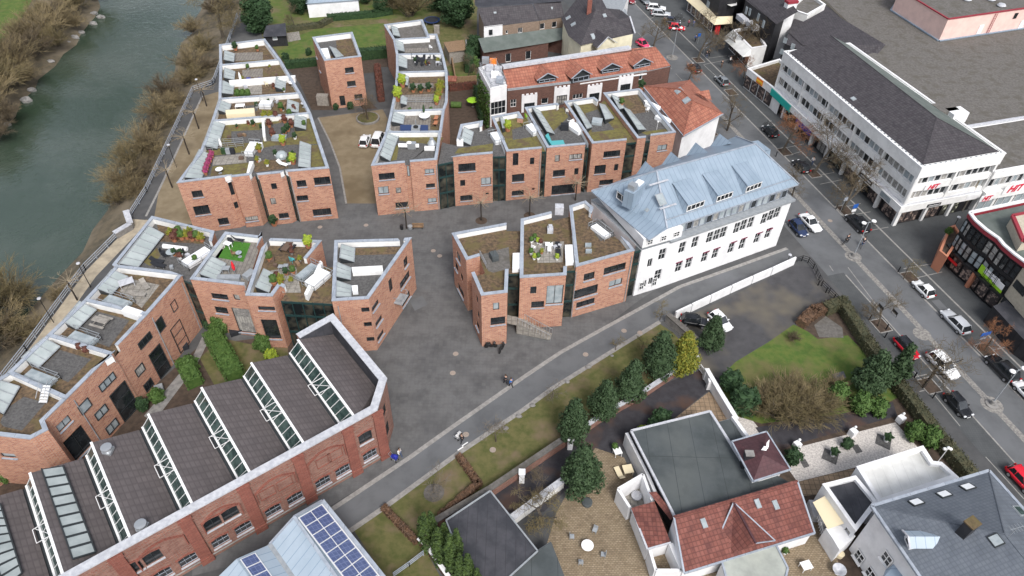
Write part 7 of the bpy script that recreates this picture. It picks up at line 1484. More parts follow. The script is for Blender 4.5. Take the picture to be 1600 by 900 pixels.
person((1127,106),1,'cloth_dark','cloth_brown','person in black crossing above the silver-grey car'); person((1140,100),-1,'cloth_white','cloth_dark','person in white top at the rusty street tree'); person((1081,24),1,'cloth_white','cloth_dark','person in white outside the red shop front')
person((1075,42),.5,'cloth_pink','cloth_dark','person in pink beside the parked red car'); person((1268,258),1,'cloth_white','cloth_jeans','person in pale clothes walking under the arcade trees')
def pushcart(px,ang,m,label,cat,name):
    p=V(px); r=root(name,label,cat,(p.x,p.y,.02),None,ang); b=MB(); b.box((0,0,.62),(.75,.42,.3)); b.box((.15,0,.85),(.4,.44,.22)); b.ball((.1,0,.85),.3,8,5,(1,.8,.9)); 
    def local(bm,nm,mm): o=bpy.data.objects.new(nm,bm.mesh(nm,M[mm])); COL.objects.link(o); o.parent=r; return o
    local(b,'carrycot',m); f=MB(); f.bar((-.3,.2,.1),(.3,.2,.6),.03).bar((.3,.2,.1),(-.3,.2,.6),.03).bar((-.3,-.2,.1),(.3,-.2,.6),.03).bar((.3,-.2,.1),(-.3,-.2,.6),.03).bar((-.3,.2,.6),(-.65,.2,1.0),.03).bar((-.3,-.2,.6),(-.65,-.2,1.0),.03).bar((-.65,-.2,1),(-.65,.2,1),.04); local(f,'frame','steel')
    for sx in (-.32,.32):
        for sy in (-.22,.22):
            w_=MB(); w_.tube([(sx,sy-.02,.12),(sx,sy+.02,.12)],.12,10); local(w_,'wheel','rubber')
    return r
pushcart((717,685),-2.3+math.pi,'cloth_white','pale stroller being pushed on the path','stroller','stroller'); pushcart((617,719),-.5,'navy','dark blue pram at the corner of the brick hall','pram','pram')
def wheelmesh(r=.34):
    b=MB(); N=18
    for i in range(N): t0,t1=6.2832*i/N,6.2832*(i+1)/N; b.bar((r*math.cos(t0),0,r*math.sin(t0)),(r*math.cos(t1),0,r*math.sin(t1)),.04,.04,up=Vector((0,1,0)))
    for i in range(6): t0=3.1416*i/6; b.bar((r*math.cos(t0),0,r*math.sin(t0)),(-r*math.cos(t0),0,-r*math.sin(t0)),.008,.008,up=Vector((0,1,0)))
    return b.mesh('wheel',M['rubber'])
WM=wheelmesh()
def bicycle(px,ang,label,z=0,group='bicycles',m='black_metal'):
    p=V(px) if not isinstance(px,Vector) else px; r=root('bicycle',label,'bicycle',(p.x,p.y,z+.02),group,ang)
    for x in (-.52,.52): o=bpy.data.objects.new('wheel',WM); COL.objects.link(o); o.parent=r; o.location=(x,0,.34)
    b=MB(); 
    for a,c in (((-.52,0,.34),(-.12,0,.3)),((-.12,0,.3),(-.22,0,.85)),((-.22,0,.8),(.38,0,.85)),((-.12,0,.3),(.36,0,.75)),((-.52,0,.34),(-.2,0,.75)),((.36,0,.95),(.52,0,.34))): b.tube([a,c],.022,5)
    o=bpy.data.objects.new('frame',b.mesh('frame',M[m])); COL.objects.link(o); o.parent=r
    b=MB(); b.box((-.24,0,.92),(.26,.14,.07)); o=bpy.data.objects.new('saddle',b.mesh('saddle',M['rubber'])); COL.objects.link(o); o.parent=r
    b=MB(); b.tube([(.32,-.28,1.02),(.38,0,1.0),(.32,.28,1.02)],.018,5); o=bpy.data.objects.new('handlebar',b.mesh('handlebar',M['steel'])); COL.objects.link(o); o.parent=r
    return r
bicycle((1320,381),AD+1.9,'bicycle ridden across the road by the left rider'); person((1320,381),AD+1.9,'cloth_dark','cloth_dark','left cyclist in black riding across the road',pose='sit',group='cyclists crossing the road')
bicycle((1346,386),AD+2.3,'blue bicycle ridden beside the road island',m='blue'); person((1346,386),AD+2.3,'cloth_dark','cloth_jeans','right cyclist in a dark jacket beside the road island',pose='sit',group='cyclists crossing the road')
for i,(x,y) in enumerate(((1057,32),(1061,28),(1065,34),(1150,103),(1358,356),(1200,196))): bicycle((x,y),AD+1.2,['bicycle leaning behind the dark blue car at the top','second bicycle in the rack near the top trees','third bicycle in the rack near the top trees','bicycle by the rusty street tree','bicycle hung on the back of black off-roader','bicycle leaning at the dark car before the shop arcade'][i],z=.5 if i==4 else 0)
def moped(px,ang,label,m):
    p=V(px); r=root('moped',label,'moped',(p.x,p.y,.02),'mopeds at the foot of the front tower',ang)
    def L2(bm,nm,mm): o=bpy.data.objects.new(nm,bm.mesh(nm,M[mm])); COL.objects.link(o); o.parent=r
    for x in (-.6,.6): w_=MB(); w_.tube([(x,-.06,.28),(x,.06,.28)],.28,14); L2(w_,'wheel','rubber')
    b=MB(); b.ball((-.35,0,.6),.42,8,6,(1.1,.42,.6)); b.box((.1,0,.32),(.5,.3,.1)); b.bar((.35,0,.3),(.5,0,.95),.28,.08,up=Vector((0,1,0))); b.ball((.48,0,.95),.17,8,5); L2(b,'fairing',m); b=MB(); b.box((-.35,0,.86),(.65,.28,.1)); L2(b,'seat','rubber'); b=MB(); b.tube([(.4,-.33,1.08),(.45,0,1.04),(.4,.33,1.08)],.025,5); L2(b,'handlebar','steel')
moped((767,543),.1,'black moped lying along the tower wall','black_metal'); moped((784,547),1.2,'black moped with pale front standing beside the other','black_metal')
# ---------------------------------------------------------------- terrace furniture, lamps, signs, railings, small street things
def loc_obj(r,bm,nm,m): o=bpy.data.objects.new(nm,bm.mesh(nm,M[m])); COL.objects.link(o); o.parent=r; return o
def table(p,label,m='wood_grey',sz=(1.6,.8),rz=0,rnd=False,cat='table',group=None):
    r=root('garden_table',label,cat,p,group,rz); t=MB()
    if rnd: t.lathe((0,0,0),[(sz[0]/2,.70),(sz[0]/2,.74)],18); loc_obj(r,t,'table_top',m); l=MB(); l.lathe((0,0,0),[(.28,0),(.05,.06),(.05,.70)],8); loc_obj(r,l,'pedestal','steel')
    else:
        t.box((0,0,.72),(sz[0],sz[1],.05)); loc_obj(r,t,'table_top',m)
        for x in (-1,1):
            for y in (-1,1): l=MB(); l.box((x*(sz[0]/2-.08),y*(sz[1]/2-.08),.35),(.06,.06,.7)); loc_obj(r,l,'leg',m)
    return r
def chair(p,label,m='white_plastic',rz=0,group=None):
    r=root('garden_chair',label,'chair',p,group,rz); s=MB(); s.box((0,0,.44),(.5,.5,.05)); loc_obj(r,s,'seat',m); s=MB(); s.box((-.24,0,.72),(.05,.48,.5)); loc_obj(r,s,'backrest',m)
    for x in (-.2,.2):
        for y in (-.2,.2): l=MB(); l.box((x,y,.21),(.045,.045,.42)); loc_obj(r,l,'leg',m)
    return r
def lounger(p,label,m='cloth_dark',rz=0,group='roof loungers'):
    r=root('sun_lounger',label,'lounger',p,group,rz); s=MB(); s.box((.25,0,.33),(1.3,.62,.07)); loc_obj(r,s,'seat',m); s=MB(); s.bar((-.4,0,.34),(-.9,0,.78),.62,.06); loc_obj(r,s,'backrest',m)
    for x in (-.3,.8):
        for y in (-.25,.25): l=MB(); l.box((x,y,.15),(.05,.05,.3)); loc_obj(r,l,'leg','steel')
    return r
def parasol(p,label,m,hh=2.4,open_=False):
    r=root('parasol',label,'parasol',p,None); q=MB(); q.tube([(0,0,0),(0,0,hh)],.035,6); loc_obj(r,q,'pole','steel'); q=MB()
    if open_: q.lathe((0,0,0),[(1.25,hh-.5),(.7,hh-.2),(.02,hh)],8)
    else: q.lathe((0,0,0),[(.12,hh-1.5),(.22,hh-1.1),(.17,hh-.5),(.03,hh)],8)
    loc_obj(r,q,'canopy',m); q=MB(); q.lathe((0,0,0),[(.3,0),(.3,.1),(.06,.12)],10); loc_obj(r,q,'base','rock'); return r
PB={m:leafy(100+i,.42,1.0,'ball',m,420,.09,.25,14) for i,m in enumerate(('leaf_green','leaf_lime','leaf_dark','leaf_redbush','leaf_gold','leaf_pinkbloom'))}
def potplant(p,label,m='leaf_green',s=1,pot='terracotta',group='potted plants on the terraces'):
    r=root('potted_plant',label,'potted plant',p,group); r.scale=(s,s,s); q=MB(); q.lathe((0,0,0),[(.2,0),(.28,.38),(.31,.4),(.24,.38)],10); loc_obj(r,q,'pot',pot); o=bpy.data.objects.new('foliage',PB[m][1][1]); COL.objects.link(o); o.parent=r; o.location=(0,0,.1); return r
def dk(k,x,y,h=DK): return at(*k(x,y),h)+Vector((0,0,.03))
D2,D9=HB-.9,HB-.8
table(dk(k2,512,640),'white table on the terrace with the cream awning box','white_plastic',(1.5,1),.1); b=MB(); q=[dk(k2,*p_) for p_ in ((428,668),(595,655),(598,685),(430,695))]; b.poly([W(p_,DK+.75) for p_ in ccw(q)]); 
for i in range(4): b.poly([W(q[i],DK),W(q[(i+1)%4],DK),W(q[(i+1)%4],DK+.75),W(q[i],DK+.75)])
b.build('storage_bench',M['cream_fabric'],tg=('long pale cream covered bench on the middle riverside terrace','bench'))
parasol(dk(k2,516,490),'closed white parasol with wide cover on second farthest riverside terrace','white_plastic',2.2,False); table(dk(k2,815,505),'round white table in the corner of second farthest riverside terrace','white_plastic',(1.2,1.2),0,True); table(dk(k2,880,628),'small round pale table at the right corner of the awning box terrace','coping_pale',(.8,.8),0,True)
chair(dk(k2,664,505),'cream chair on the second farthest riverside terrace','cream_fabric',.5); potplant(dk(k2,482,295),'dark clipped plant on the farthest riverside terrace','leaf_dark',1.5); potplant(dk(k2,610,300),'green plant in the corner of the farthest riverside terrace','leaf_green',1)
for i,x in enumerate((500,530,560)): potplant(dk(k2,x,580),'leafy green plant along the parapet above the awning box','leaf_green',1.5,group='leafy plants along the parapet above the awning box')
for i,(x,y) in enumerate(((560,480),(585,482),(605,482),(628,480))): b=MB(); p=dk(k2,x,y); b.box(p+Vector((0,0,.35)),(.7,.5,.7)); b.build('storage_box',M[['navy','cloth_brown','coping_pale','navy'][i]],tg=(['dark blue box beside the white parasol cover','brown crate between blue box and pale box','pale box in the row of terrace crates','dark blue crate at the right end of the crate row'][i],'crate','crates along the riverside parapet'))
potplant(dk(k2,760,850),'yellow shrub in a pot above the glass roof hatch','leaf_lime',1.6); potplant(dk(k2,655,700),'yellowish shrub by the dividing parapet','leaf_gold',1.4)
for i,(x,y,m_) in enumerate(((680,745,'leaf_redbush'),(700,800,'leaf_redbush'),(720,700,'leaf_redbush'),(770,720,'leaf_redbush'),(690,700,'leaf_gold'),(800,690,'leaf_green'),(750,650,'leaf_green'),(790,770,'leaf_dark'),(810,745,'leaf_redbush'),(770,790,'leaf_dark'))): potplant(dk(k2,x,y),'withered potted shrub in the crowded riverside roof garden',m_,1.3,group='withered shrubs of the crowded roof garden')
for i,(x,y) in enumerate(((345,325),(335,350),(325,375),(315,400),(308,425))): potplant(dk(a2,x,y),'pink flowering pot in the line beside the skylight','leaf_pinkbloom',1.1,group='pink flowering pots beside the near riverside skylight')
table(dk(a2,391,415),'small round white table on the near riverside lawn patch','white_plastic',(1.1,1.1),0,True); parasol(dk(a2,402,275),'closed white parasol leaning by the terrace rail','white_plastic',2.0)
r=root('garden_dome','clear bell-shaped plastic cover on the near riverside terrace','cold frame',dk(a2,752,320)); q=MB(); q.lathe((0,0,0),[(.95,0),(.9,.4),(.6,.8),(.1,.95)],12); loc_obj(r,q,'cover','glass_pale'); potplant(dk(a2,820,360),'lime-green shrub beside the long skylight','leaf_lime',1.7); potplant(dk(a2,622,290),'olive shrub behind the white hatch','leaf_gold',1.3); potplant(dk(a2,610,350),'yellow tuft at the parapet end','leaf_gold',.9); lounger(dk(a2,758,370),'white lounger at the front of the near riverside terrace','white_plastic',-.4)
for i,(x,y) in enumerate(((465,300),(440,300),(415,300))): b=MB(); p=dk(a2,x,y); b.box(p+Vector((0,0,.45)),(.7,.5,.9)); b.build('storage_box',M[['cloth_dark','grey_metal','leaf_dark'][i]],tg=(['black box against the rail','grey box in the middle of the rail','dark green box at the left of the rail'][i]+' of the near riverside terrace','crate','boxes against the rail'))
# inner curved row
for i,(x,y) in enumerate(((320,345),(350,350),(385,345),(415,350),(340,385),(375,388),(410,385),(450,350))): chair(dk(k3,x,y),'dark chair in the packed group on the third inner terrace','cloth_dark',i,group='dark chairs on the third inner terrace')
table(dk(k3,365,365),'dark dining table on the third inner terrace','cloth_dark',(1.8,.9),.1); table(dk(k3,465,385),'small pale table in the corner of the third inner terrace','coping_pale',(.7,.7))
chair(dk(k3,425,290),'white chair on the second inner terrace','white_plastic',1)
for i,(x,y,m_,s,l) in enumerate(((258,510,'leaf_lime',2.2,'tall yellow shrub at the left of fourth inner terrace'),(232,590,'leaf_lime',2.4,'large lime shrub at the left of the wooden terrace'),(322,540,'leaf_dark',1.5,'first clipped dark shrub along the wooden terrace'),(366,543,'leaf_dark',1.4,'second clipped dark shrub along the wooden terrace'),(413,535,'leaf_dark',1.5,'third clipped dark shrub along the wooden terrace'),(480,540,'leaf_gold',2.0,'topmost golden shrub on the right of the wooden terrace'),(470,580,'leaf_gold',1.7,'middle golden shrub on the right of the wooden terrace'),(458,612,'leaf_lime',1.5,'lowest lime shrub on the right of the wooden terrace'),(303,665,'leaf_green',.9,'small potted shrub behind the white round table'),(427,662,'leaf_green',.9,'small potted shrub right of the white round table'),(875,768,'leaf_lime',1.8,'olive shrub on the mossy plaza row roof'))): potplant(dk(k3,x,y),l,m_,s)
table(dk(k3,388,700),'large round white table around the closed green parasol','white_plastic',(1.8,1.8),0,True); parasol(dk(k3,386,690),'closed dark green parasol through the white round table','leaf_dark',2.5)
for i,(x,y) in enumerate(((455,705),(452,735))): lounger(dk(k3,x,y),'terracotta coloured lounger on the sixth inner terrace','terracotta',1.5,group='terracotta loungers')
def duct(p,label,rz=0):
    r=root('ventilation_unit',label,'ventilation unit',p,'ventilation units on the front roof',rz); q=MB(); q.tube([(-1.7,0,.5),(1.5,0,.5)],.33,10); loc_obj(r,q,'duct','white_plastic'); q=MB(); q.box((.4,0,.55),(1.3,.8,1.0)); loc_obj(r,q,'housing','steel'); q=MB(); q.lathe((0,0,0),[(.4,.8),(.4,1.1),(.15,1.25)],10); loc_obj(r,q,'cowl','white_plastic')
duct(dk(a3,300,270),'long silver duct with white ends on the front roof of the inner row'); 
r=root('ventilation_unit','conical silver cooling tower on the front roof of the inner row','ventilation unit',dk(a3,432,262),'ventilation units on the front roof'); q=MB(); q.lathe((0,0,0),[(.65,.1),(.7,.7),(.3,1.4),(.3,1.6),(.2,1.6)],14); loc_obj(r,q,'cone','steel'); q=MB(); q.box((-.3,-.8,.25),(1.6,.6,.5)); loc_obj(r,q,'housing','white_plastic')
r=root('ventilation_unit','boxy silver fan unit hung over the parapet of the inner row','ventilation unit',dk(a3,340,185),'ventilation units on the front roof'); q=MB(); q.box((0,0,.7),(1.4,1.2,1.2)); loc_obj(r,q,'housing','steel'); q=MB(); q.tube([(0,-.1,1.3),(0,-.1,1.45)],.4,14); loc_obj(r,q,'fan','rubber'); q=MB(); q.tube([(0,.3,.5),(0,.3,2.4)],.07,6); loc_obj(r,q,'pipe','steel')
r=root('ventilation_unit','small white fan unit beside the sloping skylight','ventilation unit',dk(a3,597,250),None); q=MB(); q.box((0,0,.45),(1.0,.8,.9)); loc_obj(r,q,'housing','white_plastic'); q=MB(); q.tube([(0,0,.9),(0,0,1.4)],.2,8); loc_obj(r,q,'flue','steel')
# scattered pots and crates that fill the terraces
random.seed(77)
for nm,k,x0,x1,y0,y1,n_,hh in (('second farthest riverside',k2,490,780,400,540,8,DK),('middle riverside',k2,470,860,590,670,8,DK),('crowded riverside',a2,430,960,110,215,12,DK),('near riverside',a2,380,830,300,390,8,DK),('third inner row',k3,300,480,330,395,6,DK),('paved middle block',b3,560,740,240,370,5,D9),('cluttered garden court',b2,160,340,180,430,12,D2),('corner house',b1,350,560,230,380,6,D2)):
    for i in range(n_):
        p=dk(k,random.uniform(x0,x1),random.uniform(y0,y1),hh)
        if i%3: potplant(p,'small weathered potted plant among the clutter of the '+nm+' terrace',random.choice(['leaf_redbush','leaf_green','leaf_gold','leaf_dark']),random.uniform(.6,1.1),random.choice(['terracotta','rock','white_plastic']),'potted plants cluttering the '+nm+' terrace')
        else: b=MB(); b.box(p+Vector((0,0,.2)),(random.uniform(.4,.8),random.uniform(.3,.6),.4),rz=random.uniform(0,3)); b.build('crate',M[random.choice(['wood','grey_metal','coping_pale','cloth_brown'])],tg=('small low crate among the clutter of the '+nm+' terrace','crate','crates cluttering the '+nm+' terrace'))
# plaza row
chair(dk(a3,985,95),'lime green folding chair on the mossy plaza row roof','lime',.5); table(dk(a4,790,240),'white garden table on the right end plaza roof','white_plastic',(1.1,.8),.3); chair(dk(a4,790,280),'white chair below the white garden table','white_plastic',2)
b=MB(); p=dk(a4,307,385); b.box(p+Vector((0,0,.55)),(1.3,.8,1.1)); b.build('grill_cover',M['cloth_dark'],tg=('black covered grill on the shop window house roof','grill')); chair(dk(a4,325,290),'white chair on the grass of the turquoise screen terrace','white_plastic',1); lounger(dk(a4,350,345),'white sofa beside the white hatch on the turquoise screen terrace','white_plastic',.8)
potplant(dk(a4,640,245),'green shrub between skylights on the right end roof','leaf_green',1.2); potplant(dk(a4,755,150),'dark conifer in a pot at the back of the right end roof','leaf_dark',1.7); b=MB(); p=dk(a4,847,388); b.tube([p,p+Vector((0,0,1.5))],.03,5); b.ball(p+Vector((0,0,1.55)),.16,8,5); b.build('garden_lamp',M['white_plastic'],tg=('white ball lamp at the front of the right end roof','lamp'))
# middle block
b=MB(); p=dk(b3,345,355,D9); b.box(p+Vector((0,0,.45)),(.9,1.2,.9),rz=.4); b.build('grill_cover',M['roof_felt'],tg=('dark green covered grill on the notched tower terrace','grill'))
table(dk(b3,665,292,D9),'white table on the paved middle terrace','white_plastic',(1.0,.7)); chair(dk(b3,668,318,D9),'white chair drawn up to the white table','white_plastic',-1.5); chair(dk(b3,575,300,D9),'white chair among pots at the left of the paved terrace','white_plastic',1)
for i,(x,y) in enumerate(((718,290),(722,335))): lounger(dk(b3,x,y,D9),['upper black lounger on the paved middle terrace','lower black lounger on the paved middle terrace'][i],'cloth_dark',1.6)
for i,(x,y,l) in enumerate(((583,245,'potted grass at the top of the paved terrace'),(600,265,'small pot right of the potted grass'),(562,330,'pot halfway down the paved terrace edge'),(580,358,'white pot at the lower left paved corner'),(603,358,'white pot next to the lower left corner pot'),(713,360,'pot at the lower right paved corner'),(565,262,'pot at the upper left paved corner'))): potplant(dk(b3,x,y,D9),l,['leaf_green','leaf_lime'][i%2],.9,'white_plastic')
b=MB(); p=dk(b3,673,195,D9); b.box(p+Vector((0,0,.3)),(.8,1.0,.6)); b.box(p+Vector((0,.1,.8)),(.5,.4,.5)); b.build('roof_vent_box',M['coping_pale'],tg=('pale vent box alone on brown roof of the middle house','vent')); b=MB(); p=dk(b3,725,85,D9); b.box(p+Vector((0,0,.6)),(1.2,1.0,1.3)); b.build('roof_vent_box',M['coping_pale'],tg=('pale vent box between two parapets at the back of middle block','vent'))
# garden court houses and long row
for i,(x,y) in enumerate(((748,210),(800,210))): lounger(dk(b1,x,y,D2),['left dark lounger on the artificial lawn','right dark lounger on the artificial lawn'][i],'cloth_dark',-1.0+i*.6)
table(dk(b1,740,250,D2),'low white table on the artificial lawn','white_plastic',(1.0,.7),-.4); table(dk(b1,806,305,D2),'round grey table on the artificial lawn','coping',(.8,.8),0,True); chair(dk(b1,775,298,D2),'wooden stool beside the grey round table','wood',0)
parasol(dk(b1,785,420,D2),'closed bright red parasol on the green lawn terrace','red',2.6); b=MB(); p=dk(b1,745,440,D2); b.box(p+Vector((0,0,.3)),(2.8,.8,.55),rz=.05); b.build('outdoor_sofa',M['grey_metal'],tg=('long grey outdoor sofa below the red parasol','sofa')); table(dk(b1,730,395,D2),'grey low table before the outdoor sofa','grey_metal',(1.0,.8))
b=MB(); p=dk(b1,865,420,D2); b.box(p+Vector((0,0,.3)),(1.0,1.5,.6),rz=-.5); b.build('storage_box',M['grey_metal'],tg=('grey storage box in the gap beside the red parasol house','crate'))
for i,(x,y) in enumerate(((325,340),(335,365))): lounger(dk(b1,x,y,D2),['upper of two black loungers on the corner house roof','lower of two black loungers on the corner house roof'][i],'cloth_dark',-.2)
table(dk(b1,412,300,D2),'pale oval table on the corner house roof','glass_pale',(1.3,.9),0,True)
for i,(x,y) in enumerate(((358,290),(372,310),(455,305),(470,290))): chair(dk(b1,x,y,D2),'dark chair around the pale oval table','cloth_dark',i,group='dark chairs around the pale oval table')
b=MB(); p=dk(b1,430,262,D2); b.tube([p+Vector((-1.6,.2,.35)),p+Vector((1.7,-.3,.35))],.33,8); b.build('rolled_awning',M['white_plastic'],tg=('long white rolled cover lying on the corner house roof','cover'))
for i,(x,y) in enumerate(((410,190),(440,195),(470,205),(500,200),(530,210),(560,208),(585,215),(425,215),(455,180),(520,185))): potplant(dk(b1,x,y,D2),'bushy ochre plant in the corner house roof bed',['leaf_gold','leaf_redbush','leaf_green'][i%3],1.3,group='bushy plants in the corner house roof bed')
table(dk(b4,750,100,D2),'flat pale table on the second long-row terrace','coping_pale',(1.7,1.2),.6)
for i,(x,y) in enumerate(((855,105),(815,162))): lounger(dk(b4,x,y,D2),['wooden lounger at the upper right of the second long-row terrace','wooden lounger at the lower middle of the second long-row terrace'][i],'wood_grey',[-.8,0][i],'wooden loungers on the long row')
r=root('picnic_table','weathered wooden picnic table with benches on the third long-row roof','picnic table',dk(b4,600,325,D2),None,-.3); q=MB(); q.box((0,0,.74),(2.0,.8,.06)); loc_obj(r,q,'table_top','wood_grey')
for s in (-1,1): q=MB(); q.box((0,s*.8,.44),(2.0,.3,.05)); loc_obj(r,q,'bench','wood_grey'); q=MB(); q.box((s*.7,0,.37),(.08,1.7,.08)); loc_obj(r,q,'frame','wood_grey')
b=MB(); p=dk(b4,790,280,D2); b.box(p+Vector((0,0,.5)),(2.4,.9,1.0),rz=-.35); b.build('storage_box',M['white_panel'],tg=('long white box against the front parapet between two long-row houses','crate'))
for i,(x,y) in enumerate(((475,478),(512,497))): potplant(dk(b4,x,y,D2),['wooden tub by the parapet of the slate-strewn roof','smaller tub beside the wooden one on slate-strewn roof'][i],'leaf_redbush',1,'wood')
r=root('roof_ladder','white steps leading over the parapet at the slate-strewn roof','steps',dk(b4,355,735,D2)); q=MB()
for i in range(6): q.box((-.9-.05*i,-.25*i,1.3-.2*i),(.8,.25,.06))
loc_obj(r,q,'tread','white_plastic')
for s in (-.42,.42): q=MB(); q.bar((-.9+s,.1,1.5),(-1.15+s,-1.4,.2),.06); q.bar((-.9+s,.1,2.3),(-1.15+s,-1.4,1.0),.05); loc_obj(r,q,'handrail','steel')
r=root('dining_set','dark wooden dining table with attached stools on the brown cluttered terrace','table',dk(b2,263,190,D2),None,1.3); q=MB(); q.box((0,0,.74),(2.0,.9,.06)); loc_obj(r,q,'table_top','cloth_brown')
for x in (-.6,0,.6):
    for y in (-.7,.7): q=MB(); q.box((x,y,.45),(.45,.4,.08)); q.box((x,y,.22),(.1,.1,.42)); loc_obj(r,q,'stool','cloth_dark')
for i,(x,y,m_,s,l) in enumerate(((385,175,'leaf_lime',1.8,'lime-yellow shrub in the corner of the cluttered terrace'),(160,255,'leaf_green',1.3,'green shrub at the left parapet of the cluttered terrace'),(225,385,'leaf_gold',1.3,'olive shrub at the notch of the cluttered terrace'),(185,395,'leaf_green',1.4,'dark green shrub beside the small skylight'),(295,330,'leaf_green',1.1,'thin plant at the white rail'))): potplant(dk(b2,x,y,D2),l,m_,s)
chair(dk(b2,290,260,D2),'teal and white chair on the cluttered terrace','turquoise',1); table(dk(b2,225,310,D2),'grey box table on the cluttered terrace','grey_metal',(.6,.6)); table(dk(b2,255,305,D2),'second grey box table on the cluttered terrace','grey_metal',(.6,.6))
# villa grounds
table(at(917,857),'round white table in the middle of the tan paved terrace','white_plastic',(1.3,1.3),0,True)
for i,(x,y,l) in enumerate(((893,841,'grey chair left of the round terrace table'),(929,831,'grey chair above the round terrace table'),(907,881,'grey chair below the round terrace table'),(942,869,'grey chair right of the round terrace table'))): chair(at(x,y),l,'grey_metal',[0,-2,1.5,3][i],group='grey chairs around the round terrace table')
b=MB(); b.lathe(at(917,787),[(.55,0),(.6,.4),(.5,.45)],12); b.build('rain_barrel',M['roof_felt'],tg=('dark green round tub on the upper tan terrace','tub'))
table(at(980,738),'cream square table beside the slanting white wall','cream_fabric',(1.1,1.1),.2); lounger(at(967,742),'narrow pale bench beside the cream square table','cream_fabric',1.9,None); table(at(964,710),'small white table with pots near the driveway','white_plastic',(.9,.9),.3); potplant(at(960,703),'teal pot at the white table near the driveway','leaf_green',1.0,'turquoise')
b=MB(); b.lathe(at(994,777)+Vector((0,0,.1)),[(.55,0),(.6,.35),(.5,.38),(.45,.2)],16); b.build('water_basin',M['coping_pale'],tg=('round pale basin in the walled patio','basin'))
def garden_lamp(px,l): 
    r=root('garden_lamp',l,'lamp',tuple(at(*px)),'white cube lamps of the gravel garden'); q=MB(); q.box((0,0,.5),(.75,.75,1.0),rz=.5); loc_obj(r,q,'pillar','plaster_pure'); q=MB(); q.ball((.25,.35,1.2),.17,8,5); loc_obj(r,q,'globe','white_plastic')
garden_lamp((1330,680),'white pillar with globe midway along the gravel garden'); garden_lamp((1405,659),'white pillar with globe at the right corner of gravel garden'); garden_lamp((1243,700),'white pillar with globe behind the round green shrub')
def slabq(pts,l): P=[at(x,y,.035) for x,y in pts]; b=MB(); b.poly(ccw(P)); tag(b.build('stone_inlay',M['gravel_dark']),kind='structure')
Kg=K(1200,640,6.154)
for q in (((545,368),(683,425),(655,532),(512,468)),((1050,228),(1190,280),(1172,392),(1028,325)),((303,485),(360,475),(400,545),(345,562)),((803,345),(862,332),(910,405),(850,424))): slabq(Kg(*q),'')
for (x,y,l) in ((620,440,'white bowl planter with a box ball on the left diamond of dark stone'),(1132,300,'white bowl planter with a box ball on the right diamond of dark stone')): 
    potplant(at(*Kg(x,y)),l,'leaf_dark',1.3,'white_plastic',None)
potplant(at(1225,865),'small white planter on the lower villa terrace','leaf_green',.9,'white_plastic'); table(at(1257,888),'low white stone table on the lower villa terrace','white_plastic',(1.1,.9),.3)
b=MB(); b.lathe(at(1308,895),[(.3,0),(.1,.3),(.7,.8),(.65,.8),(.1,.45)],16); b.build('bowl_fountain',M['coping_pale'],tg=('white bowl fountain by the foot of white villa','fountain')); b=MB(); b.lathe(at(1311,869),[(.35,0),(.4,.6),(.35,.62)],12); b.build('planter',M['cream_fabric'],tg=('cream round planter against the white villa wall','planter'))
r=root('street_lamp','white three-globe lamp beside the stained white terrace','lamp',tuple(at(1465,722))); q=MB(); q.tube([(0,0,0),(0,0,2.6)],.05,6); loc_obj(r,q,'post','white_plastic')
for s in (-.35,0,.35): q=MB(); q.ball((s,0,2.7+(.2 if s==0 else 0)),.2,8,5); loc_obj(r,q,'globe','white_plastic')
# street lamps on the median, road signs, bollards
def street_lamp(px,l,rz=0,hh=6.8,two=True):
    r=root('street_lamp',l,'street lamp',tuple(at(*px)),'street lamps on the road islands',rz); q=MB(); q.tube([(0,0,0),(0,0,hh)],[.09,.06],8); loc_obj(r,q,'post','grey_metal'); q=MB(); q.lathe((0,0,0),[(.75,0),(.75,.14),(.3,.16),(.28,.75),(.12,.8)],14); loc_obj(r,q,'base','rock')
    for s in ((-1,1) if two else (1,)): q=MB(); q.tube([(0,0,hh-.25),(s*.7,0,hh)],.035,5); loc_obj(r,q,'arm','grey_metal'); q=MB(); q.lathe((s*.85,0,hh-.12),[(.18,0),(.36,.06),(.3,.16),(.08,.22)],12); loc_obj(r,q,'lamp_head','white_plastic')
street_lamp((1333,401),'double street lamp on the cobbled island near the two cyclists',.3); street_lamp((1549,632),'double street lamp on the cobbled island beside the hedge road',.3); street_lamp((1050,91),'double street lamp on the round island before the red-tiled roof',.3)
def post_lamp(px,l,hh=4.6): 
    r=root('street_lamp',l,'street lamp',tuple(at(*px)),'post lamps along the river and path'); q=MB(); q.tube([(0,0,0),(0,0,hh)],[.06,.045],6); loc_obj(r,q,'post','black_metal'); q=MB(); q.lathe((0,0,hh-.1),[(.1,0),(.28,.05),(.25,.14),(.05,.2)],10); loc_obj(r,q,'lamp_head','coping_pale')
post_lamp((317,158),'post lamp at the top of the promenade'); post_lamp((276,262),'post lamp between the promenade pollards'); post_lamp((142,449),'post lamp on the lower riverside path'); post_lamp((84,504),'post lamp nearest the lower left river bank'); post_lamp((1480,372),'post lamp with pale disc at the terracotta porch',4.2); post_lamp((1228,415),'low signpost lamp at the path mouth',2.2)
def road_sign(px,l,pan,m,hh=3.0,w_=.8):
    r=root('road_sign',l,'road sign',tuple(at(*px)),None,AD+1.6); q=MB(); q.tube([(0,0,0),(0,0,hh)],.035,6); loc_obj(r,q,'post','steel')
    for i,(ww,h2,mm) in enumerate(pan): q=MB(); q.box((0,-.05,hh-.4-i*.85),(ww,.05,h2)); loc_obj(r,q,'sign_plate',mm)
    return r
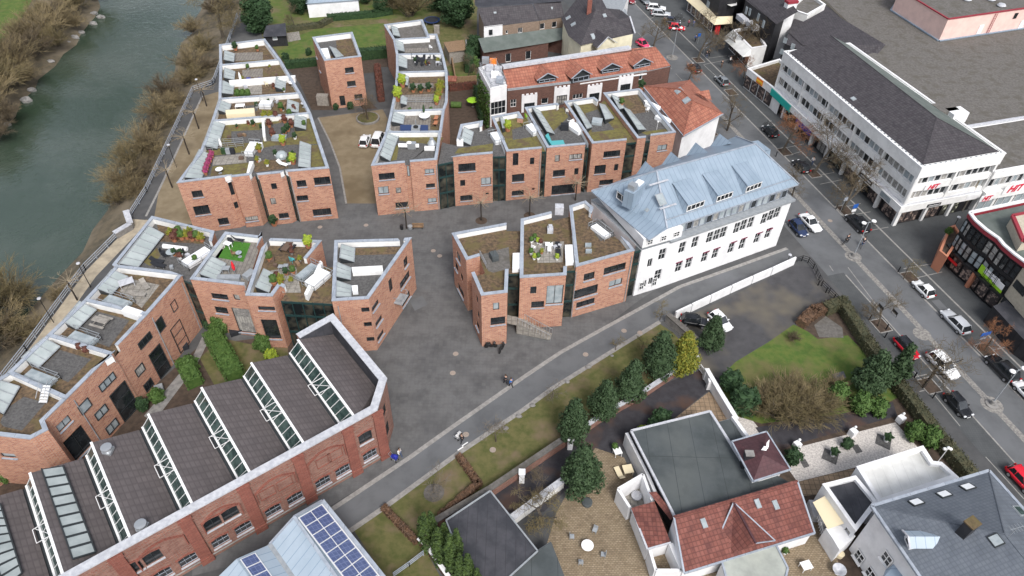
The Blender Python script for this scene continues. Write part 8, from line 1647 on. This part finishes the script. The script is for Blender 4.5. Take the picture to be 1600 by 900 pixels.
road_sign((1328,342),'blue parking sign with white plate above the black off-roader',[(.9,.8,'blue'),(.8,.5,'plaster_pure')],'blue'); road_sign((1313,331),'grey road sign seen from behind beside the parking sign',[(.7,.7,'coping')],'steel'); road_sign((1524,545),'blue banner sign behind the silver car',[(1.6,.6,'blue'),(1.0,.3,'coping')],'blue',3.4); road_sign((1090,68),'blue round sign on the upper pavement',[(.7,.7,'blue')],'blue',2.4); road_sign((1099,86),'pale blue sign panel beside the tall bare tree',[(.9,1.3,'coping')],'steel',2.6)
r=road_sign((1470,384),'white two-panel sign board leaning beside the terracotta porch',[(.9,1.2,'plaster_pure')],'x',2.2)
def bollard(px,l,hh=1.0): b=MB(); b.tube([at(*px),at(*px)+Vector((0,0,hh))],.09,8); b.ball(at(*px)+Vector((0,0,hh)),.11,8,4); b.build('bollard',M['black_metal'],tg=(l,'bollard','black bollards at the tree beds and lot entrance'))
for i,px in enumerate(((1278,446),(1290,457),(1302,468),(1358,500),(1384,515),(1403,425),(1382,528),(1457,622),(1428,590),(1306,327),(1212,245))): bollard(px,['top bollard at the parking lot entrance','middle bollard at the parking lot entrance','lower bollard at the parking lot entrance','bollard left of the tree with bike stands','bollard right of the tree with bike stands','bollard by the greenish young tree','bollard below the tree with bike stands','bollard at the bed of large dark tree','bollard at the upper corner of the large dark tree bed','bollard beside the parking sign tree','bollard by the rusty tree under teal sign'][i])
def bike_stand(px,l): r=root('bike_stand',l,'bike stand',tuple(at(*px)),'bike stands at the road',AD); q=MB(); q.tube([(-.5,0,0),(-.5,0,.8),(.5,0,.8),(.5,0,0)],.04,6); q.box((0,0,.6),(1.0,.06,.5)); loc_obj(r,q,'hoop','black_metal')
bike_stand((1374,484),'left black stand beside the roadside bare tree'); bike_stand((1396,492),'right black stand beside the roadside bare tree')
# rails
def fence(name,label,pts,hh,m='steel',step=1.6,cat='railing',rails=3,t=.05):
    P=[V(p) for p in pts]; r=root(name,label,cat,tuple(P[0])); 
    b=MB()
    for p,q in zip(P,P[1:]):
        for k in range(rails): b.bar(W(p,hh*(k+1)/rails),W(q,hh*(k+1)/rails),t)
    b.build('rail',M[m],r); b=MB()
    for p,q in zip(P,P[1:]):
        k=max(1,int((q-p).length/step))
        for i in range(k+1): c=p.lerp(q,i/k); b.bar(W(c,0),W(c,hh),t*1.3)
    b.build('posts',M[m],r); return r
fence('railing','grey metal railing along the upper river promenade',[(372,27),(358,67),(336,128),(333,133),(303,143),(230,300),(206,338)],1.1,'coping',2.2,t=.09)
fence('railing','pale metal railing along the lower riverside path',[(186,370),(134,422),(42,548),(-30,640)],1.1,'coping',2.2,t=.09)
fence('railing','black curved railing around the parking lot corner',[(1240,412),(1252,408),(1262,411),(1270,420),(1283,447),(1306,470)],1.1,'black_metal',1.2,t=.06)
fence('railing','grey metal fence across the lawn by the cypress clump',[(616,902),(640,885),(662,868)],1.0,'coping',1.5,t=.07)
lowwall('river_wall','stone wall head where the promenade steps down to the river path',[(200,337),(207,357),(182,372)],1.0,.7,'rock',cap='coping_pale')
for q in (((1455,470),(1467,468),(1483,485),(1473,489)),((1300,585),(1318,580),(1322,590),(1304,596)),((640,470),(660,462),(668,476),(648,486)),((560,380),(590,378),(594,388),(562,391)),((1385,300),(1400,297),(1408,306),(1392,310))): b=MB(); b.poly([W(p,.027) for p in ccw([at(*p) for p in q])]); tag(b.build('repair_patch',M['road_asphalt']),kind='structure')
# bench, bins, manholes, stairs by the middle block
r=root('park_bench','wooden park bench beside the pollarded tree on the plaza','bench',tuple(at(653,357)),None,.05); q=MB()
for y in (-.2,0,.2): q.box((0,y,.45),(1.8,.15,.05))
loc_obj(r,q,'seat','wood'); q=MB(); 
for z_ in (.6,.78): q.box((0,.3,z_),(1.8,.05,.13))
loc_obj(r,q,'backrest','wood')
for x in (-.7,.7): q=MB(); q.box((x,.05,.25),(.07,.55,.45)); loc_obj(r,q,'leg','black_metal')
b=MB(); b.lathe(at(628,358),[(.25,0),(.28,.8),(.2,.85)],12); b.build('litter_bin',M['black_metal'],tg=('dark litter bin left of the park bench','bin')); b=MB(); b.lathe(at(641,357),[(.35,0),(.4,.5),(.3,.5)],12); b.build('planter_tub',M['grey_metal'],tg=('dark tub between litter bin and park bench','planter')); potplant(at(429,352),'round box plant in a terracotta pot at a riverside house door','leaf_dark',1.9,'terracotta',None)
for x,y in ((712,553),(707.5,583),(500,355),(728,679),(572,352),(677,392),(687,400),(1000,520),(915,554),(975,517),(770,703),(1297,345)): 
    p=at(x,y); b=MB(); b.poly([Vector((p.x+.38*math.cos(t*.5236),p.y+.38*math.sin(t*.5236),.029)) for t in range(12)]); tag(b.build('manhole_cover',M['manhole']),kind='structure')
r=root('outdoor_stair','grey outside stair with railing against the middle block','stair',tuple(at(*b3(430,720)))); q=MB(); T0,T1=at(*b3(430,690),2.2),at(*b3(490,690),2.2); B1=at(*b3(685,795),0); 
ax0=(B1-W(T1,0)).normalized(); nx0=Vector((ax0.y,-ax0.x,0)); q.box((W(T0,2.0)+W(T1,2.0))/2+nx0*.6,((T1-T0).length+.4,1.3,.25),axes=(ax0,nx0,Vector((0,0,1)))); q.build('landing',M['terrace_slab'],r); q=MB(); L=(B1-W(T1,0)).length
for i in range(11): c=W(T1,0)+ax0*L*(i+.5)/11+nx0*.6; hz=2.1*(1-(i+.5)/11)+.05; q.box(W(c,hz/2+.02),(L/11,1.2,hz),axes=(ax0,nx0,Vector((0,0,1))))
q.build('steps',M['terrace_slab'],r); q=MB(); 
for s in (0,1.2): a=W(T1,2.1)+nx0*s; c=W(T1,0)+ax0*L+nx0*s; q.bar(a+Vector((0,0,1)),c+Vector((0,0,1)),.06); [q.bar(a.lerp(c,k/12),a.lerp(c,k/12)+Vector((0,0,1)),.04) for k in range(13)]
q.build('railing',M['steel'],r)
# trampoline, small garden things at the back
r=root('trampoline','round blue-rimmed trampoline in the garden behind the curved row','trampoline',tuple(at(675,36))); q=MB(); q.lathe((0,0,0),[(1.9,.75),(1.9,.8),(1.55,.82)],20); loc_obj(r,q,'rim','blue_tube'); q=MB(); q.lathe((0,0,0),[(1.5,.78),(1.5,.83)],20); loc_obj(r,q,'mat','cloth_dark')
for i in range(6): q=MB(); q.bar((1.7*math.cos(i),1.7*math.sin(i),0),(1.7*math.cos(i),1.7*math.sin(i),.75),.06); loc_obj(r,q,'leg','steel')
b=MB(); p=at(704,137); b.box(p+Vector((0,0,.9)),(2.2,1.6,1.8)); o=b.build('garden_hut',M['wood'],tg=('small wooden hut with red-tiled roof behind the curved row','shed')); b=MB(); b.box(p+Vector((0,0,1.95)),(2.6,2.0,.25)); 
o2=b.build('roof',M['tile_red'],o); o2.location-=Vector((0,0,0))
b=MB(); p=at(713,168); b.tube([p+Vector((-1.0,0,.6)),p+Vector((1.0,0,.6))],.6,12); b.build('compost_drum',M['leaf_green'],tg=('green drum with white end in the narrow back garden','garden drum')); parasol(at(739,167),'small yellow-green open parasol in the back garden','lime',2.0,True)
b=MB(); p=at(683,52); b.box(p+Vector((0,0,.9)),(1.2,1.0,1.8)); b.build('garden_cabinet',M['wood_grey'],tg=('small grey garden cabinet near the trampoline','cabinet')); b=MB(); p=at(506,163); b.box(p+Vector((0,0,1)),(2.2,1.2,2.0)); b.build('bin_store',M['wood_grey'],tg=('pale-roofed bin shelter beside the tower house','shelter')); b=MB(); p=at(460,60); 
lowwall('garden_wall','low brick kerb wall at the rear garden of the old brown house',[(704,86),(712,130),(745,128)],1.4,.25,'wood')
for (x,y,l,m_,sx) in ((345,545,'black covered table in the garden court','cloth_dark',1.5),(285,545,'dark rattan sofa on the garden court patio','cloth_dark',1.6),(372,520,'black covered box under the tall garden window','cloth_dark',2.0),(250,610,'grey lounge chair on the lower patio','grey_metal',1.0)): p=at(x,y); b=MB(); b.box(p+Vector((0,0,.35)),(sx,.9,.7),rz=.5); b.build('covered_furniture',M[m_],tg=(l,'garden furniture'))
parasol(at(468,180),'closed pale parasol on gravel by the tower house','coping_pale',1.6)
